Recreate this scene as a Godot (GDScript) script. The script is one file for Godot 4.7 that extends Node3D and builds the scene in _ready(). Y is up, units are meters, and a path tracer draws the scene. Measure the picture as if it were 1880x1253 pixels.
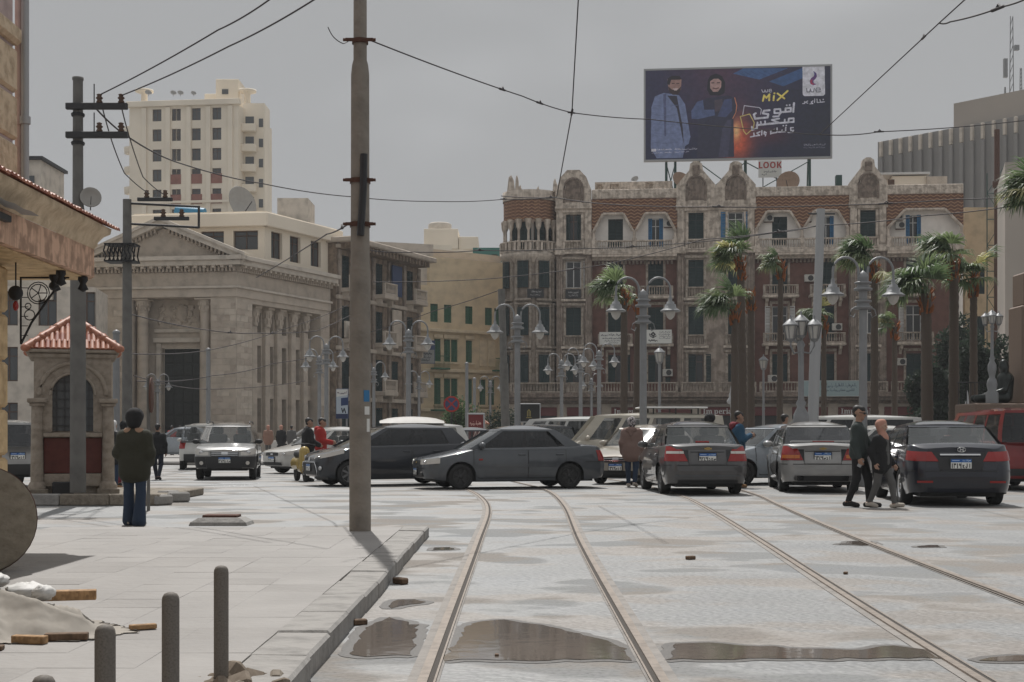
extends Node3D
# A tram square in a Mediterranean city: camera 1.3 m above the rails looking along -Z, units in metres.

const FOCAL := 2600.0      # focal length of the lens in photograph pixels
const EYE := 1.3
const HORIZON := 800.0

var M := {}                # materials by name
var TX := {}               # textures by name
var names := {}
var cache := {}            # shared meshes
var rng := RandomNumberGenerator.new()

# ------------------------------------------------------------------ mesh collector
class MB:
	var v := PackedVector3Array()
	var n := PackedVector3Array()
	var uv := PackedVector2Array()
	var c := PackedColorArray()
	var ix := PackedInt32Array()
	var xf := Transform3D()
	var col := Color(1, 1, 1)

	func quad(a: Vector3, b: Vector3, d: Vector3, e: Vector3) -> void:
		a = xf * a; b = xf * b; d = xf * d; e = xf * e
		var nn := (d - a).cross(b - a) + (e - a).cross(d - a)
		nn = nn.normalized()
		var i := v.size()
		v.append_array(PackedVector3Array([a, b, d, e]))
		n.append_array(PackedVector3Array([nn, nn, nn, nn]))
		uv.append_array(PackedVector2Array([Vector2(0, 0), Vector2(1, 0), Vector2(1, 1), Vector2(0, 1)]))
		c.append_array(PackedColorArray([col, col, col, col]))
		ix.append_array(PackedInt32Array([i, i + 1, i + 2, i, i + 2, i + 3]))

	func tri(a: Vector3, b: Vector3, d: Vector3) -> void:
		a = xf * a; b = xf * b; d = xf * d
		var nn := (d - a).cross(b - a).normalized()
		var i := v.size()
		v.append_array(PackedVector3Array([a, b, d]))
		n.append_array(PackedVector3Array([nn, nn, nn]))
		uv.append_array(PackedVector2Array([Vector2(0, 0), Vector2(1, 0), Vector2(0, 1)]))
		c.append_array(PackedColorArray([col, col, col]))
		ix.append_array(PackedInt32Array([i, i + 1, i + 2]))

	# box from corner to corner
	func bx(x0: float, x1: float, y0: float, y1: float, z0: float, z1: float) -> void:
		var p := [Vector3(x0, y0, z0), Vector3(x1, y0, z0), Vector3(x1, y1, z0), Vector3(x0, y1, z0), Vector3(x0, y0, z1), Vector3(x1, y0, z1), Vector3(x1, y1, z1), Vector3(x0, y1, z1)]
		quad(p[0], p[1], p[2], p[3]); quad(p[5], p[4], p[7], p[6])
		quad(p[4], p[0], p[3], p[7]); quad(p[1], p[5], p[6], p[2])
		quad(p[3], p[2], p[6], p[7]); quad(p[4], p[5], p[1], p[0])

	# box whose edges are chamfered by b
	func cbx(x0: float, x1: float, y0: float, y1: float, z0: float, z1: float, b: float) -> void:
		for s in [0, 1]:
			var z: float = z1 if s else z0
			quad(Vector3(x0 + b, y0 + b, z), Vector3(x1 - b, y0 + b, z), Vector3(x1 - b, y1 - b, z), Vector3(x0 + b, y1 - b, z))
			var x: float = x1 if s else x0
			quad(Vector3(x, y0 + b, z0 + b), Vector3(x, y0 + b, z1 - b), Vector3(x, y1 - b, z1 - b), Vector3(x, y1 - b, z0 + b))
			var y: float = y1 if s else y0
			quad(Vector3(x0 + b, y, z0 + b), Vector3(x0 + b, y, z1 - b), Vector3(x1 - b, y, z1 - b), Vector3(x1 - b, y, z0 + b))
		for sx in [0, 1]:
			for sy in [0, 1]:
				var x: float = x1 if sx else x0
				var xi: float = x1 - b if sx else x0 + b
				var y: float = y1 if sy else y0
				var yi: float = y1 - b if sy else y0 + b
				quad(Vector3(x, yi, z0 + b), Vector3(x, yi, z1 - b), Vector3(xi, y, z1 - b), Vector3(xi, y, z0 + b))
				var z: float = z1 if sy else z0
				var zi: float = z1 - b if sy else z0 + b
				quad(Vector3(x, y0 + b, zi), Vector3(x, y1 - b, zi), Vector3(xi, y1 - b, z), Vector3(xi, y0 + b, z))
				var y2: float = y1 if sx else y0
				var y2i: float = y1 - b if sx else y0 + b
				quad(Vector3(x0 + b, y2i, z), Vector3(x1 - b, y2i, z), Vector3(x1 - b, y2, zi), Vector3(x0 + b, y2, zi))
				for sz in [0, 1]:
					var zz: float = z1 if sz else z0
					var zzi: float = z1 - b if sz else z0 + b
					tri(Vector3(x, yi, zzi), Vector3(xi, y, zzi), Vector3(xi, yi, zz))

	# rows of points joined into one smooth sheet
	func grid(rows: Array, wrap := false, us := 1.0, vs := 1.0) -> void:
		var h := rows.size()
		var w: int = rows[0].size()
		var base := v.size()
		for j in h:
			for i in w:
				v.append(xf * rows[j][i])
				n.append(Vector3.ZERO)
				uv.append(Vector2(us * i / maxf(1, w - 1), vs * j / maxf(1, h - 1)))
				c.append(col)
		for j in h - 1:
			for i in (w if wrap else w - 1):
				var i2 := (i + 1) % w
				var a := base + j * w + i
				var b := base + j * w + i2
				var d := base + (j + 1) * w + i2
				var e := base + (j + 1) * w + i
				var nn := (v[d] - v[a]).cross(v[b] - v[a]) + (v[e] - v[a]).cross(v[d] - v[a])
				n[a] += nn; n[b] += nn; n[d] += nn; n[e] += nn
				ix.append_array(PackedInt32Array([a, b, d, a, d, e]))
		for k in range(base, v.size()):
			n[k] = n[k].normalized() if n[k].length_squared() > 1e-20 else Vector3.UP

	# fan over a flat ring of points
	func fan(ring: Array) -> void:
		var m := Vector3.ZERO
		for p in ring:
			m += p
		m /= ring.size()
		for i in ring.size():
			tri(m, ring[i], ring[(i + 1) % ring.size()])

	func ring(p: Vector3, dir: Vector3, r: float, seg: int, r2 := -1.0) -> PackedVector3Array:
		var d := dir.normalized()
		var s := d.cross(Vector3.UP if absf(d.y) < 0.95 else Vector3.RIGHT).normalized()
		var t := s.cross(d)
		var out := PackedVector3Array()
		for i in seg:
			var a := TAU * i / seg
			out.append(p + s * cos(a) * r + t * sin(a) * (r2 if r2 > 0 else r))
		return out

	func cyl(a: Vector3, b: Vector3, r0: float, r1: float, seg := 10, caps := true) -> void:
		var ra := ring(a, b - a, r0, seg)
		var rb := ring(b, b - a, r1, seg)
		grid([ra, rb], true)
		if caps:
			fan(Array(ra)); fan(Array(rb))

	func tube(path: Array, r: float, seg := 6, r_end := -1.0) -> void:
		var rows := []
		for i in path.size():
			var d: Vector3 = path[mini(i + 1, path.size() - 1)] - path[maxi(i - 1, 0)]
			rows.append(ring(path[i], d, lerpf(r, r_end if r_end >= 0 else r, float(i) / maxf(1, path.size() - 1)), seg))
		grid(rows, true)
		fan(Array(rows[0])); fan(Array(rows[-1]))

	# profile of (radius, height) turned about the y axis through o
	func lathe(profile: Array, seg := 14, o := Vector3.ZERO) -> void:
		var rows := []
		for p in profile:
			var r := PackedVector3Array()
			for i in seg:
				var a := TAU * i / seg
				r.append(o + Vector3(cos(a) * p[0], p[1], sin(a) * p[0]))
			rows.append(r)
		grid(rows, true)

	func ball(o: Vector3, rx: float, ry: float, rz: float, seg := 10) -> void:
		var rows := []
		var h := maxi(4, seg / 2 + 1)
		for j in h + 1:
			var t := PI * j / h
			var r := PackedVector3Array()
			for i in seg:
				var a := TAU * i / seg
				r.append(o + Vector3(cos(a) * sin(t) * rx, cos(t) * ry, sin(a) * sin(t) * rz))
			rows.append(r)
		grid(rows, true)

	# flat outline in the xy plane, from z0 to z1
	func prism(poly: PackedVector2Array, z0: float, z1: float) -> void:
		var t := Geometry2D.triangulate_polygon(poly)
		for z in [z0, z1]:
			for i in range(0, t.size(), 3):
				tri(Vector3(poly[t[i]].x, poly[t[i]].y, z), Vector3(poly[t[i + 1]].x, poly[t[i + 1]].y, z), Vector3(poly[t[i + 2]].x, poly[t[i + 2]].y, z))
		for i in poly.size():
			var a := poly[i]
			var b := poly[(i + 1) % poly.size()]
			quad(Vector3(a.x, a.y, z0), Vector3(b.x, b.y, z0), Vector3(b.x, b.y, z1), Vector3(a.x, a.y, z1))

	# wall in the xy plane with rectangular openings [x0, x1, y0, y1] whose reveals are deep
	func wall(x0: float, x1: float, y0: float, y1: float, holes: Array, deep: float, z := 0.0) -> void:
		var xs := [x0, x1]
		var ys := [y0, y1]
		for h in holes:
			for k in [h[0], h[1]]:
				if k > x0 and k < x1 and not xs.has(k): xs.append(k)
			for k in [h[2], h[3]]:
				if k > y0 and k < y1 and not ys.has(k): ys.append(k)
		xs.sort(); ys.sort()
		for j in ys.size() - 1:
			for i in xs.size() - 1:
				var mx: float = (xs[i] + xs[i + 1]) / 2
				var my: float = (ys[j] + ys[j + 1]) / 2
				var open := false
				for h in holes:
					if mx > h[0] and mx < h[1] and my > h[2] and my < h[3]:
						open = true
						break
				if not open:
					quad(Vector3(xs[i], ys[j], z), Vector3(xs[i + 1], ys[j], z), Vector3(xs[i + 1], ys[j + 1], z), Vector3(xs[i], ys[j + 1], z))
		for h in holes:
			var a: float = h[0]; var b: float = h[1]; var d: float = h[2]; var e: float = h[3]
			quad(Vector3(a, d, z), Vector3(a, e, z), Vector3(a, e, z - deep), Vector3(a, d, z - deep))
			quad(Vector3(b, e, z), Vector3(b, d, z), Vector3(b, d, z - deep), Vector3(b, e, z - deep))
			quad(Vector3(a, e, z), Vector3(b, e, z), Vector3(b, e, z - deep), Vector3(a, e, z - deep))
			quad(Vector3(b, d, z), Vector3(a, d, z), Vector3(a, d, z - deep), Vector3(b, d, z - deep))

	func mesh() -> ArrayMesh:
		var arr := []
		arr.resize(Mesh.ARRAY_MAX)
		arr[Mesh.ARRAY_VERTEX] = v
		arr[Mesh.ARRAY_NORMAL] = n
		arr[Mesh.ARRAY_TEX_UV] = uv
		arr[Mesh.ARRAY_COLOR] = c
		arr[Mesh.ARRAY_INDEX] = ix
		var m := ArrayMesh.new()
		m.add_surface_from_arrays(Mesh.PRIMITIVE_TRIANGLES, arr)
		return m

# ------------------------------------------------------------------ nodes
func numbered(called: String) -> String:
	var k: int = names.get(called, 0)
	names[called] = k + 1
	return called if k == 0 else "%s_%03d" % [called, k]

func put(mesh: Mesh, called: String, m: Material, parent: Node = null, xf := Transform3D()) -> MeshInstance3D:
	var o := MeshInstance3D.new()
	o.mesh = mesh
	o.material_override = m
	o.transform = xf
	if parent == null:
		o.name = numbered(called)
		add_child(o)
	else:
		o.name = called
		parent.add_child(o, true)
	return o

func obj(mb: MB, called: String, m: Material, parent: Node = null, xf := Transform3D()) -> MeshInstance3D:
	return put(mb.mesh(), called, m, parent, xf)

func tag(o: Node, label: String, category: String, group := "") -> Node:
	o.set_meta("label", label)
	o.set_meta("category", category)
	if group: o.set_meta("group", group)
	return o

func thing(called: String, label: String, category: String, at := Vector3.ZERO, turn := 0.0, group := "") -> Node3D:
	var o := Node3D.new()
	o.name = numbered(called)
	add_child(o)
	o.position = at
	o.rotation.y = turn
	tag(o, label, category, group)
	return o

func structure(o: Node) -> Node:
	o.set_meta("kind", "structure")
	return o

func stuff(o: Node) -> Node:
	o.set_meta("kind", "stuff")
	return o

func copy(src: Node3D, at: Vector3, turn: float, label := "", group := "") -> Node3D:
	var o: Node3D = src.duplicate()
	var base: String = str(src.name)
	if base.length() > 4 and base[-4] == "_" and base.right(3).is_valid_int():
		base = base.left(-4)
	o.name = numbered(base)
	add_child(o)
	o.position = at
	o.rotation.y = turn
	if label: o.set_meta("label", label)
	if group: o.set_meta("group", group)
	return o

# a point of the place from the direction it is seen in and its distance along the street
func pt(px: float, py: float, d: float) -> Vector3:
	return Vector3((px - 940.0) / FOCAL * d, EYE - (py - HORIZON) / FOCAL * d, -d)

func gd(px: float, d: float) -> Vector3:
	return Vector3((px - 940.0) / FOCAL * d, 0, -d)

func T(x: float, y: float, z: float, turn := 0.0, scale := 1.0) -> Transform3D:
	return Transform3D(Basis(Vector3.UP, turn).scaled(Vector3.ONE * scale), Vector3(x, y, z))

# ------------------------------------------------------------------ materials
func noise_tex(seed_: int, freq: float, ramp: Array, size := 512, octaves := 4, as_normal := false, bump := 4.0, kind := FastNoiseLite.TYPE_SIMPLEX_SMOOTH) -> NoiseTexture2D:
	var f := FastNoiseLite.new()
	f.seed = seed_
	f.frequency = freq
	f.noise_type = kind
	f.fractal_octaves = octaves
	var t := NoiseTexture2D.new()
	t.width = size
	t.height = size
	t.seamless = true
	t.noise = f
	if as_normal:
		t.as_normal_map = true
		t.bump_strength = bump
	elif ramp:
		var g := Gradient.new()
		var off := PackedFloat32Array()
		var cs := PackedColorArray()
		for r in ramp:
			off.append(r[0])
			cs.append(r[1] if r[1] is Color else Color(r[1], r[1], r[1]))
		g.offsets = off
		g.colors = cs
		t.color_ramp = g
	return t

func lin(r: float, g: float, b: float, a := 1.0) -> Color:
	var k := Color(r, g, b).linear_to_srgb()
	k.a = a
	return k

# base colour in linear values
func mat(called: String, r: float, g: float, b: float, rough := 0.8, metal := 0.0, tex := "", scale := 1.0, bump := "", bump_scale := 1.0) -> StandardMaterial3D:
	var m := StandardMaterial3D.new()
	m.resource_name = called
	m.albedo_color = lin(r, g, b)
	m.roughness = rough
	m.metallic = metal
	if tex:
		m.albedo_texture = TX[tex]
		m.uv1_triplanar = true
		m.uv1_world_triplanar = true
		m.uv1_scale = Vector3.ONE * scale
	if bump:
		m.normal_enabled = true
		m.normal_texture = TX[bump]
		m.normal_scale = bump_scale
		m.uv1_triplanar = true
		m.uv1_world_triplanar = true
		m.uv1_scale = Vector3.ONE * scale
	M[called] = m
	return m

func glass(called: String, r: float, g: float, b: float, a: float, rough := 0.04) -> void:
	var m := mat(called, r, g, b, rough)
	m.albedo_color.a = a
	m.transparency = BaseMaterial3D.TRANSPARENCY_ALPHA

func make_materials() -> void:
	TX.stain = noise_tex(3, 0.012, [[0.0, 0.80], [0.35, 0.92], [0.6, 0.98], [1.0, 1.0]], 512, 5)
	TX.grime = noise_tex(11, 0.02, [[0.0, Color(0.78, 0.76, 0.74)], [0.4, Color(0.91, 0.90, 0.89)], [0.62, Color(0.98, 0.975, 0.97)], [1.0, Color(1, 1, 1)]], 512, 5)
	TX.soft = noise_tex(7, 0.01, [[0.0, 0.91], [1.0, 1.0]], 256, 4)
	TX.fine = noise_tex(23, 0.09, [[0.0, 0.7], [0.5, 0.92], [1.0, 1.0]], 512, 3)
	TX.rough_n = noise_tex(5, 0.05, [], 512, 5, true, 5.0)
	TX.cloth_n = noise_tex(9, 0.03, [], 256, 3, true, 6.0)
	TX.streak = streaks()
	# stone, plaster, concrete
	mat("limestone", 0.52, 0.45, 0.375, 0.9, 0, "stain", 0.14, "rough_n", 0.25)
	mat("limestone_b", 0.58, 0.51, 0.43, 0.9, 0, "stain", 0.2, "rough_n", 0.25)
	mat("limestone_c", 0.46, 0.39, 0.325, 0.9, 0, "stain", 0.2, "rough_n", 0.25)
	mat("tower_red", 0.30, 0.13, 0.10, 0.9, 0, "stain", 0.1)
	mat("limestone_pale", 0.60, 0.54, 0.465, 0.9, 0, "stain", 0.15)
	mat("sooty_stone", 0.36, 0.30, 0.25, 0.92, 0, "streak", 0.09, "rough_n", 0.6)
	mat("pilaster_stone", 0.24, 0.19, 0.155, 0.92, 0, "streak", 0.16, "rough_n", 0.8)
	mat("pale_plaster", 0.88, 0.83, 0.77, 0.9, 0, "soft", 0.3)
	mat("parapet_stone", 0.60, 0.52, 0.44, 0.92, 0, "streak", 0.15, "rough_n", 0.7)
	mat("surround_stone", 0.38, 0.325, 0.27, 0.92, 0, "streak", 0.2)
	mat("red_plaster", 0.155, 0.075, 0.058, 0.92, 0, "stain", 0.2)
	mat("cream_wall", 0.86, 0.77, 0.635, 0.9, 0, "soft", 0.05)
	mat("ochre_plaster", 0.62, 0.47, 0.30, 0.9, 0, "stain", 0.1)
	mat("yellow_wall", 0.74, 0.62, 0.43, 0.9, 0, "stain", 0.12)
	mat("yellow_trim", 0.76, 0.65, 0.47, 0.9, 0, "stain", 0.2)
	mat("white_wall", 0.76, 0.71, 0.62, 0.9, 0, "grime", 0.1)
	mat("dark_balcony_wall", 0.28, 0.215, 0.16, 0.92, 0, "streak", 0.15)
	mat("grey_tower_wall", 0.27, 0.26, 0.25, 0.85, 0, "soft", 0.05)
	mat("beige_block", 0.40, 0.355, 0.31, 0.9, 0, "soft", 0.05)
	mat("brown_granite", 0.22, 0.155, 0.115, 0.6, 0, "fine", 0.6)
	mat("ochre_wall", 0.60, 0.44, 0.25, 0.9, 0, "grime", 0.35, "rough_n", 0.5)
	mat("canopy_paint", 0.60, 0.385, 0.27, 0.85, 0, "streak", 0.35)
	mat("canopy_cornice", 0.60, 0.48, 0.34, 0.9, 0, "grime", 0.5, "rough_n", 0.5)
	mat("pink_paint", 0.48, 0.37, 0.35, 0.85, 0, "stain", 0.4)
	mat("kiosk_plaster", 0.33, 0.285, 0.235, 0.92, 0, "grime", 0.55, "rough_n", 0.6)
	mat("kiosk_red", 0.11, 0.03, 0.022, 0.85, 0, "stain", 0.8)
	mat("terracotta", 0.38, 0.145, 0.08, 0.55, 0, "stain", 1.3)
	mat("terracotta_dark", 0.27, 0.075, 0.04, 0.6, 0, "stain", 1.3)
	mat("pole_concrete", 0.25, 0.222, 0.19, 0.9, 0, "stain", 0.35, "rough_n", 0.5)
	mat("pole_steel", 0.15, 0.145, 0.135, 0.7, 0.1, "stain", 0.4)
	mat("kerb_stone", 0.30, 0.287, 0.27, 0.88, 0, "stain", 0.5, "rough_n", 0.4)
	mat("kerb_dark", 0.24, 0.21, 0.17, 0.9, 0, "grime", 0.6, "rough_n", 0.5)
	mat("slab", 0.30, 0.285, 0.27, 0.78, 0, "soft", 0.25, "rough_n", 0.25)
	mat("slab_worn", 0.285, 0.27, 0.255, 0.8, 0, "soft", 0.3, "rough_n", 0.3)
	mat("bollard_paint", 0.19, 0.168, 0.145, 0.75, 0, "fine", 2.0)
	mat("damp_road", 0.155, 0.145, 0.135, 0.42, 0, "fine", 0.8)
	mat("rubble", 0.22, 0.18, 0.14, 0.95, 0, "grime", 1.5)
	# metal, wood, paint
	mat("lamp_grey", 0.25, 0.255, 0.26, 0.5, 0.25, "soft", 0.8)
	mat("lamp_pale", 0.33, 0.335, 0.34, 0.5, 0.2)
	mat("iron", 0.018, 0.018, 0.02, 0.6, 0.3)
	mat("dark_iron", 0.045, 0.045, 0.047, 0.6, 0.4)
	mat("rust", 0.10, 0.045, 0.03, 0.85, 0.1, "stain", 1.0)
	mat("wire", 0.03, 0.024, 0.026, 0.7)
	mat("rail_steel", 0.26, 0.22, 0.185, 0.5, 0.35, "stain", 1.1)
	mat("rail_groove", 0.05, 0.042, 0.035, 0.9)
	mat("rail_bed", 0.27, 0.25, 0.23, 0.85, 0, "stain", 0.4, "rough_n", 0.4)
	mat("timber", 0.40, 0.24, 0.115, 0.8, 0, "streak", 1.5)
	mat("timber_dark", 0.16, 0.10, 0.06, 0.85, 0, "streak", 1.5)
	mat("reel_face", 0.24, 0.21, 0.165, 0.9, 0, "grime", 0.9, "rough_n", 0.5)
	mat("tarp", 0.34, 0.31, 0.27, 0.9, 0, "soft", 0.7, "cloth_n", 0.25)
	mat("sack_white", 0.52, 0.51, 0.49, 0.6)
	mat("green_shutter", 0.02, 0.042, 0.044, 0.85, 0, "stain", 0.7)
	mat("bright_green", 0.04, 0.15, 0.088, 0.7, 0, "stain", 0.7)
	mat("blue_shutter", 0.03, 0.17, 0.36, 0.6, 0, "soft", 0.8)
	mat("white_paint", 0.60, 0.60, 0.585, 0.6, 0, "soft", 0.8)
	mat("brown_wood", 0.09, 0.05, 0.032, 0.7)
	mat("dark_door", 0.035, 0.04, 0.04, 0.55, 0.2, "stain", 0.5)
	mat("window_dark", 0.022, 0.024, 0.026, 0.12)
	mat("window_grey", 0.07, 0.075, 0.078, 0.15)
	mat("curtain", 0.40, 0.38, 0.34, 0.9)
	mat("ac_white", 0.50, 0.48, 0.44, 0.6, 0, "stain", 1.2)
	mat("black_paint", 0.016, 0.016, 0.018, 0.5)
	mat("dish_pale", 0.36, 0.345, 0.32, 0.6, 0, "soft", 1.0)
	mat("dish_rust", 0.34, 0.23, 0.16, 0.8, 0, "stain", 0.5)
	mat("teal_wall", 0.055, 0.19, 0.165, 0.85, 0, "soft", 0.1)
	mat("blue_tank", 0.025, 0.19, 0.33, 0.5)
	mat("green_steel", 0.03, 0.075, 0.065, 0.6, 0.2)
	mat("sign_white", 0.62, 0.62, 0.60, 0.55)
	mat("sign_black", 0.03, 0.03, 0.033, 0.6)
	mat("sign_red", 0.33, 0.018, 0.012, 0.5)
	mat("sign_navy", 0.03, 0.055, 0.13, 0.5)
	mat("poster_maroon", 0.16, 0.014, 0.012, 0.5)
	mat("shop_maroon", 0.12, 0.018, 0.018, 0.6)
	mat("gold", 0.45, 0.30, 0.09, 0.4, 0.3)
	mat("statue_bronze", 0.03, 0.035, 0.033, 0.35, 0.6)
	# vehicles
	glass("car_glass", 0.05, 0.06, 0.06, 0.28)
	glass("tint_glass", 0.012, 0.013, 0.015, 0.86)
	glass("lens_clear", 0.55, 0.55, 0.52, 0.55, 0.08)
	mat("lens_red", 0.27, 0.014, 0.012, 0.1)
	mat("lens_white", 0.55, 0.52, 0.48, 0.15)
	mat("lens_amber", 0.5, 0.14, 0.02, 0.2)
	mat("tyre", 0.018, 0.018, 0.018, 0.85)
	mat("rim", 0.17, 0.17, 0.17, 0.4, 0.7)
	mat("hub_dark", 0.035, 0.035, 0.035, 0.6)
	mat("chrome", 0.55, 0.55, 0.55, 0.18, 1.0)
	mat("trim_black", 0.02, 0.02, 0.021, 0.6)
	mat("cabin", 0.03, 0.03, 0.031, 0.9)
	mat("seat_grey", 0.085, 0.083, 0.08, 0.95)
	for p in [["paint_grey", 0.085, 0.082, 0.083], ["paint_dark", 0.03, 0.033, 0.04], ["paint_slate", 0.085, 0.092, 0.102], ["paint_silver", 0.34, 0.335, 0.325], ["paint_navy", 0.012, 0.014, 0.024], ["paint_red", 0.20, 0.012, 0.012], ["paint_white", 0.56, 0.55, 0.52], ["paint_cream", 0.50, 0.46, 0.38], ["paint_champagne", 0.38, 0.34, 0.28], ["paint_ice", 0.30, 0.33, 0.36], ["paint_yellow", 0.40, 0.28, 0.07]]:
		var m := mat(p[0], p[1], p[2], p[3], 0.3, 0.0, "soft", 0.9)
		m.metallic_specular = 0.3
		m.clearcoat_enabled = true
		m.clearcoat = 1.0
		m.clearcoat_roughness = 0.03
	# lamps that are off: frosted glass bowls
	glass("lamp_bowl", 0.6, 0.58, 0.54, 0.75, 0.15)
	# plants
	mat("palm_trunk", 0.115, 0.09, 0.072, 0.95, 0, "fine", 0.7, "rough_n", 1.0)
	mat("palm_fibre", 0.30, 0.10, 0.03, 0.95, 0, "fine", 1.5)
	for p in [["frond_green", 0.042, 0.066, 0.028], ["frond_light", 0.08, 0.105, 0.048], ["frond_yellow", 0.19, 0.18, 0.075], ["leaf_dark", 0.012, 0.019, 0.012], ["leaf_mid", 0.035, 0.058, 0.026]]:
		var m := mat(p[0], p[1], p[2], p[3], 0.9 if p[0].begins_with("leaf") else 0.55)
		m.backlight_enabled = true
		m.backlight = Color(p[1] * 2, p[2] * 2, p[3] * 2).linear_to_srgb()
	mat("bark", 0.06, 0.045, 0.035, 0.95)
	# people
	mat("skin", 0.32, 0.185, 0.125, 0.6)
	mat("skin_light", 0.42, 0.26, 0.19, 0.6)
	mat("hair_black", 0.012, 0.010, 0.009, 0.6)
	for p in [["olive_cloth", 0.030, 0.030, 0.019], ["black_cloth", 0.012, 0.012, 0.013], ["red_cloth", 0.33, 0.022, 0.018], ["blue_cloth", 0.022, 0.075, 0.135], ["denim", 0.022, 0.038, 0.07], ["dark_denim", 0.012, 0.016, 0.028], ["grey_green_cloth", 0.034, 0.044, 0.042], ["mauve_cloth", 0.19, 0.125, 0.105], ["pink_scarf", 0.42, 0.22, 0.165], ["grey_cloth", 0.10, 0.098, 0.095], ["white_cloth", 0.55, 0.54, 0.53], ["tan_cloth", 0.26, 0.155, 0.115], ["maroon_cloth", 0.16, 0.02, 0.03], ["fur_cream", 0.34, 0.22, 0.15], ["shoe_tan", 0.24, 0.13, 0.06], ["shoe_dark", 0.015, 0.014, 0.014], ["shoe_pale", 0.40, 0.36, 0.31], ["print_scarf", 0.22, 0.20, 0.22]]:
		mat(p[0], p[1], p[2], p[3], 0.92, 0, "", 3.0, "cloth_n", 0.5)
	M["print_scarf"].albedo_texture = noise_tex(41, 0.04, [[0.0, 0.05], [0.45, 0.1], [0.5, 1.0], [1.0, 1.0]], 128, 2)
	M["print_scarf"].albedo_color = lin(0.5, 0.46, 0.46)
	M["print_scarf"].uv1_scale = Vector3.ONE * 2.5

# rain streaks and soot: noise drawn out downwards
func streaks() -> ImageTexture:
	var f := FastNoiseLite.new()
	f.seed = 17
	f.frequency = 0.02
	f.fractal_octaves = 5
	var a := f.get_seamless_image(512, 512)
	f.seed = 29
	f.frequency = 0.05
	var b := f.get_seamless_image(512, 64)
	b.resize(512, 512, Image.INTERPOLATE_CUBIC)
	a.convert(Image.FORMAT_RGB8)
	b.convert(Image.FORMAT_RGB8)
	var out := Image.create(512, 512, false, Image.FORMAT_RGB8)
	for y in 512:
		for x in 512:
			var p := a.get_pixel(x, y).r
			var q := b.get_pixel(y, x).r if false else b.get_pixel(x, y).r
			var k := clampf(0.75 + 0.28 * smoothstep(0.2, 0.65, p) * (0.5 + 0.6 * smoothstep(0.25, 0.7, q)), 0.6, 1.0)
			out.set_pixel(x, y, Color(k, k * (0.955 + 0.045 * k), k * (0.91 + 0.09 * k)))
	return ImageTexture.create_from_image(out)

# ------------------------------------------------------------------ camera, sky, sun
func make_camera_and_light() -> void:
	var cam := Camera3D.new()
	cam.name = "camera"
	cam.projection = Camera3D.PROJECTION_FRUSTUM
	cam.near = 0.1
	cam.far = 2000.0
	cam.size = 0.1 * 1253.0 / FOCAL
	cam.frustum_offset = Vector2(0, 0.1 * (HORIZON - 626.5) / FOCAL)
	cam.position = Vector3(0, EYE, 0)
	add_child(cam)
	cam.current = true

	var env := Environment.new()
	env.background_mode = Environment.BG_SKY
	var sky := Sky.new()
	var pm := PanoramaSkyMaterial.new()
	pm.panorama = sky_picture()
	sky.sky_material = pm
	env.sky = sky
	env.background_energy_multiplier = 1.0
	env.tonemap_mode = Environment.TONE_MAPPER_LINEAR
	env.tonemap_exposure = 1.0
	env.sdfgi_enabled = true
	env.ssao_enabled = true
	env.ssil_enabled = true
	env.fog_enabled = true
	env.fog_density = 0.0004
	env.fog_light_color = Color(0.76, 0.77, 0.78)
	var we := WorldEnvironment.new()
	we.name = "world"
	we.environment = env
	add_child(we)

	var sun := DirectionalLight3D.new()
	sun.name = "sun"
	sun.light_energy = 1.32
	sun.light_color = Color(1.0, 0.988, 0.972)
	sun.light_angular_distance = 0.6
	sun.shadow_enabled = true
	add_child(sun)
	sun.look_at_from_position(Vector3(-0.165, 1.62, -1.0), Vector3.ZERO, Vector3.UP)

func sky_picture() -> ImageTexture:
	var f := FastNoiseLite.new()
	f.seed = 4
	f.frequency = 1.6
	f.fractal_octaves = 5
	var w := 768
	var h := 384
	var im := Image.create(w, h, false, Image.FORMAT_RGBF)
	for y in h:
		var el := PI * (0.5 - (y + 0.5) / h)
		var up := maxf(0.0, sin(el))
		for x in w:
			var az := TAU * (x + 0.5) / w
			var d := Vector3(cos(az) * cos(el), sin(el) * 3.0, sin(az) * cos(el))
			var k := smoothstep(0.0, 0.5, f.get_noise_3dv(d * 1.0))
			# thin bright overcast: even towards the horizon, brighter overhead
			var b := (0.392 + 0.085 * k) * (1.0 + 0.55 * smoothstep(0.25, 0.95, up))
			im.set_pixel(x, y, Color(b * 0.985, b * 1.0, b * 1.02))
	return ImageTexture.create_from_image(im)

# ------------------------------------------------------------------ ground
func wobble_outline(pts: Array, amount: float, seed_: int) -> PackedVector2Array:
	var r := RandomNumberGenerator.new()
	r.seed = seed_
	var out := PackedVector2Array()
	for i in pts.size():
		var a: Vector2 = pts[i]
		var b: Vector2 = pts[(i + 1) % pts.size()]
		var n := maxi(1, int(a.distance_to(b) / 0.09))
		for k in n:
			var p := a.lerp(b, float(k) / n)
			out.append(p + Vector2(r.randf_range(-1, 1), r.randf_range(-1, 1) * 2.2) * amount)
	return out

func flat_sheet(called: String, poly: PackedVector2Array, y: float, m: Material, parent: Node = null) -> MeshInstance3D:
	var mb := MB.new()
	var t := Geometry2D.triangulate_polygon(poly)
	for i in range(0, t.size(), 3):
		var a := poly[t[i]]; var b := poly[t[i + 1]]; var c := poly[t[i + 2]]
		if (b - a).cross(c - a) < 0:
			var s := b; b = c; c = s
		mb.tri(Vector3(a.x, y, a.y), Vector3(b.x, y, b.y), Vector3(c.x, y, c.y))
	return obj(mb, called, m, parent)

func gp(px: float, py: float) -> Vector2:
	var d := EYE * FOCAL / (py - HORIZON)
	return Vector2((px - 940.0) / FOCAL * d, -d)

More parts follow.
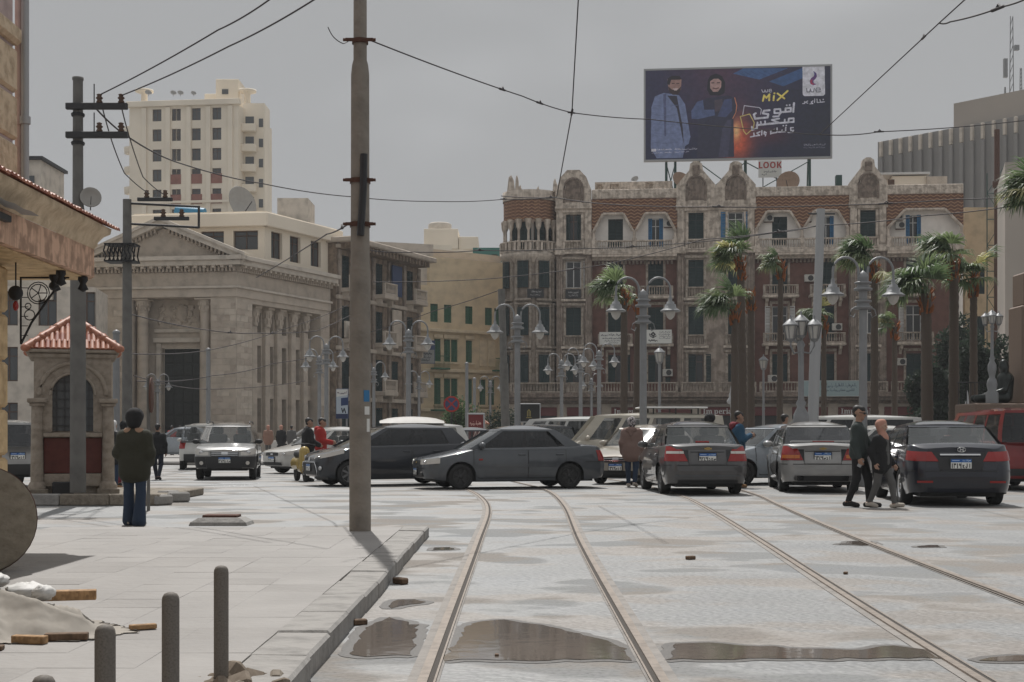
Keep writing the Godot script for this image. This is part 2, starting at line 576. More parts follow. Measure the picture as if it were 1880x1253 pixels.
func make_ground() -> void:
	# road: pale asphalt and concrete under dried mud, with a thin film of water here and there
	var road := StandardMaterial3D.new()
	road.resource_name = "road"
	road.uv1_triplanar = true
	road.uv1_world_triplanar = true
	road.uv1_scale = Vector3(0.055, 0.055, 0.075)
	# dried mud on grey asphalt, laid out apart from the water; where the film of water lies only the gloss changes
	road.albedo_texture = noise_tex(81, 0.007, [[0.0, Color(0.505, 0.475, 0.445)], [0.34, Color(0.51, 0.487, 0.462)], [0.44, Color(0.505, 0.505, 0.50)], [1.0, Color(0.50, 0.51, 0.517)]], 1024, 6)
	road.roughness_texture = noise_tex(77, 0.006, [[0.0, 1.0], [0.38, 0.95], [0.46, 0.66], [0.53, 0.5], [1.0, 0.43]], 1024, 6)
	road.metallic_specular = 0.7
	road.roughness_texture_channel = BaseMaterial3D.TEXTURE_CHANNEL_RED
	road.roughness = 1.0
	road.normal_enabled = true
	road.normal_texture = noise_tex(5, 0.2, [], 1024, 3, true, 6.0)
	road.normal_scale = 0.12
	road.detail_enabled = true
	road.detail_blend_mode = BaseMaterial3D.BLEND_MODE_MUL
	road.detail_albedo = noise_tex(31, 0.08, [[0.0, 0.62], [0.3, 0.9], [1.0, 1.0]], 512, 4)
	road.detail_uv_layer = BaseMaterial3D.DETAIL_UV_2
	road.uv2_triplanar = true
	road.uv2_world_triplanar = true
	road.uv2_scale = Vector3.ONE * 0.55
	M.road = road
	var mb := MB.new()
	mb.quad(Vector3(-700, 0, 60), Vector3(700, 0, 60), Vector3(700, 0, -1200), Vector3(-700, 0, -1200))
	structure(obj(mb, "road", road))

	# footway of square slabs with its kerb along the track
	var base := MB.new()
	base.bx(-9.0, -1.38, 0.002, 0.098, -18.15, 4.0)
	var walk := obj(base, "sidewalk", M.kerb_stone)
	structure(walk)
	rng.seed = 5
	var slabs := []
	for k in 4:
		var s := MB.new()
		s.cbx(-0.2494, 0.2494, -0.03, 0.0, -0.2494, 0.2494, 0.001)
		slabs.append(s.mesh())
	for i in 11:
		for j in 26:
			var x := -1.655 - i * 0.5
			var z := -17.9 + j * 0.5
			if x < -4.6 - 0.09 * (-z - 4.0) or x > -1.5 and z > -6.2:
				continue
			var t := Transform3D(Basis.from_euler(Vector3(rng.randf_range(-0.003, 0.003), 0, rng.randf_range(-0.003, 0.003))), Vector3(x, 0.125 + rng.randf_range(-0.001, 0.001), z))
			put(slabs[rng.randi() % 4], "paving_slab", M.slab if rng.randf() < 0.7 else M.slab_worn, walk, t)
	var kb := MB.new()
	kb.bx(-1.40, -1.12, 0.001, 0.05, -18.3, -6.4)
	var kerb := obj(kb, "kerb", M.kerb_dark)
	structure(kerb)
	var z := -18.3
	while z < -6.9:
		var l := rng.randf_range(0.75, 1.0)
		var s := MB.new()
		s.cbx(-0.165, 0.165, -0.10, 0.06, -l / 2 + 0.006, l / 2 - 0.006, 0.018)
		put(s.mesh(), "kerb_stone", M.kerb_stone, kerb, Transform3D(Basis.from_euler(Vector3(rng.randf_range(-0.006, 0.006), rng.randf_range(-0.012, 0.012), rng.randf_range(-0.02, 0.012))), Vector3(-1.24 + rng.randf_range(-0.008, 0.008), 0.072 + rng.randf_range(-0.006, 0.006), z + l / 2)))
		z += l
	# broken end of the kerb
	var rb := thing("rubble_heap", "crumbled concrete and weeds at the broken end of the kerb", "rubble", Vector3(-1.27, 0.0, -6.75))
	for k in 26:
		var s := MB.new()
		var e := rng.randf_range(0.03, 0.085)
		s.xf = Transform3D(Basis.from_euler(Vector3(rng.randf() * 3, rng.randf() * 3, rng.randf() * 3)), Vector3.ZERO)
		s.cbx(-e, e, -e * 0.6, e * 0.6, -e * 0.8, e * 0.8, e * 0.25)
		obj(s, "stone", M.rubble if k % 3 else M.kerb_dark, rb, T(rng.randf_range(-0.3, 0.2), rng.randf_range(0.04, 0.13), rng.randf_range(-0.22, 0.2)))
	# low island across the square, and the paved square before the long building
	var isl := MB.new()
	isl.cbx(-40, -9.2, 0.0, 0.16, -100, -62, 0.05)
	structure(obj(isl, "traffic_island", M.slab))
	var sq := MB.new()
	sq.cbx(-8.0, 60, 0.0, 0.15, -116, -52, 0.05)
	structure(obj(sq, "square_pavement", M.slab_worn))

	# puddles: still water in the dips of the road
	var water := StandardMaterial3D.new()
	water.resource_name = "puddle_water"
	water.albedo_color = lin(0.13, 0.11, 0.095)
	water.roughness = 0.05
	water.metallic_specular = 0.85
	water.normal_enabled = true
	water.normal_texture = noise_tex(15, 0.02, [], 256, 3, true, 1.2)
	water.normal_scale = 0.05
	water.uv1_triplanar = true
	water.uv1_world_triplanar = true
	M.water = water
	var pools := [
		[[gp(815, 1214), gp(1158, 1214), gp(1150, 1192), gp(1090, 1172), gp(1000, 1150), gp(925, 1139), gp(865, 1146), gp(835, 1180)], "still puddle between the rails mirroring the long building and the sky"],
		[[gp(1225, 1214), gp(1470, 1212), gp(1730, 1211), gp(1700, 1196), gp(1640, 1187), gp(1560, 1196), gp(1420, 1190), gp(1300, 1183), gp(1240, 1184)], "long narrow puddle between the two tram tracks"],
		[[gp(640, 1206), gp(757, 1206), gp(765, 1150), gp(715, 1136), gp(680, 1150), gp(655, 1178)], "puddle beside the kerb of the footway"],
		[[gp(1800, 1214), gp(1960, 1214), gp(1960, 1204), gp(1840, 1206)], "thin puddle beyond the second track"],
		[[gp(715, 1118), gp(785, 1107), gp(760, 1102), gp(725, 1104)], "small puddle halfway along the kerb"],
		[[gp(795, 1012), gp(835, 1010), gp(825, 1006), gp(800, 1007)], "tiny puddle beside the rail"],
		[[gp(1685, 1006), gp(1730, 1006), gp(1722, 1002), gp(1692, 1003)], "tiny dark puddle on the open road"],
		[[gp(1540, 1001), gp(1612, 1003), gp(1600, 996), gp(1560, 995)], "shallow puddle along the second track"],
	]
	for i in pools.size():
		var rim := wobble_outline(pools[i][0], 0.022, 100 + i)
		var p := flat_sheet("puddle", rim, 0.006, water)
		for q in Geometry2D.offset_polygon(rim, 0.07, Geometry2D.JOIN_ROUND):
			flat_sheet("damp_margin", q, 0.003, M.damp_road, p)
			break
		structure(p)
		p.set_meta("label", pools[i][1])

# ------------------------------------------------------------------ tram rails
func spline(pts: Array, n: int) -> Array:
	var out := []
	for i in pts.size() - 1:
		var p0: Vector2 = pts[maxi(i - 1, 0)]
		var p1: Vector2 = pts[i]
		var p2: Vector2 = pts[i + 1]
		var p3: Vector2 = pts[mini(i + 2, pts.size() - 1)]
		for k in n:
			out.append(p1.cubic_interpolate(p2, p0, p3, float(k) / n))
	out.append(pts[-1])
	return out

func ribbon(mb: MB, path: Array, a: float, b: float, y: float, y2 := -99.0) -> void:
	var rows := []
	for i in path.size():
		var d: Vector2 = (path[mini(i + 1, path.size() - 1)] - path[maxi(i - 1, 0)]).normalized()
		var s := Vector2(-d.y, d.x)
		var p: Vector2 = path[i] + s * a
		var q: Vector2 = path[i] + s * b
		rows.append(PackedVector3Array([Vector3(p.x, y, p.y), Vector3(q.x, y if y2 < -90 else y2, q.y)]))
	mb.grid(rows)

func make_rail(pts: Array, inner: float, label: String) -> void:
	var path := spline(pts, 10)
	var r := thing("tram_rail", label, "rail", Vector3.ZERO, 0, "tram rails set in the road")
	var bed := MB.new()
	ribbon(bed, path, -0.085, 0.085, 0.004)
	obj(bed, "concrete_bed", M.rail_bed, r)
	var gr := MB.new()
	ribbon(gr, path, inner * 0.027, inner * 0.058, 0.008)
	obj(gr, "groove", M.rail_groove, r)
	var hd := MB.new()
	ribbon(hd, path, -0.026, 0.026, 0.016)
	ribbon(hd, path, -0.026, -0.027, 0.016, 0.004)
	ribbon(hd, path, 0.026, 0.027, 0.016, 0.004)
	ribbon(hd, path, inner * 0.058, inner * 0.07, 0.014)
	obj(hd, "rail_head", M.rail_steel, r)

func make_rails() -> void:
	make_rail([Vector2(-0.47, 2), Vector2(-0.47, -7.5), Vector2(-0.43, -17), Vector2(-0.42, -24), Vector2(-0.62, -29), Vector2(-1.1, -34), Vector2(-2.2, -41), Vector2(-4.2, -50)], 1, "outer rail of the near tram track, beside the kerb")
	make_rail([Vector2(0.80, 2), Vector2(0.80, -7.5), Vector2(0.85, -17), Vector2(0.98, -26), Vector2(0.85, -33), Vector2(0.3, -38), Vector2(-0.7, -44), Vector2(-2.7, -52)], -1, "rusty inner rail of the near tram track")
	make_rail([Vector2(2.15, 2), Vector2(2.48, -7.5), Vector2(3.08, -18), Vector2(3.5, -26), Vector2(3.62, -31), Vector2(3.4, -37), Vector2(2.5, -45)], 1, "inner rail of the far tram track leading under the grey sedan")
	make_rail([Vector2(3.4, 2), Vector2(3.85, -8), Vector2(4.33, -17.5), Vector2(4.95, -26), Vector2(5.35, -31), Vector2(5.5, -38), Vector2(5.0, -46)], -1, "outer rail of the far tram track beside the open road")

# ------------------------------------------------------------------ flat print
class Print:
	var im: Image
	var ox := 0.0
	var oy := 0.0
	var k := 1.0

	func _init(w: int, h: int, ground: Color) -> void:
		im = Image.create(w, h, false, Image.FORMAT_RGB8)
		im.fill(ground)

	func view(x: float, y: float, scale: float) -> void:
		ox = x; oy = y; k = scale

	func poly(pts: Array, col: Color) -> void:
		var p := []
		var lo := 1e9
		var hi := -1e9
		for q in pts:
			var t := Vector2((q[0] - ox) * k, (q[1] - oy) * k)
			p.append(t)
			lo = minf(lo, t.y); hi = maxf(hi, t.y)
		for y in range(maxi(0, int(lo)), mini(im.get_height(), int(hi) + 1)):
			var yy := y + 0.5
			var xs := []
			for i in p.size():
				var a: Vector2 = p[i]
				var b: Vector2 = p[(i + 1) % p.size()]
				if (a.y <= yy) != (b.y <= yy):
					xs.append(a.x + (b.x - a.x) * (yy - a.y) / (b.y - a.y))
			xs.sort()
			for i in range(0, xs.size() - 1, 2):
				var x0 := maxi(0, roundi(xs[i]))
				var x1 := mini(im.get_width(), roundi(xs[i + 1]))
				if x1 > x0:
					im.fill_rect(Rect2i(x0, y, x1 - x0, 1), col)

	func disc(x: float, y: float, rx: float, ry: float, col: Color) -> void:
		var p := []
		for i in 20:
			p.append([x + cos(TAU * i / 20) * rx, y + sin(TAU * i / 20) * ry])
		poly(p, col)

	func stroke(pts: Array, w: float, col: Color) -> void:
		for i in pts.size() - 1:
			var a := Vector2(pts[i][0], pts[i][1])
			var b := Vector2(pts[i + 1][0], pts[i + 1][1])
			var s := (b - a).normalized().orthogonal() * w / 2
			poly([[a.x + s.x, a.y + s.y], [b.x + s.x, b.y + s.y], [b.x - s.x, b.y - s.y], [a.x - s.x, a.y - s.y]], col)
		for q in pts:
			disc(q[0], q[1], w / 2, w / 2, col)

	# a run of small connected script that is too small to read in the photograph
	func script(x0: float, x1: float, y: float, h: float, col: Color, r: RandomNumberGenerator) -> void:
		var x := x1
		while x > x0 + h * 0.5:
			var word := minf(x - x0, h * r.randf_range(2.0, 4.5))
			stroke([[x, y], [x - word, y]], h * 0.22, col)
			var q := x
			while q > x - word:
				match r.randi() % 4:
					0: stroke([[q, y], [q, y - h]], h * 0.2, col)
					1: stroke([[q, y], [q - h * 0.25, y - h * 0.5], [q - h * 0.5, y]], h * 0.2, col)
					2: stroke([[q, y], [q - h * 0.2, y + h * 0.45], [q - h * 0.55, y + h * 0.4]], h * 0.18, col)
					3: disc(q, y + h * 0.45 * (1 if r.randf() < 0.5 else -1.6), h * 0.12, h * 0.12, col)
				q -= h * 0.55
			x -= word + h * 0.5

	func tex() -> ImageTexture:
		return ImageTexture.create_from_image(im)

func print_mat(called: String, p: Print, rough := 0.5) -> StandardMaterial3D:
	var m := StandardMaterial3D.new()
	m.resource_name = called
	m.albedo_texture = p.tex()
	m.roughness = rough
	m.texture_repeat = false
	M[called] = m
	return m

# eastern Arabic digits and a few letters as strokes in a 10 x 16 box
const GLYPH := {
	"1": [[[5, 1], [5, 15]]],
	"2": [[[2, 1], [3, 5], [8, 5], [9, 1]], [[3, 4], [3, 15]]],
	"3": [[[1, 1], [2, 5], [5, 4], [5, 1], [5, 4], [9, 5], [9, 1]], [[2, 4], [2, 15]]],
	"4": [[[8, 1], [3, 4], [7, 7], [2, 11], [4, 14], [9, 14]]],
	"6": [[[1, 2], [8, 2], [9, 15]]],
	"9": [[[8, 6], [3, 7], [2, 3], [5, 1], [8, 3], [8, 15]]],
	"d": [[[3, 5], [8, 10], [7, 14], [1, 14]]],
	"j": [[[1, 6], [8, 6], [3, 9], [3, 14], [9, 15]], [[5, 11], [5.4, 11]]],
	"s": [[[9, 8], [9, 12], [6, 12], [6, 9], [6, 12], [3, 12], [3, 9], [2, 15], [0, 12]]],
	"a": [[[5, 2], [5, 14]]],
	"l": [[[7, 1], [7, 13], [3, 15], [1, 11]]],
}

func make_plates() -> void:
	var k := 0
	for digits in ["9249", "6349", "1319", "2649"]:
		var p := Print.new(96, 48, Color(0.86, 0.86, 0.84))
		p.poly([[0, 0], [96, 0], [96, 17], [0, 17]], Color(0.05, 0.33, 0.62))
		p.script(54, 90, 10, 7, Color(0.8, 0.86, 0.9), rng)
		p.stroke([[8, 9], [40, 9]], 3, Color(0.75, 0.82, 0.9))
		p.poly([[48, 18], [50, 18], [50, 47], [48, 47]], Color(0.4, 0.4, 0.4))
		var x := 3.0
		for ch in digits + ["djs", "sda", "jla", "das"][k]:
			if x > 46 and x < 52: x = 53.0
			for st in GLYPH[ch]:
				var q := []
				for c in st:
					q.append([x + c[0] * 1.0, 22 + c[1] * 1.4])
				p.stroke(q, 3.4, Color(0.08, 0.08, 0.09))
			x += 11.5 if x < 46 else 14.0
		p.stroke([[1, 1], [95, 1], [95, 47], [1, 47], [1, 1]], 2, Color(0.3, 0.3, 0.3))
		print_mat("plate_%d" % k, p, 0.4)
		k += 1

# ------------------------------------------------------------------ roof hoarding
func hoarding_print() -> StandardMaterial3D:
	var w := 1024
	var h := 512
	var p := Print.new(w, h, Color(0.16, 0.16, 0.26))
	var f := FastNoiseLite.new()
	f.seed = 8
	f.frequency = 0.01
	for y in h:
		for x in w:
			var u := float(x) / w
			var t := float(y) / h
			var nz := f.get_noise_2d(x, y * 2.0)
			var a := Color(0.19, 0.18, 0.30).lerp(Color(0.11, 0.13, 0.26), t)
			a = a.lerp(Color(0.36, 0.20, 0.28), clampf((0.9 - absf(u - 0.42) * 2.6) * (1.0 - t) * 0.75 + nz * 0.12, 0, 1))
			var g := exp(-pow((u - 0.50) / 0.085, 2) - pow((t - 0.80) / 0.26, 2))
			a = a.lerp(Color(0.80, 0.34, 0.22), clampf(g * 1.15 + nz * 0.1 * g, 0, 1))
			a = a.lerp(Color(0.98, 0.80, 0.55), clampf(exp(-pow((u - 0.495) / 0.022, 2) - pow((t - 0.70) / 0.10, 2)), 0, 1))
			a = a.lerp(Color(0.42, 0.15, 0.20), clampf(exp(-pow((u - 0.68) / 0.12, 2) - pow((t - 0.76) / 0.10, 2)) * 0.65, 0, 1))
			if u > 0.6:
				a = a.lerp(Color(0.12, 0.13, 0.20), clampf((u - 0.6) * 2.4, 0, 0.8) * (1.0 if t > 0.25 else 0.5))
			p.im.set_pixel(x, y, a)
	# coordinates below: a 1545 x 770 board with its corner at (155, 120)
	p.view(155, 120, 1024.0 / 1545.0)
	var blue := Color(0.24, 0.36, 0.55)
	p.poly([[890, 165], [980, 120], [1350, 130], [1110, 222]], blue)
	p.poly([[1190, 240], [1470, 130], [1480, 215], [1310, 285]], Color(0.21, 0.33, 0.52))
	for i in 7:
		p.stroke([[930 + i * 55, 150], [1010 + i * 55 - i * 4, 195 - i * 3]], 3, Color(0.17, 0.27, 0.44))
	# two men in winter jackets
	var jac := Color(0.43, 0.48, 0.63)
	p.poly([[205, 440], [235, 345], [310, 315], [440, 340], [490, 420], [535, 700], [520, 760], [490, 780], [470, 880], [250, 880], [200, 790]], jac)
	p.poly([[305, 330], [330, 320], [330, 690], [315, 690]], Color(0.31, 0.34, 0.48))
	p.poly([[340, 340], [420, 345], [470, 620], [478, 760], [455, 640], [420, 450]], Color(0.16, 0.15, 0.22))
	for yy in [420, 500, 580, 660, 740]:
		p.stroke([[225, yy], [320, yy + 14], [430, yy + 4]], 4, Color(0.36, 0.40, 0.55))
	p.poly([[340, 200], [365, 180], [440, 180], [460, 205], [455, 290], [425, 330], [385, 330], [350, 290]], Color(0.60, 0.47, 0.44))
	p.poly([[338, 240], [345, 190], [380, 170], [440, 172], [462, 200], [440, 205], [372, 205], [358, 250]], Color(0.12, 0.10, 0.14))
	p.poly([[348, 262], [380, 290], [430, 290], [456, 262], [450, 300], [425, 335], [385, 335], [356, 305]], Color(0.20, 0.14, 0.16))
	p.stroke([[380, 236], [398, 236]], 7, Color(0.18, 0.12, 0.14)); p.stroke([[420, 236], [438, 236]], 7, Color(0.18, 0.12, 0.14))
	p.poly([[385, 280], [432, 278], [420, 298], [398, 298]], Color(0.75, 0.68, 0.68))
	p.poly([[540, 500], [600, 400], [680, 370], [850, 350], [905, 375], [930, 480], [895, 560], [900, 880], [590, 880], [600, 580]], Color(0.17, 0.17, 0.27))
	p.poly([[540, 480], [590, 400], [640, 385], [650, 470], [735, 470], [740, 520], [600, 550], [545, 545]], Color(0.30, 0.36, 0.52))
	p.poly([[735, 390], [800, 380], [815, 480], [740, 490]], Color(0.28, 0.24, 0.30))
	p.poly([[820, 385], [880, 380], [885, 480], [830, 540], [760, 530]], Color(0.24, 0.28, 0.44))
	p.stroke([[905, 372], [922, 440], [915, 500], [890, 550]], 7, Color(0.86, 0.55, 0.38))
	p.poly([[680, 220], [700, 180], [750, 160], [800, 185], [825, 240], [820, 330], [780, 350], [700, 345], [675, 300]], Color(0.09, 0.09, 0.14))
	p.poly([[700, 225], [730, 205], [770, 205], [795, 228], [792, 280], [765, 318], [725, 318], [700, 285]], Color(0.68, 0.55, 0.53))
	p.stroke([[712, 240], [732, 240]], 7, Color(0.2, 0.13, 0.15)); p.stroke([[760, 240], [780, 240]], 7, Color(0.2, 0.13, 0.15))
	p.stroke([[725, 285], [748, 292], [770, 284]], 8, Color(0.34, 0.2, 0.2))
	p.poly([[845, 560], [880, 560], [850, 880], [770, 880], [800, 640]], Color(0.25, 0.25, 0.36))
	# lettering
	var wh := Color(0.80, 0.80, 0.85)
	p.stroke([[1130, 308], [1138, 330], [1152, 330], [1158, 310], [1164, 330], [1176, 330], [1180, 308]], 6, wh)
	p.stroke([[1190, 320], [1212, 318], [1208, 306], [1192, 308], [1190, 326], [1200, 332], [1214, 328]], 5, wh)
	for o in [[4, 5, Color(0.2, 0.12, 0.2)], [0, 0, Color(0.90, 0.83, 0.42)]]:
		var dx: float = o[0]
		var dy: float = o[1]
		p.stroke([[1140 + dx, 405 + dy], [1150 + dx, 358 + dy], [1170 + dx, 380 + dy], [1195 + dx, 350 + dy], [1192 + dx, 402 + dy]], 16, o[2])
		p.stroke([[1232 + dx, 365 + dy], [1228 + dx, 402 + dy]], 16, o[2]); p.disc(1236 + dx, 342 + dy, 9, 9, o[2])
		p.stroke([[1262 + dx, 345 + dy], [1318 + dx, 388 + dy]], 16, o[2]); p.stroke([[1345 + dx, 325 + dy], [1262 + dx, 402 + dy]], 16, o[2])
	# the two outlined handsets beside the headline
	p.stroke([[985, 442], [1110, 462], [1128, 478], [1120, 520]], 7, wh); p.stroke([[985, 442], [972, 520]], 7, wh)
	p.stroke([[952, 535], [1030, 515], [1068, 590], [1060, 640], [1002, 690], [980, 660], [952, 535]], 8, Color(0.82, 0.76, 0.45))
	# headline, three lines of heavy script
	p.stroke([[1398, 430], [1392, 505]], 18, wh)
	p.stroke([[1310, 505], [1372, 500], [1372, 470], [1328, 474], [1328, 502]], 17, wh)
	p.stroke([[1330, 502], [1290, 505]], 17, wh); p.disc(1338, 448, 8, 8, wh); p.disc(1362, 446, 8, 8, wh)
	p.stroke([[1288, 512], [1284, 478], [1236, 480], [1236, 512], [1284, 512], [1270, 540], [1225, 542]], 16, wh)
	p.stroke([[1195, 486], [1150, 490], [1140, 512], [1185, 520], [1180, 548], [1075, 556], [1065, 520], [1080, 510]], 18, wh)
	p.stroke([[1395, 590], [1395, 560], [1355, 562], [1352, 592], [1395, 592]], 16, wh)
	p.stroke([[1352, 594], [1180, 602]], 17, wh); p.stroke([[1322, 594], [1322, 570]], 15, wh)
	p.stroke([[1275, 560], [1215, 570], [1280, 598]], 16, wh)
	p.stroke([[1240, 600], [1090, 612]], 17, wh); p.stroke([[1160, 600], [1158, 580]], 14, wh); p.stroke([[1125, 604], [1122, 584]], 14, wh)
	p.stroke([[1095, 590], [1090, 640], [1050, 652], [1048, 625]], 16, wh)
	p.disc(1310, 622, 7, 7, wh); p.disc(1334, 620, 7, 7, wh)
	p.stroke([[1392, 640], [1370, 640], [1372, 665], [1395, 662], [1385, 680], [1350, 680]], 11, wh)
	p.stroke([[1330, 636], [1328, 672], [1270, 676]], 12, wh); p.stroke([[1300, 660], [1290, 674]], 12, wh); p.stroke([[1258, 640], [1256, 678], [1215, 684]], 12, wh); p.stroke([[1225, 662], [1205, 664], [1205, 690]], 12, wh)
	p.stroke([[1168, 680], [1152, 668], [1150, 690], [1165, 692], [1160, 706]], 11, wh); p.stroke([[1132, 655], [1130, 696]], 12, wh); p.stroke([[1115, 670], [1090, 680], [1112, 700], [1080, 704]], 12, wh); p.stroke([[1065, 680], [1068, 706], [1038, 712]], 12, wh)
	# white tag with the flame mark and two letters
	p.poly([[1468, 105], [1652, 105], [1655, 360], [1640, 374], [1485, 374], [1470, 360]], Color(0.83, 0.83, 0.87))
	p.poly([[1558, 160], [1582, 178], [1588, 205], [1575, 228], [1558, 245], [1562, 265], [1585, 272], [1560, 282], [1535, 270], [1528, 245], [1540, 220], [1562, 205], [1568, 185]], Color(0.36, 0.20, 0.46))
	p.poly([[1558, 160], [1575, 176], [1578, 196], [1568, 200], [1566, 182]], Color(0.20, 0.22, 0.50))
	p.poly([[1535, 235], [1552, 232], [1548, 258], [1570, 276], [1545, 276], [1532, 258]], Color(0.66, 0.20, 0.34))
	var gy := Color(0.42, 0.42, 0.47)
	p.stroke([[1502, 308], [1506, 338], [1528, 338], [1534, 312], [1540, 338], [1560, 338], [1566, 308]], 8, gy)
	p.stroke([[1578, 324], [1616, 322], [1612, 306], [1584, 306], [1576, 322], [1584, 340], [1616, 338]], 8, gy)
	p.stroke([[1650, 425], [1618, 428], [1612, 405]], 8, wh); p.disc(1640, 405, 6, 6, wh); p.stroke([[1612, 428], [1590, 430], [1588, 400]], 8, wh)
	p.stroke([[1570, 398], [1568, 430]], 8, wh); p.stroke([[1555, 415], [1540, 425], [1555, 438], [1530, 440]], 8, wh)
	p.stroke([[1512, 415], [1490, 425], [1512, 434]], 8, wh); p.stroke([[1485, 418], [1486, 436], [1470, 436]], 8, wh)
	# small print
	p.script(1480, 1655, 792, 12, wh, rng); p.script(1480, 1655, 815, 10, Color(0.6, 0.6, 0.66), rng)
	p.poly([[205, 798], [245, 798], [245, 822], [205, 822]], wh); p.script(250, 375, 808, 12, wh, rng)
	p.script(400, 590, 806, 12, wh, rng); p.script(205, 300, 834, 9, wh, rng); p.script(320, 375, 832, 9, wh, rng); p.script(400, 520, 830, 9, wh, rng)
	# grain and soft blending of a worn print
	var rr := RandomNumberGenerator.new()
	rr.seed = 19
	var f2 := FastNoiseLite.new()
	f2.seed = 3
	f2.frequency = 0.03
	for y in h:
		for x in w:
			var q := 1.0 + 0.16 * f2.get_noise_2d(x, y) + rr.randf_range(-0.05, 0.05)
			var px := p.im.get_pixel(x, y)
			p.im.set_pixel(x, y, Color(minf(1, px.r * q + 0.03), minf(1, px.g * q + 0.03), minf(1, px.b * q + 0.03)))
	p.im.resize(448, 224, Image.INTERPOLATE_LANCZOS)
	p.im.resize(1024, 512, Image.INTERPOLATE_CUBIC)
	return print_mat("hoarding_print", p, 0.55)

func sign_print(called: String, w: int, h: int, ground: Color, ink: Color, lines: Array, seed_ := 1) -> StandardMaterial3D:
	var p := Print.new(w, h, ground)
	var r := RandomNumberGenerator.new()
	r.seed = seed_
	for l in lines:
		p.script(l[0], l[1], l[2], l[3], l[4] if l.size() > 4 else ink, r)
	return print_mat(called, p)

# flat printed face looking along +z of its own axes
func face(called: String, w: float, h: float, m: Material, parent: Node, xf := Transform3D()) -> MeshInstance3D:
	var mb := MB.new()
	mb.quad(Vector3(-w / 2, h / 2, 0), Vector3(w / 2, h / 2, 0), Vector3(w / 2, -h / 2, 0), Vector3(-w / 2, -h / 2, 0))
	return obj(mb, called, m, parent, xf)

func words(text: String, h: float, depth: float, m: Material, parent: Node, xf: Transform3D, font := "Droid Sans", bold := true) -> MeshInstance3D:
	var t := TextMesh.new()
	var f := SystemFont.new()
	f.font_names = PackedStringArray([font])
	if bold: f.font_weight = 700
	t.font = f
	t.text = text
	t.font_size = 32
	t.pixel_size = h / 24.0
	t.depth = depth
	return put(t, "lettering", m, parent, xf)

# ------------------------------------------------------------------ vehicles (nose along +x, right side along +z)
func cw(c: Dictionary, x: float, y: float) -> float:
	var hl: float = c.L / 2
	var ax := absf(x)
	var t := clampf((y - c.sill) / (c.belt - c.sill), 0.0, 1.3)
	var sec: float = 1.0 - 0.075 * pow(1.0 - t / 0.5, 2) if t < 0.5 else 1.0 - c.get("tumble", 0.055) * pow((t - 0.5) / 0.5, 2)
	var w: float = c.W / 2 * sec * (1.0 - 0.045 * pow(ax / hl, 3))
	var r: float = c.rf if x > 0 else c.rr
	var e := ax - (hl - r)
	if e > 0:
		w -= (r - sqrt(maxf(0.0, r * r - e * e))) * 0.8
	return w

func cpos(c: Dictionary, x: float, y: float, s: float, off := 0.0) -> Vector3:
	var hl: float = c.L / 2
	var ef := smoothstep(hl - 0.5, hl, absf(x))
	var b: float = c.get("bulge", 0.12) * pow((y - c.get("bulge_y", 0.5)) / 0.4, 2)
	var w := cw(c, x, y)
	var o := Vector3.ZERO
	if off != 0.0:
		var dw := (cw(c, minf(x + 0.02, hl), y) - cw(c, maxf(x - 0.02, -hl), y)) / 0.04
		o = Vector3(-dw, 0, s).normalized() * off
	return Vector3(x - signf(x) * ef * b, y, s * w) + o

func cdeck(c: Dictionary, x: float) -> float:
	var d: Array = c.deck
	for i in d.size() - 1:
		if x <= d[i][0] and x >= d[i + 1][0]:
			var t: float = (d[i][0] - x) / (d[i][0] - d[i + 1][0])
			return lerpf(d[i][1], d[i + 1][1], t)
	return d[0][1] if x > d[0][0] else d[-1][1]

func clow(c: Dictionary, x: float) -> float:
	var y: float = c.sill
	var hl: float = c.L / 2
	y += 0.05 * smoothstep(hl - 0.6, hl, absf(x))
	for wx in [c.wf, c.wb]:
		var dx := absf(x - wx)
		if dx < c.arch:
			y = maxf(y, c.wr + sqrt(c.arch * c.arch - dx * dx) * 0.98)
	return y

func cpatch(mb: MB, c: Dictionary, x0: float, x1: float, y0: Array, y1: Array, s: float, off: float, n := 8, m := 4) -> void:
	var rows := []
	for j in m + 1:
		var r := PackedVector3Array()
		for i in n + 1:
			var t := float(i) / n
			var x := lerpf(x0, x1, t)
			var lo: float = maxf(lerpf(y0[0], y0[1], t), clow(c, x) + 0.012)
			var y := lerpf(lo, lerpf(y1[0], y1[1], t), float(j) / m)
			r.append(cpos(c, x, y, s, off))
		rows.append(r)
	mb.grid(rows)

func wheel_meshes(r: float, w: float) -> Array:
	var key := "wheel%.3f" % r
	if not cache.has(key):
		var turn := Transform3D(Basis(Vector3.RIGHT, PI / 2), Vector3.ZERO)
		var t := MB.new()
		t.xf = turn
		t.lathe([[r * 0.66, -w * 0.42], [r * 0.72, -w * 0.5], [r * 0.92, -w * 0.5], [r * 0.99, -w * 0.38], [r, 0], [r * 0.99, w * 0.38], [r * 0.92, w * 0.5], [r * 0.72, w * 0.5], [r * 0.66, w * 0.42]], 28)
		var m := MB.new()
		m.xf = turn
		m.lathe([[r * 0.68, w * 0.42], [r * 0.64, w * 0.46], [r * 0.62, w * 0.30], [r * 0.60, w * 0.28]], 28)
		for k in 7:
			var a := TAU * k / 7
			m.xf = turn * Transform3D(Basis(Vector3.UP, a), Vector3.ZERO)
			m.bx(r * 0.05, r * 0.64, w * 0.26, w * 0.38, -r * 0.075, r * 0.075)
		m.xf = turn
		m.lathe([[r * 0.17, w * 0.25], [r * 0.17, w * 0.41], [r * 0.10, w * 0.44], [0.001, w * 0.44]], 14)
		var d := MB.new()
		d.xf = turn
		d.lathe([[r * 0.67, w * 0.2], [0.001, w * 0.2]], 20)
		cache[key] = [t.mesh(), m.mesh(), d.mesh()]
	return cache[key]

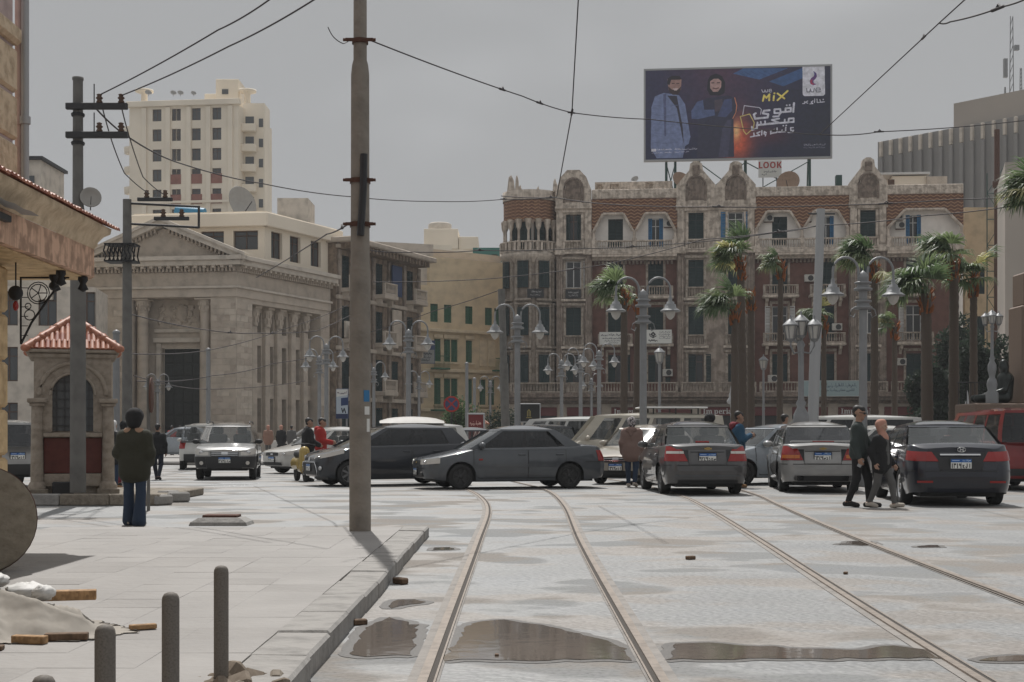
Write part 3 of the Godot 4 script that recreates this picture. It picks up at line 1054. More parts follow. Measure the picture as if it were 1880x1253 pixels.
func side_piece(mb: MB, c: Dictionary, u0: float, u1: float, v0: float, v1: float, s: float, off: float) -> void:
	var rows := []
	for j in 5:
		var v := lerpf(v0, v1, j / 4.0)
		var r := PackedVector3Array()
		for i in 3:
			var u := lerpf(u0, u1, i / 2.0)
			var xb := lerpf(c.gh[0], c.gh[3], u)
			var xt := lerpf(c.gh[1], c.gh[2], u)
			r.append(Vector3(lerpf(xb, xt, v), lerpf(c.belt - 0.02, c.H - 0.10, v), s * (lerpf(c.zb, c.zt, v) + 0.025 * sin(PI * v) + off)))
		rows.append(r)
	mb.grid(rows)

func screen_sheet(mb: MB, c: Dictionary, front: bool, k0: float, k1: float, z: float, off: float) -> void:
	var xb: float = c.gh[0] if front else c.gh[3]
	var xt: float = c.gh[1] if front else c.gh[2]
	var sg := 1.0 if front else -1.0
	var rows := []
	for j in 5:
		var v := lerpf(k0, k1, j / 4.0)
		var r := PackedVector3Array()
		for i in 9:
			var q := (i / 4.0 - 1.0) * z
			var bul := (1.0 - q * q) * (0.14 * (1.0 - v) + 0.015 * v)
			r.append(Vector3(lerpf(xb, xt, v) + sg * (bul + off), lerpf(c.belt - 0.02, c.H - 0.10, v) + off * 0.6, q * lerpf(c.zb, c.zt, v)))
		rows.append(r)
	mb.grid(rows)

func make_car(c: Dictionary, called: String, label: String, category: String, at: Vector3, turn: float) -> Node3D:
	var o := thing(called, label, category, at, turn, c.get("group", ""))
	var hl: float = c.L / 2
	var paint: Material = M[c.paint]
	c.arch = c.wr + 0.055
	if not c.has("rf"): c.rf = 0.42
	if not c.has("rr"): c.rr = 0.30
	c.zb = cw(c, 0, c.belt) - 0.035
	c.zt = c.zb * c.get("roof_w", 0.80)
	# body shell
	var st := [-hl, hl]
	for k in 7:
		st.append(hl - c.rf * (1 - cos(PI / 2 * k / 6.0)))
		st.append(-hl + c.rr * (1 - cos(PI / 2 * k / 6.0)))
	var x := -hl
	while x < hl:
		st.append(x)
		x += 0.17
	for wx in [c.wf, c.wb]:
		for k in 13:
			st.append(wx + c.arch * cos(PI * k / 12.0))
		st.append(wx + c.arch + 0.006)
		st.append(wx - c.arch - 0.006)
	st.sort()
	var rows := []
	var last := -99.0
	for sx in st:
		if sx - last < 0.004 or sx < -hl or sx > hl: continue
		last = sx
		var dk := cdeck(c, sx)
		var lo := clow(c, sx)
		var r := PackedVector3Array()
		for s in [1.0, -1.0]:
			var half := PackedVector3Array()
			for k in 9:
				half.append(cpos(c, sx, lerpf(lo, dk - 0.06, k / 8.0), s))
			var e := cpos(c, sx, dk - 0.06, s)
			half.append(Vector3(e.x, dk - 0.022, e.z * 0.985))
			half.append(Vector3(e.x, dk - 0.004, e.z * 0.945))
			half.append(Vector3(e.x, dk + 0.012, e.z * 0.70))
			half.append(Vector3(e.x, dk + 0.024, e.z * 0.35))
			if s > 0:
				r.append_array(half)
				r.append(Vector3(e.x, dk + 0.028, 0))
			else:
				half.reverse()
				r.append_array(half)
		rows.append(r)
	var b := MB.new()
	b.grid(rows)
	for r in [rows[0], rows[-1]]:
		var n: int = r.size()
		for k in n / 2:
			b.quad(r[k], r[mini(k + 1, n / 2)], r[maxi(n - 2 - k, n / 2)], r[n - 1 - k])
	obj(b, "body", paint, o)
	# roof, pillars and glass
	var rf := MB.new()
	var rr := []
	for j in 9:
		var t := j / 8.0
		var row := PackedVector3Array()
		for i in 11:
			var q := i / 5.0 - 1.0
			row.append(Vector3(lerpf(c.gh[1] + 0.02, c.gh[2] - 0.02, t), c.H - 0.10 + 0.10 * (1 - pow(absf(q), 3.0)) * (1 - 0.8 * pow(2 * t - 1, 2)), q * (c.zt + 0.012)))
		rr.append(row)
	rf.grid(rr)
	for s in [-1.0, 1.0]:
		side_piece(rf, c, -0.02, 1.02, 0.90, 1.0, s, 0.012)
		side_piece(rf, c, -0.03, 0.055, 0.0, 1.0, s, 0.010)
		side_piece(rf, c, c.get("cp", 0.93), 1.03, 0.0, 1.0, s, 0.010)
	screen_sheet(rf, c, true, 0.93, 1.01, 1.0, 0.008)
	screen_sheet(rf, c, false, 0.93, 1.01, 1.0, 0.008)
	obj(rf, "roof", paint, o)
	var gl: Material = M[c.get("glass", "car_glass")]
	var ws := MB.new()
	screen_sheet(ws, c, true, 0.0, 0.95, 0.985, 0.0)
	obj(ws, "windscreen", M[c.get("front_glass", "car_glass")], o)
	var rw := MB.new()
	screen_sheet(rw, c, false, 0.0, 0.95, 0.985, 0.0)
	obj(rw, "rear_window", M[c.get("rear_glass", c.get("glass", "car_glass"))], o)
	var cuts: Array = c.get("cuts", [0.055, 0.47, 0.52, 0.93])
	for s in [-1.0, 1.0]:
		for k in range(0, cuts.size() - 1, 2):
			var sw := MB.new()
			side_piece(sw, c, cuts[k], cuts[k + 1], 0.03, 0.90, s, 0.0)
			obj(sw, "side_window", gl, o)
		for k in range(1, cuts.size() - 2, 2):
			var pl := MB.new()
			side_piece(pl, c, cuts[k], cuts[k + 1], 0.0, 0.91, s, 0.006)
			obj(pl, "pillar", M.trim_black if not c.has("body_pillars") else paint, o)
		var tr := MB.new()
		side_piece(tr, c, 0.0, 1.0, -0.01, 0.035, s, 0.014)
		obj(tr, "window_trim", M[c.get("trim", "trim_black")], o)
	# cabin: dark tub with seats and headrests
	var cb := MB.new()
	cb.bx(c.gh[3] + 0.1, c.gh[0] - 0.05, c.belt - 0.02, c.belt + 0.034, -c.zb + 0.03, c.zb - 0.03)
	obj(cb, "cabin_tub", M.cabin, o)
	for sx in c.get("seats", [0.15, -0.75]):
		for s in [-1.0, 1.0]:
			var se := MB.new()
			se.cbx(sx - 0.09, sx + 0.08, c.belt + 0.035, c.belt + (c.H - c.belt) * 0.45, s * 0.36 - 0.24, s * 0.36 + 0.24, 0.05)
			var sn := obj(se, "seat", M.seat_grey, o)
			var hr := MB.new()
			hr.cbx(sx - 0.09, sx + 0.02, c.belt + (c.H - c.belt) * 0.46, c.belt + (c.H - c.belt) * 0.78, s * 0.36 - 0.12, s * 0.36 + 0.12, 0.04)
			obj(hr, "headrest", M.seat_grey, sn)
	# underside
	var ub := MB.new()
	ub.bx(-hl + 0.28, hl - 0.3, c.sill - 0.03, c.sill + 0.32, -c.W / 2 + 0.27, c.W / 2 - 0.27)
	obj(ub, "underbody", M.trim_black, o)
	# doors with handles
	var split := lerpf(c.gh[0], c.gh[3], c.get("split", 0.495))
	var doors: Array = c.get("doors", [[split + 0.01, c.wf - c.arch * 0.85], [maxf(c.wb + c.arch * 0.3, c.gh[3] + 0.1), split - 0.01]])
	for s in [-1.0, 1.0]:
		for d in doors:
			var gap := MB.new()
			cpatch(gap, c, d[0] - 0.014, d[1] + 0.014, [c.sill + 0.05, c.sill + 0.05], [c.belt - 0.03, c.belt - 0.03], s, 0.003, 10)
			obj(gap, "door_gap", M.trim_black, o)
			var dp := MB.new()
			cpatch(dp, c, d[0], d[1], [c.sill + 0.065, c.sill + 0.065], [c.belt - 0.035, c.belt - 0.035], s, 0.010, 10, 6)
			var dn := obj(dp, "door", paint, o)
			var hp := cpos(c, d[0] + 0.14, c.belt - 0.13, s, 0.02)
			var hm := MB.new()
			hm.cbx(hp.x - 0.09, hp.x + 0.09, hp.y - 0.018, hp.y + 0.018, hp.z - 0.02, hp.z + 0.02, 0.008)
			obj(hm, "handle", M[c.get("handle", c.paint)], dn)
	if c.has("rub_strip"):
		for s in [-1.0, 1.0]:
			var rs := MB.new()
			cpatch(rs, c, c.wb + c.arch + 0.02, c.wf - c.arch - 0.02, [0.50, 0.50], [0.56, 0.56], s, 0.018, 10, 1)
			obj(rs, "rubbing_strip", M[c.rub_strip], o)
	# wheels
	var wm := wheel_meshes(c.wr, 0.2)
	for wx in [c.wf, c.wb]:
		for s in [-1.0, 1.0]:
			var w := put(wm[0], "wheel", M.tyre, o, Transform3D(Basis(Vector3.UP, 0.0 if s > 0 else PI), Vector3(wx, c.wr, s * (c.W / 2 - 0.135))))
			put(wm[1], "rim", M[c.get("rim", "rim")], w)
			put(wm[2], "brake_disc", M.hub_dark, w)
	# lamps
	for s in [-1.0, 1.0]:
		var h: Dictionary = c.head
		var hd := MB.new()
		cpatch(hd, c, hl - h.back, hl, [h.y0 + h.get("rise", 0.0), h.y0], [h.y1 + h.get("rise", 0.0), h.y1], s, 0.012, 8)
		front_bit(hd, c, 1.0, s, h.inner, h.y0, h.y1, 0.012)
		var hn := obj(hd, "headlight", M[h.get("lens", "lens_white")], o)
		var bowl := MB.new()
		var bp := cpos(c, hl - 0.06, (h.y0 + h.y1) / 2, s)
		bowl.ball(Vector3(bp.x + 0.02, bp.y, bp.z - s * 0.03), 0.03, (h.y1 - h.y0) * 0.33, 0.07, 10)
		obj(bowl, "reflector", M.chrome, hn)
		var tl: Dictionary = c.tail
		var td := MB.new()
		cpatch(td, c, -hl, -hl + tl.back, [tl.y0, tl.y0 + tl.get("rise", 0.0)], [tl.y1, tl.y1 + tl.get("rise", 0.0)], s, 0.012, 8)
		front_bit(td, c, -1.0, s, tl.inner, tl.y0, tl.y1, 0.012, -1.0, tl.get("slant", 0.0))
		var tn := obj(td, "tail_light", M.lens_red, o)
		if tl.has("band"):
			var wbm := MB.new()
			cpatch(wbm, c, -hl, -hl + tl.back * 0.7, [tl.band[0], tl.band[0]], [tl.band[1], tl.band[1]], s, 0.018, 6, 1)
			front_bit(wbm, c, -1.0, s, tl.inner + tl.get("slant", 0.0) * 0.55, tl.band[0], tl.band[1], 0.018)
			obj(wbm, "indicator", M[tl.get("band_lens", "lens_white")], tn)
		# mirror
		var mp := Vector3(c.gh[0] - 0.22, c.belt + 0.07, s * (c.zb + 0.11))
		var mm := MB.new()
		mm.ball(mp, 0.075, 0.075, 0.115, 12)
		mm.cbx(mp.x - 0.02, mp.x + 0.03, mp.y - 0.06, mp.y - 0.02, mp.z - s * 0.05 - 0.08, mp.z - s * 0.05 + 0.08, 0.01)
		obj(mm, "mirror", M[c.get("mirror", c.paint)], o)
	# gap between boot and bumper, and the two upright gaps of the boot lid
	if c.has("boot"):
		var bg := MB.new()
		for s in [-1.0, 1.0]:
			cpatch(bg, c, -hl, c.wb - c.arch - 0.03, [c.boot - 0.008, c.boot - 0.008], [c.boot + 0.006, c.boot + 0.006], s, 0.006, 8, 1)
			front_bit(bg, c, -1.0, s, 0.0, c.boot - 0.008, c.boot + 0.006, 0.006)
			front_bit(bg, c, -1.0, s, c.tail.inner - 0.035, c.boot + 0.006, cdeck(c, -hl) - 0.06, 0.006, c.tail.inner - 0.022, c.tail.get("slant", 0.0) * 1.1)
		obj(bg, "boot_gap", M.trim_black, o)
	if c.has("bumper_f"):
		var bm := MB.new()
		for s in [-1.0, 1.0]:
			cpatch(bm, c, c.wf + c.arch + 0.01, hl, [c.bumper_f[0], c.bumper_f[0]], [c.bumper_f[1], c.bumper_f[1]], s, 0.014, 10)
			front_bit(bm, c, 1.0, s, 0.0, c.bumper_f[0], c.bumper_f[1], 0.014)
		obj(bm, "bumper", M.trim_black, o)
	# grille, bumper inserts, number plates
	for p in c.get("fronts", []):
		var fm := MB.new()
		front_bit(fm, c, 1.0, 1.0, -p[1], p[2], p[3], 0.012 + p[4], p[1])
		obj(fm, p[0], M[p[5]], o)
	for p in c.get("rears", []):
		var fm := MB.new()
		front_bit(fm, c, -1.0, 1.0, -p[1], p[2], p[3], 0.012 + p[4], p[1])
		obj(fm, p[0], M[p[5]], o)
	var pf: Array = c.get("plate_f", [])
	if pf:
		plate(o, c, 1.0, pf[0], pf[1], pf[2] if pf.size() > 2 else 0.0)
	var pb: Array = c.get("plate_b", [])
	if pb:
		plate(o, c, -1.0, pb[0], pb[1], 0.0)
	o.scale = Vector3.ONE * c.get("scale", 1.0)
	return o

# a strip across the flat end of a car, from z inner to the rounded corner (or to outer)
func front_bit(mb: MB, c: Dictionary, e: float, s: float, inner: float, y0: float, y1: float, off: float, outer := -1.0, slant := 0.0) -> void:
	var hl: float = c.L / 2
	var rows := []
	for j in 4:
		var y := lerpf(y0, y1, j / 3.0)
		var q := cpos(c, hl * e, y, s)
		var z1: float = absf(q.z) + 0.004 if outer < 0 else outer
		var r := PackedVector3Array()
		for i in 5:
			r.append(Vector3(q.x + e * off, y, s * lerpf(inner + slant * j / 3.0, z1, i / 4.0)))
		rows.append(r)
	mb.grid(rows)

func plate(o: Node3D, c: Dictionary, e: float, y: float, k: int, zc: float) -> void:
	var q := cpos(c, c.L / 2 * e, y, 1.0)
	var bk := MB.new()
	bk.bx(minf(q.x + e * 0.012, q.x + e * 0.03), maxf(q.x + e * 0.012, q.x + e * 0.03), y - 0.095, y + 0.095, zc - 0.185, zc + 0.185)
	var n := obj(bk, "number_plate", M.trim_black, o)
	face("plate_print", 0.35, 0.17, M["plate_%d" % k], n, Transform3D(Basis(Vector3.UP, PI / 2 * e), Vector3(q.x + e * 0.034, y, zc)))

func sedan(paint: String) -> Dictionary:
	return {"scale": 1.09, "L": 4.3, "W": 1.72, "H": 1.48, "sill": 0.19, "belt": 0.93, "wr": 0.30, "wf": 1.34, "wb": -1.20, "paint": paint,
		"deck": [[2.15, 0.66], [2.0, 0.72], [1.6, 0.80], [0.95, 0.93], [0.6, 0.95], [-1.2, 0.99], [-1.55, 1.02], [-2.05, 1.01], [-2.15, 0.95]],
		"gh": [0.98, 0.28, -0.92, -1.62], "cp": 0.86, "cuts": [0.055, 0.44, 0.475, 0.80],
		"head": {"back": 0.42, "y0": 0.56, "y1": 0.68, "inner": 0.42, "rise": 0.08}, "tail": {"back": 0.26, "y0": 0.66, "y1": 0.93, "inner": 0.52},
		"fronts": [["grille", 0.36, 0.56, 0.66, 0.0, "trim_black"], ["grille_badge", 0.07, 0.585, 0.635, 0.008, "chrome"], ["air_intake", 0.55, 0.26, 0.36, 0.0, "trim_black"]],
		"rears": [], "plate_f": [0.45, 3], "plate_b": [0.72, 0], "boot": 0.60}

func van(paint: String) -> Dictionary:
	return {"L": 4.7, "W": 1.72, "H": 1.98, "sill": 0.24, "belt": 1.16, "wr": 0.32, "wf": 1.42, "wb": -1.28, "paint": paint, "rf": 0.34, "rr": 0.2, "tumble": 0.03, "bulge": 0.05, "bulge_y": 0.6, "roof_w": 0.86,
		"deck": [[2.35, 0.92], [2.26, 1.08], [2.12, 1.15], [1.6, 1.18], [-2.35, 1.18]],
		"gh": [2.10, 1.48, -2.22, -2.31], "cp": 0.955, "cuts": [0.045, 0.20, 0.235, 0.43, 0.46, 0.68, 0.71, 0.955], "body_pillars": true, "trim": paint, "seats": [0.9, 0.0, -0.9], "split": 0.22,
		"doors": [[0.86, 1.10], [-0.55, 0.82]],
		"head": {"back": 0.2, "y0": 0.66, "y1": 0.82, "inner": 0.45}, "tail": {"back": 0.05, "y0": 0.78, "y1": 1.05, "inner": 0.66},
		"fronts": [["grille", 0.44, 0.68, 0.80, 0.0, "trim_black"], ["bumper", 0.66, 0.32, 0.52, 0.03, "trim_black"]],
		"rears": [["bumper", 0.74, 0.36, 0.52, 0.05, "trim_black"]], "plate_f": [0.44, 3], "plate_b": [0.70, 1]}

func suv(paint: String) -> Dictionary:
	return {"L": 4.4, "W": 1.80, "H": 1.70, "sill": 0.30, "belt": 1.05, "wr": 0.355, "wf": 1.30, "wb": -1.30, "paint": paint, "rf": 0.40, "rr": 0.25, "roof_w": 0.80,
		"deck": [[2.2, 0.86], [2.06, 0.93], [1.7, 0.98], [1.05, 1.06], [-2.2, 1.08]],
		"gh": [1.12, 0.42, -1.85, -2.10], "cuts": [0.05, 0.34, 0.37, 0.66, 0.69, 0.94], "seats": [0.1, -0.8],
		"head": {"back": 0.4, "y0": 0.72, "y1": 0.88, "inner": 0.46, "rise": 0.06}, "tail": {"back": 0.2, "y0": 0.8, "y1": 1.1, "inner": 0.66},
		"fronts": [["grille", 0.40, 0.70, 0.87, 0.0, "trim_black"], ["grille_bar", 0.38, 0.72, 0.735, 0.01, "chrome"], ["grille_bar", 0.38, 0.765, 0.78, 0.01, "chrome"], ["grille_bar", 0.38, 0.81, 0.825, 0.01, "chrome"], ["grille_badge", 0.09, 0.75, 0.83, 0.016, "chrome"], ["grille_surround", 0.42, 0.868, 0.885, 0.01, "chrome"]],
		"rears": [["bumper", 0.7, 0.34, 0.6, 0.02, "trim_black"]], "plate_f": [0.585, 3], "plate_b": [0.8, 1]}

func hatch(paint: String) -> Dictionary:
	return {"scale": 1.06, "L": 3.98, "W": 1.72, "H": 1.52, "sill": 0.19, "belt": 0.97, "wr": 0.31, "wf": 1.22, "wb": -1.24, "paint": paint, "rf": 0.50, "rr": 0.32,
		"deck": [[1.99, 0.68], [1.88, 0.76], [1.5, 0.87], [0.98, 0.97], [0.6, 0.98], [-1.99, 1.05]],
		"gh": [1.12, 0.20, -1.42, -1.86], "cp": 0.84, "cuts": [0.055, 0.42, 0.45, 0.83],
		"head": {"back": 0.62, "y0": 0.66, "y1": 0.76, "inner": 0.40, "rise": 0.14}, "tail": {"back": 0.3, "y0": 0.78, "y1": 1.0, "inner": 0.55},
		"fronts": [["grille", 0.50, 0.28, 0.58, 0.0, "trim_black"], ["grille_badge", 0.08, 0.62, 0.70, 0.008, "chrome"], ["grille_trim", 0.53, 0.575, 0.595, 0.004, "chrome"]],
		"rears": [], "plate_f": [0.46, 2], "plate_b": [0.72, 0]}

# dished emblem: a small bar across a badge
func emblem(o: Node3D, x: float, y: float, m: Material, kind: String) -> void:
	var mb := MB.new()
	mb.xf = Transform3D(Basis.IDENTITY, Vector3(x, y, 0))
	match kind:
		"bow":
			mb.bx(-0.012, 0.012, -0.014, 0.014, -0.07, 0.07)
			mb.bx(-0.012, 0.012, -0.026, 0.026, -0.03, 0.03)
		"ring":
			var p := []
			for i in 21:
				p.append(Vector3(0, sin(TAU * i / 20) * 0.04, cos(TAU * i / 20) * 0.065))
			mb.tube(p, 0.007, 5)
			mb.bx(-0.007, 0.007, -0.03, 0.03, -0.03, -0.018); mb.bx(-0.007, 0.007, -0.03, 0.03, 0.018, 0.03); mb.bx(-0.007, 0.007, -0.007, 0.007, -0.03, 0.03)
	obj(mb, "emblem", m, o)

func make_vehicles() -> void:
	make_plates()
	var c: Dictionary
	# grey saloon seen from behind
	c = sedan("paint_grey")
	c.merge({"L": 4.25, "H": 1.50, "plate_b": [0.76, 0], "glass": "car_glass", "front_glass": "car_glass"}, true)
	c.tail = {"back": 0.26, "y0": 0.68, "y1": 0.98, "inner": 0.40, "slant": 0.13, "band": [0.83, 0.88]}
	c.rears = [["boot_recess", 0.34, 0.62, 0.86, 0.0, "paint_grey"], ["recess_lip", 0.34, 0.86, 0.872, 0.012, "trim_black"], ["bumper_strip", 0.66, 0.38, 0.405, 0.012, "paint_slate"], ["lower_valance", 0.60, 0.235, 0.30, 0.006, "trim_black"]]
	var o := make_car(c, "saloon_car", "dark grey saloon seen from behind with chestnut red tail lights", "car", Vector3(4.12, 0, -32.9), PI / 2 + 0.05)
	emblem(o, -2.14, 0.93, M.gold, "bow")
	third_light(o, Vector3(-1.5, 1.06, 0))
	# silver saloon with a boot spoiler and four exhaust tips
	c = sedan("paint_silver")
	c.merge({"L": 4.25, "H": 1.50, "plate_b": [0.76, 1], "rear_glass": "tint_glass"}, true)
	c.tail = {"back": 0.26, "y0": 0.68, "y1": 0.98, "inner": 0.40, "slant": 0.13, "band": [0.72, 0.79], "band_lens": "lens_amber"}
	c.rears = [["boot_recess", 0.36, 0.62, 0.86, 0.0, "paint_silver"], ["recess_lip", 0.36, 0.86, 0.872, 0.012, "trim_black"], ["diffuser", 0.52, 0.25, 0.36, 0.01, "trim_black"]]
	o = make_car(c, "saloon_car", "silver saloon with boot spoiler and four exhaust tips seen from behind", "car", Vector3(7.22, 0, -34.1), PI / 2 - 0.1)
	emblem(o, -2.14, 0.92, M.gold, "bow")
	var sp := MB.new()
	sp.cbx(-2.16, -1.98, 1.05, 1.085, -0.66, 0.66, 0.012)
	obj(sp, "boot_spoiler", M.paint_silver, o)
	var br := MB.new()
	br.bx(-2.172, -2.15, 1.057, 1.078, -0.22, 0.22)
	obj(br, "brake_light", M.lens_red, o)
	for z in [-0.55, -0.44, 0.44, 0.55]:
		var ex := MB.new()
		ex.cyl(Vector3(-2.02, 0.32, z), Vector3(-2.20, 0.32, z), 0.045, 0.048, 14, false)
		ex.cyl(Vector3(-2.19, 0.32, z), Vector3(-2.05, 0.32, z), 0.034, 0.03, 14, false)
		obj(ex, "exhaust_tip", M.chrome, o)
	# navy saloon near the crossing couple
	c = sedan("paint_navy")
	c.merge({"L": 4.5, "W": 1.78, "H": 1.47, "wf": 1.40, "wb": -1.27, "wr": 0.315, "belt": 0.95, "plate_b": [0.72, 2], "rear_glass": "car_glass", "rr": 0.34}, true)
	c.deck = [[2.25, 0.66], [2.1, 0.73], [1.6, 0.83], [0.95, 0.95], [0.6, 0.97], [-1.3, 1.02], [-1.7, 1.05], [-2.12, 1.04], [-2.25, 0.97]]
	c.gh = [1.05, 0.25, -0.95, -1.80]
	c.tail = {"back": 0.30, "y0": 0.76, "y1": 0.92, "inner": 0.36, "slant": 0.10, "rise": 0.02}
	c.rears = [["chrome_strip", 0.33, 0.86, 0.885, 0.012, "chrome"], ["plate_recess", 0.36, 0.62, 0.84, 0.0, "trim_black"], ["reflector", 0.72, 0.40, 0.435, 0.004, "lens_red"], ["lower_valance", 0.46, 0.24, 0.50, 0.01, "paint_navy"]]
	c.rim = "chrome"
	o = make_car(c, "saloon_car", "navy saloon with chrome boot strip beside the crossing couple", "car", Vector3(8.42, 0, -28.15), PI / 2 - 0.105)
	emblem(o, -2.27, 0.955, M.chrome, "ring")
	# slate saloon crossing the tracks
	c = sedan("paint_slate")
	c.merge({"L": 4.24, "W": 1.68, "H": 1.43, "wf": 1.30, "wb": -1.22, "wr": 0.285, "belt": 0.90, "plate_f": [0.40, 0, 0.10], "rim": "hub_dark", "rub_strip": "paint_slate", "glass": "tint_glass", "mirror": "paint_slate"}, true)
	c.deck = [[2.12, 0.62], [2.0, 0.68], [1.6, 0.76], [0.95, 0.90], [0.6, 0.92], [-1.2, 0.95], [-1.6, 0.98], [-2.0, 0.96], [-2.12, 0.90]]
	c.gh = [1.05, 0.30, -0.88, -1.55]
	c.head = {"back": 0.34, "y0": 0.55, "y1": 0.67, "inner": 0.38, "rise": 0.03}
	c.tail = {"back": 0.22, "y0": 0.62, "y1": 0.86, "inner": 0.5}
	c.fronts = [["grille", 0.34, 0.55, 0.64, 0.0, "trim_black"], ["grille_badge", 0.05, 0.58, 0.61, 0.01, "gold"], ["air_intake", 0.5, 0.27, 0.36, 0.0, "trim_black"], ["bumper_strip", 0.62, 0.44, 0.475, 0.016, "trim_black"]]
	o = make_car(c, "saloon_car", "slate grey older saloon with steel wheels standing across the tram tracks", "car", Vector3(-0.10, 0, -35.2), PI + 0.28)
	for s in [-1.0, 1.0]:
		var rp := MB.new()
		var q := cpos(c, 0.86, 0.66, s, 0.012)
		rp.cbx(q.x - 0.045, q.x + 0.045, q.y - 0.02, q.y + 0.02, q.z - 0.012, q.z + 0.012, 0.006)
		obj(rp, "side_indicator", M.lens_red, o)
	# dark hatchback behind the pole
	c = hatch("paint_dark")
	c.merge({"glass": "tint_glass", "group": ""}, true)
	o = make_car(c, "hatchback_car", "dark grey hatchback with wide black grille behind the concrete pole", "car", Vector3(-3.28, 0, -37.2), PI + 0.42)
	for s in [-1.0, 1.0]:
		var fl := MB.new()
		var q := cpos(c, 1.90, 0.44, s, 0.01)
		fl.ball(q, 0.05, 0.06, 0.06, 12)
		obj(fl, "fog_light", M.chrome, o)
		var ct := MB.new()
		ct.tube([Vector3(2.005, 0.575, s * 0.50), Vector3(2.0, 0.50, s * 0.56), Vector3(1.985, 0.36, s * 0.62), Vector3(1.96, 0.26, s * 0.58)], 0.012, 6)
		obj(ct, "grille_trim", M.chrome, o)
	# sport utility vehicle driving towards the tracks
	c = suv("paint_silver")
	c.merge({"mirror": "trim_black", "rim": "rim", "bumper_f": [0.34, 0.69]}, true)
	o = make_car(c, "utility_vehicle", "silver sport utility vehicle with black bumper and barred grille facing the footway", "car", Vector3(-8.62, 0, -43.2), -PI / 2 + 0.13)
	for s in [-1.0, 1.0]:
		var rk := MB.new()
		rk.tube([Vector3(0.35, 1.66, s * 0.62), Vector3(0.2, 1.72, s * 0.62), Vector3(-1.5, 1.72, s * 0.62), Vector3(-1.7, 1.66, s * 0.62)], 0.018, 6)
		obj(rk, "roof_rail", M.trim_black, o)
		var fl := MB.new()
		fl.cyl(Vector3(2.12, 0.50, s * 0.66), Vector3(2.20, 0.50, s * 0.66), 0.06, 0.055, 12)
		obj(fl, "fog_light", M.lens_white, o)
	# red van
	c = van("paint_red")
	c.merge({"rear_glass": "tint_glass"}, true)
	o = make_car(c, "passenger_van", "dark red passenger van with square side windows behind the navy saloon", "van", Vector3(12.3, 0, -35.4), PI / 2 - 0.03)
	var hb := MB.new()
	hb.cbx(-2.40, -2.36, 0.96, 1.0, -0.28, 0.28, 0.01)
	obj(hb, "tailgate_handle", M.chrome, o)
	# cream minibus
	c = van("paint_cream")
	c.merge({"L": 4.9, "H": 2.02}, true)
	o = make_car(c, "minibus", "cream minibus with dark side windows behind the woman in mauve", "minibus", Vector3(4.15, 0, -44.4), PI + 0.06)
	var ro := MB.new()
	ro.cbx(-1.9, 0.2, 2.14, 2.19, -0.62, 0.62, 0.02)
	obj(ro, "roof_board", M.white_paint, o)
	var rk := MB.new()
	for x in [-1.6, -0.9, -0.2]:
		for s in [-1.0, 1.0]:
			rk.bx(x - 0.02, x + 0.02, 1.96, 2.15, s * 0.55 - 0.02, s * 0.55 + 0.02)
	obj(rk, "roof_rack", M.trim_black, o)
	# pale saloon nose beside the grey one
	c = sedan("paint_champagne")
	c.fronts = [["grille", 0.40, 0.54, 0.68, 0.0, "trim_black"], ["grille_bar", 0.36, 0.575, 0.59, 0.01, "chrome"], ["grille_bar", 0.36, 0.63, 0.645, 0.01, "chrome"], ["grille_badge", 0.08, 0.56, 0.66, 0.016, "chrome"], ["air_intake", 0.56, 0.24, 0.34, 0.0, "trim_black"]]
	c.plate_f = [0.43, 1]
	make_car(c, "saloon_car", "champagne saloon with barred grille nosing out beside the woman in mauve", "car", Vector3(3.75, 0, -39.4), PI + 1.12)
	# ice grey saloon behind the man in blue
	c = sedan("paint_ice")
	c.head = {"back": 0.5, "y0": 0.60, "y1": 0.72, "inner": 0.40, "rise": 0.1}
	c.rim = "hub_dark"
	make_car(c, "saloon_car", "ice grey saloon standing behind the man in a blue jacket", "car", Vector3(7.0, 0, -38.3), PI + 0.45)
	# vehicles further off
	c = van("paint_white")
	c.merge({"L": 5.0, "H": 2.0, "glass": "tint_glass"}, true)
	make_car(c, "minibus", "white minibus whose roof shows behind the silver saloon", "minibus", Vector3(11.2, 0, -47.5), PI + 0.02)
	c = suv("paint_navy")
	c.merge({"H": 1.62, "glass": "tint_glass", "front_glass": "car_glass"}, true)
	make_car(c, "utility_vehicle", "dark blue estate car with arched roof between couple and red van", "car", Vector3(12.3, 0, -43.0), PI + 0.25)
	c = hatch("paint_white")
	make_car(c, "hatchback_car", "white hatchback behind the dark blue estate car", "car", Vector3(10.6, 0, -42.6), PI + 0.5)
	c = suv("paint_white")
	c.merge({"H": 1.72}, true)
	o = make_car(c, "utility_vehicle", "white car with a wrapped load on its roof behind the hatchback", "car", Vector3(-3.6, 0, -46.5), PI + 0.1)
	var ld := MB.new()
	var rr := []
	for j in 9:
		var t := j / 8.0
		var row := PackedVector3Array()
		for i in 9:
			var q := i / 4.0 - 1.0
			row.append(Vector3(lerpf(0.75, -1.35, t), 1.70 + 0.22 * (1 - pow(absf(q), 2.4)) * pow(sin(PI * clampf(t * 0.96 + 0.02, 0, 1)), 0.35), q * 0.66))
		rr.append(row)
	ld.grid(rr)
	obj(ld, "wrapped_load", M.dish_pale, o)
	c = sedan("paint_white")
	make_car(c, "saloon_car", "white saloon behind the man in red", "car", Vector3(-6.35, 0, -49.5), PI + 0.7)
	c = suv("paint_white")
	c.merge({"H": 1.78, "rims": 1}, true)
	make_car(c, "utility_vehicle", "white people carrier close behind the silver sport utility vehicle", "car", Vector3(-12.1, 0, -55.5), PI / 2 + 0.2)
	c = sedan("paint_ice")
	make_car(c, "saloon_car", "pale saloon parked before the bank door", "car", Vector3(-17.0, 0.16, -73), PI + 0.1)
	c = sedan("paint_white")
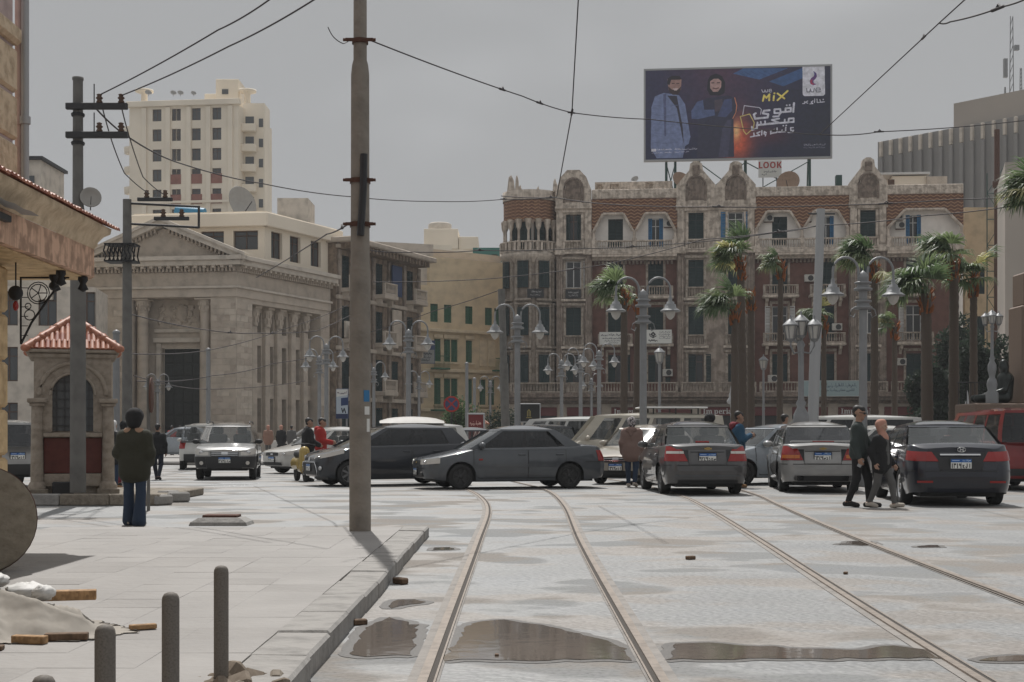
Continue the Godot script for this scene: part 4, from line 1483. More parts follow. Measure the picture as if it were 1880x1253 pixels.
	make_car(c, "saloon_car", "white saloon parked beyond the island walkers", "car", Vector3(-12.4, 0.16, -86), PI + 0.1)
	c = suv("paint_silver")
	c.merge({"rear_glass": "tint_glass", "glass": "tint_glass"}, true)
	make_car(c, "utility_vehicle", "silver car showing between the yellow wall and the kiosk", "car", Vector3(-13.2, 0, -36.4), PI / 2 + 0.55)
	c = suv("paint_dark")
	make_car(c, "utility_vehicle", "black car with a domed roof behind the slate saloon", "car", Vector3(0.9, 0, -50.5), PI / 2 + 0.3)
	c = van("paint_white")
	make_car(c, "passenger_van", "pale van between the black car and the cream minibus", "van", Vector3(2.3, 0, -50.5), PI / 2 + 0.9)
	c = sedan("paint_dark")
	make_car(c, "saloon_car", "dark saloon between the hatchback and the round prohibition sign", "car", Vector3(-1.9, 0, -53), PI + 0.2)

func third_light(o: Node3D, at: Vector3) -> void:
	var mb := MB.new()
	mb.cbx(at.x - 0.03, at.x + 0.03, at.y - 0.015, at.y + 0.02, -0.14, 0.14, 0.008)
	obj(mb, "brake_light", M.lens_red, o)

# ------------------------------------------------------------------ windows, balustrades
func leaf_mesh(w: float, h: float) -> Mesh:
	var key := "leaf%.2f_%.2f" % [w, h]
	if not cache.has(key):
		var mb := MB.new()
		mb.bx(0, w, 0, 0.07, -0.025, 0.025); mb.bx(0, w, h - 0.07, h, -0.025, 0.025); mb.bx(0, w, h * 0.5 - 0.03, h * 0.5 + 0.03, -0.025, 0.025)
		mb.bx(0, 0.06, 0.07, h - 0.07, -0.022, 0.022); mb.bx(w - 0.06, w, 0.07, h - 0.07, -0.022, 0.022)
		var n := int(h / 0.13)
		for i in n:
			var y := 0.08 + (h - 0.2) * i / n
			mb.quad(Vector3(0.06, y, 0.02), Vector3(w - 0.06, y, 0.02), Vector3(w - 0.06, y + 0.10, -0.02), Vector3(0.06, y + 0.10, -0.02))
		cache[key] = mb.mesh()
	return cache[key]

# a window in an opening w x h whose sill is at the origin; outward is +z
func window(o: Node, xf: Transform3D, w: float, h: float, style: String, colour := "green_shutter") -> void:
	var key := "frame%.2f_%.2f" % [w, h]
	if not cache.has(key):
		var f := MB.new()
		var b := 0.07
		f.bx(-w / 2, w / 2, 0, b, -0.30, -0.22); f.bx(-w / 2, w / 2, h - b, h, -0.30, -0.22)
		f.bx(-w / 2, -w / 2 + b, b, h - b, -0.30, -0.22); f.bx(w / 2 - b, w / 2, b, h - b, -0.30, -0.22)
		f.bx(-b / 2, b / 2, b, h - b, -0.295, -0.225); f.bx(-w / 2 + b, -b / 2, h * 0.72, h * 0.72 + 0.06, -0.295, -0.225); f.bx(b / 2, w / 2 - b, h * 0.72, h * 0.72 + 0.06, -0.295, -0.225)
		var p := MB.new()
		p.quad(Vector3(-w / 2, 0, -0.27), Vector3(w / 2, 0, -0.27), Vector3(w / 2, h, -0.27), Vector3(-w / 2, h, -0.27))
		cache[key] = [f.mesh(), p.mesh()]
	var frame_mat: Material = M.white_paint if style in ["open", "glass", "fold"] and colour != "green_shutter" else M.brown_wood
	var f := put(cache[key][0], "window", frame_mat, o, xf)
	put(cache[key][1], "pane", M.window_dark if style != "grey" else M.window_grey, f)
	if style in ["closed", "half"]:
		var lm := leaf_mesh(w / 2 - 0.01, h)
		put(lm, "shutter", M[colour], f, T(-w / 2, 0, -0.10))
		if style == "closed":
			put(lm, "shutter", M[colour], f, T(0.01, 0, -0.10))
		else:
			put(lm, "shutter", M[colour], f, T(w / 2, 0, 0.04, -0.2))
	elif style == "fold":
		var lm := leaf_mesh(w * 0.26, h)
		put(lm, "shutter", M[colour], f, T(-w / 2, 0, -0.12, -0.15))
		put(lm, "shutter", M[colour], f, T(w / 2, 0, -0.12, PI + 0.15))
	elif style == "open":
		var lm := leaf_mesh(w / 2 - 0.01, h)
		put(lm, "shutter", M[colour], f, T(-w / 2, 0, 0.03, PI + 0.15))
		put(lm, "shutter", M[colour], f, T(w / 2, 0, 0.03, -0.15))

func balustrade(o: Node, x0: float, x1: float, y: float, h: float, z: float, m: Material, step := 0.2) -> Node:
	var mb := MB.new()
	mb.cbx(x0, x1, y, y + h * 0.14, z - 0.12, z + 0.12, 0.02)
	mb.cbx(x0, x1, y + h * 0.86, y + h, z - 0.13, z + 0.13, 0.03)
	for x in [x0 + 0.1, x1 - 0.1]:
		mb.bx(x - 0.1, x + 0.1, y + h * 0.14, y + h * 0.86, z - 0.1, z + 0.1)
	var b := obj(mb, "balustrade", m, o)
	var q := MB.new()
	var n := maxi(1, int((x1 - x0 - 0.4) / step))
	for i in n:
		var x := x0 + 0.2 + (x1 - x0 - 0.4) * (i + 0.5) / n
		q.lathe([[0.035, y + h * 0.14], [0.065, y + h * 0.35], [0.032, y + h * 0.6], [0.05, y + h * 0.86]], 6, Vector3(x, 0, z))
	stuff(obj(q, "balusters", m, b))
	return b

func cornice(o: Node, x0: float, x1: float, y: float, h: float, z: float, out: float, m: Material, called := "cornice") -> Node:
	var mb := MB.new()
	var poly := [Vector2(0, 0), Vector2(out * 0.35, 0.0), Vector2(out * 0.45, h * 0.3), Vector2(out * 0.8, h * 0.55), Vector2(out, h * 0.6), Vector2(out, h), Vector2(0, h + 0.04)]
	for i in poly.size() - 1:
		var a: Vector2 = poly[i]
		var b: Vector2 = poly[i + 1]
		mb.quad(Vector3(x0, y + a.y, z + a.x), Vector3(x1, y + a.y, z + a.x), Vector3(x1, y + b.y, z + b.x), Vector3(x0, y + b.y, z + b.x))
	for x in [x0, x1]:
		var r := []
		for p in poly:
			r.append(Vector3(x, y + p.y, z + p.x))
		mb.fan(r)
	return obj(mb, called, m, o)

func box_part(o: Node, called: String, m: Material, x0: float, x1: float, y0: float, y1: float, z0: float, z1: float, b := 0.0) -> MeshInstance3D:
	var mb := MB.new()
	if b > 0: mb.cbx(x0, x1, y0, y1, z0, z1, b)
	else: mb.bx(x0, x1, y0, y1, z0, z1)
	return obj(mb, called, m, o)

func poly_part(o: Node, called: String, m: Material, pts: Array, z0: float, z1: float) -> MeshInstance3D:
	var mb := MB.new()
	mb.prism(PackedVector2Array(pts), z0, z1)
	return obj(mb, called, m, o)

func aircon(at: Vector3, turn: float, label: String) -> void:
	if not cache.has("aircon"):
		var o := thing("air_conditioner", label, "air conditioner", at, turn, "air conditioners on the long building")
		box_part(o, "casing", M.ac_white, -0.42, 0.42, 0, 0.6, 0.0, 0.32, 0.03)
		var g := MB.new()
		g.lathe([[0.001, 0], [0.22, 0.0], [0.23, 0.01]], 18)
		obj(g, "fan_grille", M.dark_iron, o, Transform3D(Basis(Vector3.RIGHT, PI / 2), Vector3(0.1, 0.3, 0.325)))
		box_part(o, "bracket", M.rust, -0.36, 0.36, -0.05, -0.003, -0.15, 0.3)
		cache.aircon = o
	else:
		copy(cache.aircon, at, turn, label)

func dish(at: Vector3, r: float, turn: float, tilt: float, m: Material, label: String, group := "satellite dishes on roofs") -> void:
	var o := thing("satellite_dish", label, "satellite dish", at, turn, group)
	var mb := MB.new()
	mb.xf = Transform3D(Basis(Vector3.RIGHT, PI / 2 - tilt), Vector3(0, r * 0.9, 0))
	mb.lathe([[0.001, -r * 0.22], [r * 0.4, -r * 0.18], [r * 0.75, -r * 0.08], [r, 0.02], [r * 0.98, 0.05], [r * 0.73, -r * 0.05], [r * 0.38, -r * 0.15], [0.001, -r * 0.19]], 20)
	obj(mb, "reflector", m, o)
	var s := MB.new()
	s.cyl(Vector3(0, -0.05, -r * 0.25), Vector3(0, r * 0.75, -r * 0.25), r * 0.06, r * 0.06, 6)
	s.cyl(Vector3(0, r * 0.2, 0), Vector3(0, r * 0.9, r * 0.8), r * 0.03, r * 0.03, 5)
	obj(s, "mount", M.dark_iron, o)

# ------------------------------------------------------------------ the long building across the square
const LB_AT := Vector3(-0.69, 0, -120)
const LB_TURN := -0.095

func ft(px: float) -> float:
	var p := (px - 940.0) / FOCAL
	return (p * 120.0 + 0.69) / (cos(LB_TURN) + 0.0949 * p)

func fy(py: float, px: float) -> float:
	return EYE + (HORIZON - py) / FOCAL * (120.0 - 0.0949 * ft(px))

func lb(x: float, y: float, z: float) -> Vector3:
	return Transform3D(Basis(Vector3.UP, LB_TURN), LB_AT) * Vector3(x, y, z)

func zigzag_material() -> void:
	var p := Print.new(64, 64, Color(0.42, 0.27, 0.21))
	var r := RandomNumberGenerator.new()
	r.seed = 2
	for y in 64:
		for x in 64:
			var k := r.randf_range(0.85, 1.1)
			p.im.set_pixel(x, y, Color(0.40 * k, 0.275 * k, 0.22 * k))
	for row in range(-2, 6):
		var q := []
		for i in range(-1, 6):
			q.append([i * 16.0, row * 16.0 + (0.0 if i % 2 == 0 else 9.0)])
		p.stroke(q, 4.5, Color(0.62, 0.49, 0.37))
	var m := print_mat("zigzag_brick", p, 0.9)
	m.texture_repeat = true
	m.uv1_triplanar = true
	m.uv1_world_triplanar = true
	m.uv1_scale = Vector3.ONE * 0.9

func make_long_building() -> void:
	zigzag_material()
	var o := thing("apartment_building", "long weathered apartment building with zigzag brick frieze and gabled parapet", "building", LB_AT, LB_TURN)
	var st: Material = M.sooty_stone
	var A0 := ft(1021); var B0 := ft(1087); var C0 := ft(1243); var D0 := ft(1386); var E0 := ft(1560); var F0 := ft(1628); var F1 := ft(1769)
	box_part(o, "core", M.dark_balcony_wall, 2.5, F1 - 0.2, 0, 20.8, -14, -2.0)
	box_part(o, "side_wall", M.pale_plaster, F1 - 0.3, F1, 4.4, 21.2, -13.9, -0.1)
	# floors: sill heights and opening heights
	var sill := [5.75, 9.75, 13.75, 17.75]
	var high := [2.35, 2.35, 2.25, 2.2]
	var W := 1.25
	# stone bays that stand forward
	var bays := [[A0, B0, [ft(1053)]], [C0, D0, [ft(1278), ft(1351)]], [E0, F0, [ft(1594)]]]
	var styles := {0: ["half", "closed", "open", "fold"], 1: ["half", "closed", "closed", "closed"], 2: ["closed", "closed", "closed", "open"], 3: ["closed", "glass", "closed", "closed"]}
	var cols := {0: ["green_shutter", "green_shutter", "white_paint", "green_shutter"], 1: ["green_shutter", "green_shutter", "green_shutter", "green_shutter"], 2: ["green_shutter", "green_shutter", "green_shutter", "blue_shutter"], 3: ["green_shutter", "white_paint", "green_shutter", "green_shutter"]}
	var k := 0
	for b in bays:
		var holes := []
		for cx in b[2]:
			for f in 4:
				holes.append([cx - W / 2, cx + W / 2, sill[f], sill[f] + high[f]])
		var mb := MB.new()
		var lowh := []
		var uph := []
		for h in holes:
			if h[2] > 17: uph.append(h)
			else: lowh.append(h)
		mb.wall(b[0], b[1], 4.9, 16.6, lowh, 0.45)
		var ub := MB.new()
		ub.wall(b[0], b[1], 16.6, 21.2, uph, 0.45)
		obj(ub, "upper_wall", M.parapet_stone, o)
		mb.bx(b[0], b[0] + 0.02, 4.9, 21.2, -2.1, -0.001); mb.bx(b[1] - 0.02, b[1], 4.9, 21.2, -2.1, -0.001)
		obj(mb, "wall", st, o)
		for cx in b[2]:
			for f in 4:
				window(o, T(cx, sill[f], -0.02), W, high[f], styles[k][f], cols[k][f])
				# surround, head moulding and a small balustrade under each window
				var su := MB.new()
				su.bx(cx - W / 2 - 0.22, cx - W / 2 - 0.02, sill[f], sill[f] + high[f] + 0.1, 0.003, 0.08)
				su.bx(cx + W / 2 + 0.02, cx + W / 2 + 0.22, sill[f], sill[f] + high[f] + 0.1, 0.003, 0.08)
				su.cbx(cx - W / 2 - 0.35, cx + W / 2 + 0.35, sill[f] + high[f] + 0.12, sill[f] + high[f] + 0.36, 0.003, 0.26, 0.04)
				obj(su, "window_surround", M.parapet_stone if f == 3 else M.surround_stone, o)
				if f > 0:
					balustrade(o, cx - W / 2 - 0.25, cx + W / 2 + 0.25, sill[f] - 0.92, 0.9, 0.16, M.parapet_stone if f == 3 else M.surround_stone)
					box_part(o, "sill_ledge", M.parapet_stone, cx - W / 2 - 0.42, cx + W / 2 + 0.42, sill[f] - 1.16, sill[f] - 0.95, 0.003, 0.36, 0.03)
			k += 1
		# carved pilasters at the edges of the bay
		for x in [b[0] + 0.32, b[1] - 0.32]:
			box_part(o, "pilaster", M.pilaster_stone, x - 0.30, x + 0.30, 4.95, 16.9, 0.003, 0.20, 0.03)
			box_part(o, "pilaster", M.parapet_stone, x - 0.28, x + 0.28, 17.05, 20.6, 0.003, 0.18, 0.03)
			box_part(o, "capital", M.parapet_stone, x - 0.42, x + 0.42, 16.5, 17.04, 0.205, 0.42, 0.05)
			var gr := MB.new()
			for i in 3:
				gr.bx(x - 0.19 + i * 0.15, x - 0.11 + i * 0.15, 5.3, 16.2, 0.201, 0.235)
			stuff(obj(gr, "pilaster_flutes", M.sooty_stone, o))
	# recessed bays with loggias on the top floor
	var rec := [[B0, C0, [ft(1130), ft(1204)], ["closed", "fold"]], [D0, E0, [ft(1433), ft(1519)], ["closed", "fold"]], [F0, F1, [ft(1680)], ["fold"]]]
	var ri := 0
	for b in rec:
		var x0: float = b[0]
		var x1: float = b[1]
		var holes := []
		for cx in b[2]:
			for f in 3:
				holes.append([cx - W / 2, cx + W / 2, sill[f] - (0.55 if f > 0 else 0.0), sill[f] + high[f]])
		var mb := MB.new()
		mb.wall(x0, x1, 4.9, 16.6, holes, 0.4, -0.45)
		obj(mb, "wall", M.red_plaster, o)
		for cx in b[2]:
			for f in 3:
				var dd := 0.55 if f > 0 else 0.0
				var sty := "closed"
				var cl := "green_shutter"
				if ri == 1 and f == 1 and cx == b[2][0]: sty = "open"; cl = "white_paint"
				if ri == 2 and f == 1: sty = "open"; cl = "white_paint"
				if f == 0 and ri == 0: sty = "half"
				window(o, T(cx, sill[f] - dd, -0.47), W, high[f] + dd, sty, cl)
				var su := MB.new()
				su.bx(cx - W / 2 - 0.20, cx - W / 2 - 0.01, sill[f] - dd, sill[f] + high[f] + 0.2, -0.447, -0.36)
				su.bx(cx + W / 2 + 0.01, cx + W / 2 + 0.20, sill[f] - dd, sill[f] + high[f] + 0.2, -0.447, -0.36)
				su.bx(cx - W / 2 - 0.20, cx + W / 2 + 0.20, sill[f] + high[f] + 0.2, sill[f] + high[f] + 0.42, -0.447, -0.32)
				obj(su, "window_surround", M.surround_stone, o)
			# balconies on the second and third floors
			for f in [1, 2]:
				var bw := 1.5
				box_part(o, "balcony_slab", M.parapet_stone, cx - bw, cx + bw, sill[f] - 1.0, sill[f] - 0.78, -0.447, 0.55, 0.04)
				for s in [-1, 1]:
					var br := MB.new()
					br.prism(PackedVector2Array([Vector2(0, 0), Vector2(0.8, 0), Vector2(0.7, -0.25), Vector2(0.25, -0.4), Vector2(0, -0.7)]), -0.12, 0.12)
					obj(br, "bracket", M.parapet_stone, o, Transform3D(Basis(Vector3.UP, -PI / 2), Vector3(cx + s * 1.1, sill[f] - 1.003, -0.445)))
				balustrade(o, cx - bw + 0.05, cx + bw - 0.05, sill[f] - 0.777, 0.85, 0.40, M.surround_stone)
		# loggia: back wall, floor, columns, zigzag band, balustrade
		var n: int = b[2].size()
		var lw := MB.new()
		var lh := []
		for cx in b[2]:
			lh.append([cx - W / 2, cx + W / 2, 17.2, 19.6])
		lw.wall(x0 + 0.05, x1 - 0.05, 16.8, 20.2, lh, 0.35, -0.60)
		obj(lw, "loggia_wall", M.pale_plaster, o)
		for i in n:
			window(o, T(b[2][i], 17.2, -0.62), W, 2.4, b[3][i], "blue_shutter" if b[3][i] == "fold" else "green_shutter")
		box_part(o, "loggia_floor", M.parapet_stone, x0 + 0.03, x1 - 0.03, 16.45, 16.78, -1.9, 0.5, 0.05)
		box_part(o, "loggia_ceiling", M.pale_plaster, x0 + 0.05, x1 - 0.05, 20.2, 20.5, -1.9, -0.1)
		var band := [Vector2(x0, 21.2), Vector2(x1, 21.2), Vector2(x1, 18.55)]
		var trim := []
		var bay := (x1 - x0) / n
		for i in range(n - 1, -1, -1):
			var xl := x0 + i * bay + 0.14
			var xr := x0 + (i + 1) * bay - 0.14
			var cut := bay * 0.22
			band.append_array([Vector2(xr, 18.55), Vector2(xr - cut, 19.95), Vector2(xl + cut, 19.95), Vector2(xl, 18.55)])
			trim.append([Vector3(xr, 18.5, 0.1), Vector3(xr - cut, 19.93, 0.1), Vector3(xl + cut, 19.93, 0.1), Vector3(xl, 18.5, 0.1)])
		band.append(Vector2(x0, 18.55))
		poly_part(o, "zigzag_band", M.zigzag_brick, band, -0.15, 0.08)
		for t in trim:
			var tm := MB.new()
			for i in 3:
				tm.cyl(t[i], t[i + 1], 0.13, 0.13, 6)
			obj(tm, "arch_moulding", M.parapet_stone, o)
		for i in range(0, n + 1):
			var cx := clampf(x0 + i * bay, x0 + 0.14, x1 - 0.14)
			var cm := MB.new()
			cm.lathe([[0.20, 17.7], [0.20, 17.85], [0.13, 17.95], [0.12, 18.35], [0.19, 18.5], [0.19, 18.56]], 10, Vector3(cx, 0, 0.0))
			obj(cm, "column", M.parapet_stone, o)
			box_part(o, "column_pedestal", M.parapet_stone, cx - 0.17, cx + 0.17, 16.79, 17.70, 0.14, 0.46, 0.02)
		balustrade(o, x0 + 0.2, x1 - 0.2, 16.78, 0.9, 0.30, M.parapet_stone)
		cornice(o, x0, x1, 16.05, 0.4, -0.44, 0.95, M.parapet_stone)
		# row of dentils under the loggia
		var dn := MB.new()
		var dx := x0 + 0.2
		while dx < x1 - 0.2:
			dn.bx(dx, dx + 0.16, 15.72, 16.04, -0.447, -0.10)
			dx += 0.32
		stuff(obj(dn, "dentils", M.pilaster_stone, o))
		ri += 1
	# parapet, gables
	for b in [[B0, C0], [D0, E0], [F0, F1]]:
		box_part(o, "parapet", M.parapet_stone, b[0], b[1], 21.205, 22.0, -0.5, 0.14, 0.05)
	var gables := [[1053, 33, 313, 0], [1278, 36, 297, 1], [1351, 36, 297, 1], [1594, 34, 290, 1]]
	for g in gables:
		var cx := ft(g[0])
		var hw: float = g[1] / 22.0
		var top := fy(g[2], g[0])
		var pts: Array
		if g[3] == 0:
			pts = [Vector2(cx - hw, 20.6), Vector2(cx + hw, 20.6), Vector2(cx + hw, 22.0), Vector2(cx + hw * 0.72, top - 0.6), Vector2(cx + hw * 0.35, top), Vector2(cx - hw * 0.35, top), Vector2(cx - hw * 0.72, top - 0.6), Vector2(cx - hw, 22.0)]
		else:
			pts = [Vector2(cx - hw, 20.6), Vector2(cx + hw, 20.6), Vector2(cx + hw, 22.2), Vector2(cx + hw * 0.35, top - 0.75), Vector2(cx + hw * 0.3, top - 0.2), Vector2(cx + hw * 0.12, top), Vector2(cx - hw * 0.12, top), Vector2(cx - hw * 0.3, top - 0.2), Vector2(cx - hw * 0.35, top - 0.75), Vector2(cx - hw, 22.2)]
		poly_part(o, "gable", M.parapet_stone, pts, -0.5, 0.22)
		var ni := []
		for i in 9:
			var a := PI * i / 8
			ni.append(Vector2(cx + cos(a) * 0.66, 22.1 + sin(a) * 0.75))
		ni.append_array([Vector2(cx - 0.66, 20.95), Vector2(cx + 0.66, 20.95)])
		var arch := MB.new()
		var pth := []
		for i in 9:
			var a := PI * i / 8
			pth.append(Vector3(cx + cos(a) * 0.78, 22.1 + sin(a) * 0.86, 0.24))
		pth.push_front(Vector3(cx + 0.78, 20.9, 0.24)); pth.append(Vector3(cx - 0.78, 20.9, 0.24))
		arch.tube(pth, 0.11, 6)
		obj(arch, "niche_arch", M.pilaster_stone, o)
		poly_part(o, "niche", M.pilaster_stone, ni, 0.19, 0.235)
		if g[3] == 1:
			box_part(o, "gable_cap", M.pilaster_stone, cx - 0.3, cx + 0.3, top - 1.15, top - 0.35, 0.225, 0.34, 0.04)
		cornice(o, cx - hw - 0.05, cx + hw + 0.05, 20.15, 0.42, 0.01, 0.42, M.parapet_stone)
	# corner turret
	var tx := 2.15
	var tz := -1.55
	var R := 2.2
	var drum := MB.new()
	drum.lathe([[R, 4.9], [R, 16.2]], 32, Vector3(tx, 0, tz))
	obj(drum, "turret", st, o)
	var dt := MB.new()
	dt.lathe([[R - 0.75, 16.3], [R - 0.75, 20.0]], 28, Vector3(tx, 0, tz))
	obj(dt, "turret_wall", M.pale_plaster, o)
	var fl := MB.new()
	fl.lathe([[R, 15.9], [R + 0.35, 16.3], [R + 0.42, 16.5], [R + 0.42, 16.78], [R - 0.8, 16.8]], 32, Vector3(tx, 0, tz))
	obj(fl, "turret_balcony", M.parapet_stone, o)
	var bz := MB.new()
	bz.lathe([[R + 0.12, 19.5], [R + 0.14, 21.2], [R - 0.5, 21.2]], 32, Vector3(tx, 0, tz))
	obj(bz, "zigzag_band", M.zigzag_brick, o)
	var pr := MB.new()
	pr.lathe([[R + 0.2, 21.2], [R + 0.22, 22.0], [R - 0.2, 22.0], [R - 0.2, 21.2]], 32, Vector3(tx, 0, tz))
	obj(pr, "parapet", M.parapet_stone, o)
	for i in 9:
		var a := PI * (0.02 + i / 8.0 * 0.96)
		var cx := tx + cos(a) * (R + 0.05)
		var cz := tz + sin(a) * (R + 0.05)
		var cm := MB.new()
		cm.lathe([[0.17, 16.78], [0.17, 17.7], [0.11, 17.8], [0.10, 18.6], [0.22, 18.9], [0.3, 19.55]], 8, Vector3(cx, 0, cz))
		obj(cm, "column", M.parapet_stone, o)
		if i < 8:
			var a2 := PI * (0.02 + (i + 0.5) / 8.0 * 0.96)
			var xf := Transform3D(Basis(Vector3.UP, PI / 2 - a2), Vector3(tx + cos(a2) * (R + 0.02), 0, tz + sin(a2) * (R + 0.02)))
			if i % 2 == 0:
				for f in 3:
					window(o, xf * T(0, sill[f], 0.36), 0.95, high[f], "closed")
					var su := MB.new()
					su.bx(-0.72, -0.5, sill[f] - 0.9, sill[f] + high[f] + 0.2, -0.1, 0.14); su.bx(0.5, 0.72, sill[f] - 0.9, sill[f] + high[f] + 0.2, -0.1, 0.14); su.cbx(-0.72, 0.72, sill[f] + high[f] + 0.21, sill[f] + high[f] + 0.4, -0.1, 0.2, 0.03)
					su.cbx(-0.72, 0.72, sill[f] - 1.1, sill[f] - 0.91, -0.1, 0.34, 0.03)
					obj(su, "window_surround", M.surround_stone, o, xf)
				window(o, Transform3D(Basis(Vector3.UP, PI / 2 - a2), Vector3(tx + cos(a2) * (R - 0.74), 17.1, tz + sin(a2) * (R - 0.74))) * T(0, 0, 0.33), 0.95, 2.3, "closed")
			var bl := balustrade(o, -0.78, 0.78, 16.78, 0.9, 0.26, M.parapet_stone)
			bl.transform = xf
	for p in [[938, 322, 8], [949, 322, 4], [955, 340, 5], [970, 348, 5], [988, 342, 4], [1019, 328, 5]]:
		var cx: float = ft(p[0])
		var w: float = p[2] / 22.0
		poly_part(o, "broken_pinnacle", M.parapet_stone, [Vector2(cx - w * 0.9, 21.9), Vector2(cx + w * 0.9, 21.9), Vector2(cx + w * 0.6, fy(p[1], p[0]) - 0.4), Vector2(cx + w * 0.1, fy(p[1], p[0])), Vector2(cx - w * 0.5, fy(p[1], p[0]) - 0.2)], -0.4, 0.1)
	# long first floor balcony and the shop fronts under it
	box_part(o, "balcony_slab", M.pilaster_stone, 0.2, F1, 4.45, 4.88, -2.2, 1.25, 0.06)
	var bxs := [0.6, A0 + 1.0, B0 + 0.6, C0 - 3.2, C0 + 0.3, D0 - 3.0, D0 + 0.3, E0 - 4, E0 + 0.1, F0 + 0.2, F0 + 3.3, F1 - 0.2]
	for i in bxs.size() - 1:
		if i == 7: continue
		balustrade(o, bxs[i], bxs[i + 1] - 0.25, 4.883, 0.85, 1.05, M.surround_stone, 0.24)
	cornice(o, 0.2, F1, 3.95, 0.46, -0.2, 1.2, M.pilaster_stone, "shop_cornice")
	var shop := MB.new()
	var holes := []
	var sx := 1.6
	while sx < F1 - 3:
		holes.append([sx, sx + 2.9, 0.16, 3.3])
		sx += 3.75
	shop.wall(0.2, F1, 0, 4.5, holes, 0.5, 0.0)
	obj(shop, "shop_wall", M.limestone, o)
	for i in holes.size():
		var h: Array = holes[i]
		box_part(o, "shop_window", M.window_dark, h[0] + 0.02, h[1] - 0.02, 0.17, 3.28, -0.5, -0.42)
		var aw := MB.new()
		aw.quad(Vector3(h[0] - 0.05, 3.95, 0.02), Vector3(h[1] + 0.05, 3.95, 0.02), Vector3(h[1] + 0.05, 3.72, 0.30), Vector3(h[0] - 0.05, 3.72, 0.30))
		obj(aw, "shop_awning", M.limestone_pale, o)
		var sb := box_part(o, "shop_sign", M.shop_maroon, h[0], h[1], 2.95, 3.66, 0.06, 0.16, 0.02)
		if i in [2, 4, 7]:
			words("Im perial" if i == 4 else "Imperial", 0.42, 0.02, M.sign_white, sb, T((h[0] + h[1]) / 2, 3.30, 0.172), "Droid Serif")
	# small roof structures
	var rs := MB.new()
	rs.wall(ft(1090), ft(1236), 21.2, fy(322, 1160), [[ft(1093), ft(1104), 22.1, 23.0], [ft(1118), ft(1135), 22.1, 23.0], [ft(1185), ft(1199), 22.1, 23.1]], 0.3, -3.0)
	rs.bx(ft(1090), ft(1236), 21.0, fy(323, 1160) - 0.02, -3.8, -3.31)
	obj(rs, "roof_wall", M.parapet_stone, o)
	box_part(o, "roof_shed", M.cream_wall, ft(1648), ft(1712), 21.2, fy(313, 1680), -5, -2.5)
	box_part(o, "roof_shed", M.limestone, ft(1712), ft(1750), 21.2, fy(315, 1730), -5.2, -2.2)
	box_part(o, "shed_door", M.brown_wood, ft(1640), ft(1652), 21.5, fy(320, 1650), -2.49, -2.4)
	box_part(o, "shed_roof", M.white_paint, ft(1625), ft(1718), fy(311, 1680), fy(307, 1680), -5.3, -2.2)
	box_part(o, "roof_shed", M.green_steel, ft(1541), ft(1552), 21.4, fy(314, 1545), -2.6, -1.8)
	# signs on the front
	var s1 := thing("wall_sign", "white doctor's sign under the second floor windows beside the palm", "sign", lb(ft(1123), fy(634, 1123), 0.66), LB_TURN)
	box_part(s1, "board", M.sign_white, -1.0, 1.0, 0, 1.05, -0.08, 0.0)
	face("sign_print", 1.94, 0.99, sign_print("sign_a", 256, 128, Color(0.78, 0.78, 0.76), Color(0.2, 0.2, 0.24), [[14, 242, 30, 20], [30, 230, 66, 14], [40, 220, 92, 12], [60, 200, 114, 10]], 3), s1, T(0, 0.525, 0.006))
	var s2 := thing("wall_sign", "white sign with a large black emblem behind the twin lamp", "sign", lb(ft(1210), fy(632, 1210), 0.66), LB_TURN)
	box_part(s2, "board", M.sign_white, -1.05, 1.05, 0, 1.15, -0.08, 0.0)
	var sp := Print.new(256, 140, Color(0.8, 0.8, 0.78))
	sp.poly([[66, 16], [96, 46], [66, 76], [36, 46]], Color(0.08, 0.08, 0.1)); sp.stroke([[30, 40], [34, 62], [66, 82], [98, 62]], 9, Color(0.08, 0.08, 0.1))
	sp.poly([[62, 36], [76, 46], [62, 56]], Color(0.8, 0.8, 0.78)); sp.script(26, 110, 112, 24, Color(0.08, 0.08, 0.1), rng)
	for yy in [24, 48, 68, 88]: sp.script(130, 246, yy, 13, Color(0.25, 0.25, 0.28), rng)
	face("sign_print", 2.04, 1.1, print_mat("sign_b", sp), s2, T(0, 0.575, 0.006))
	for q in [[985, 549, 1.4, 0.75, 1], [1053, 549, 1.3, 0.75, 2]]:
		var s3 := thing("wall_sign", "black sign with white script on the " + ("corner turret" if q[4] == 1 else "balustrade next to the turret"), "sign", lb(ft(q[0]), fy(q[1], q[0]), 1.0 if q[4] == 1 else 0.42), LB_TURN)
		box_part(s3, "board", M.sign_black, -q[2] / 2, q[2] / 2, 0, q[3], -0.05, 0)
		face("sign_print", q[2] - 0.06, q[3] - 0.06, sign_print("sign_c%d" % q[4], 128, 64, Color(0.13, 0.13, 0.14), Color(0.6, 0.6, 0.6), [[20, 110, 22, 14], [26, 104, 46, 12]], 6 + q[4]), s3, T(0, q[3] / 2, 0.006))
	var s4 := thing("wall_sign", "long pale blue banner on the first floor balcony behind the leaning pole", "sign", lb(ft(1522), fy(729, 1522), 1.32), LB_TURN)
	box_part(s4, "board", M.sign_white, -2.4, 2.4, 0, 1.3, -0.04, 0)
	face("sign_print", 4.7, 1.24, sign_print("sign_d", 256, 64, Color(0.55, 0.62, 0.63), Color(0.3, 0.36, 0.4), [[90, 240, 22, 12], [110, 230, 42, 9]], 9), s4, T(0, 0.65, 0.006))
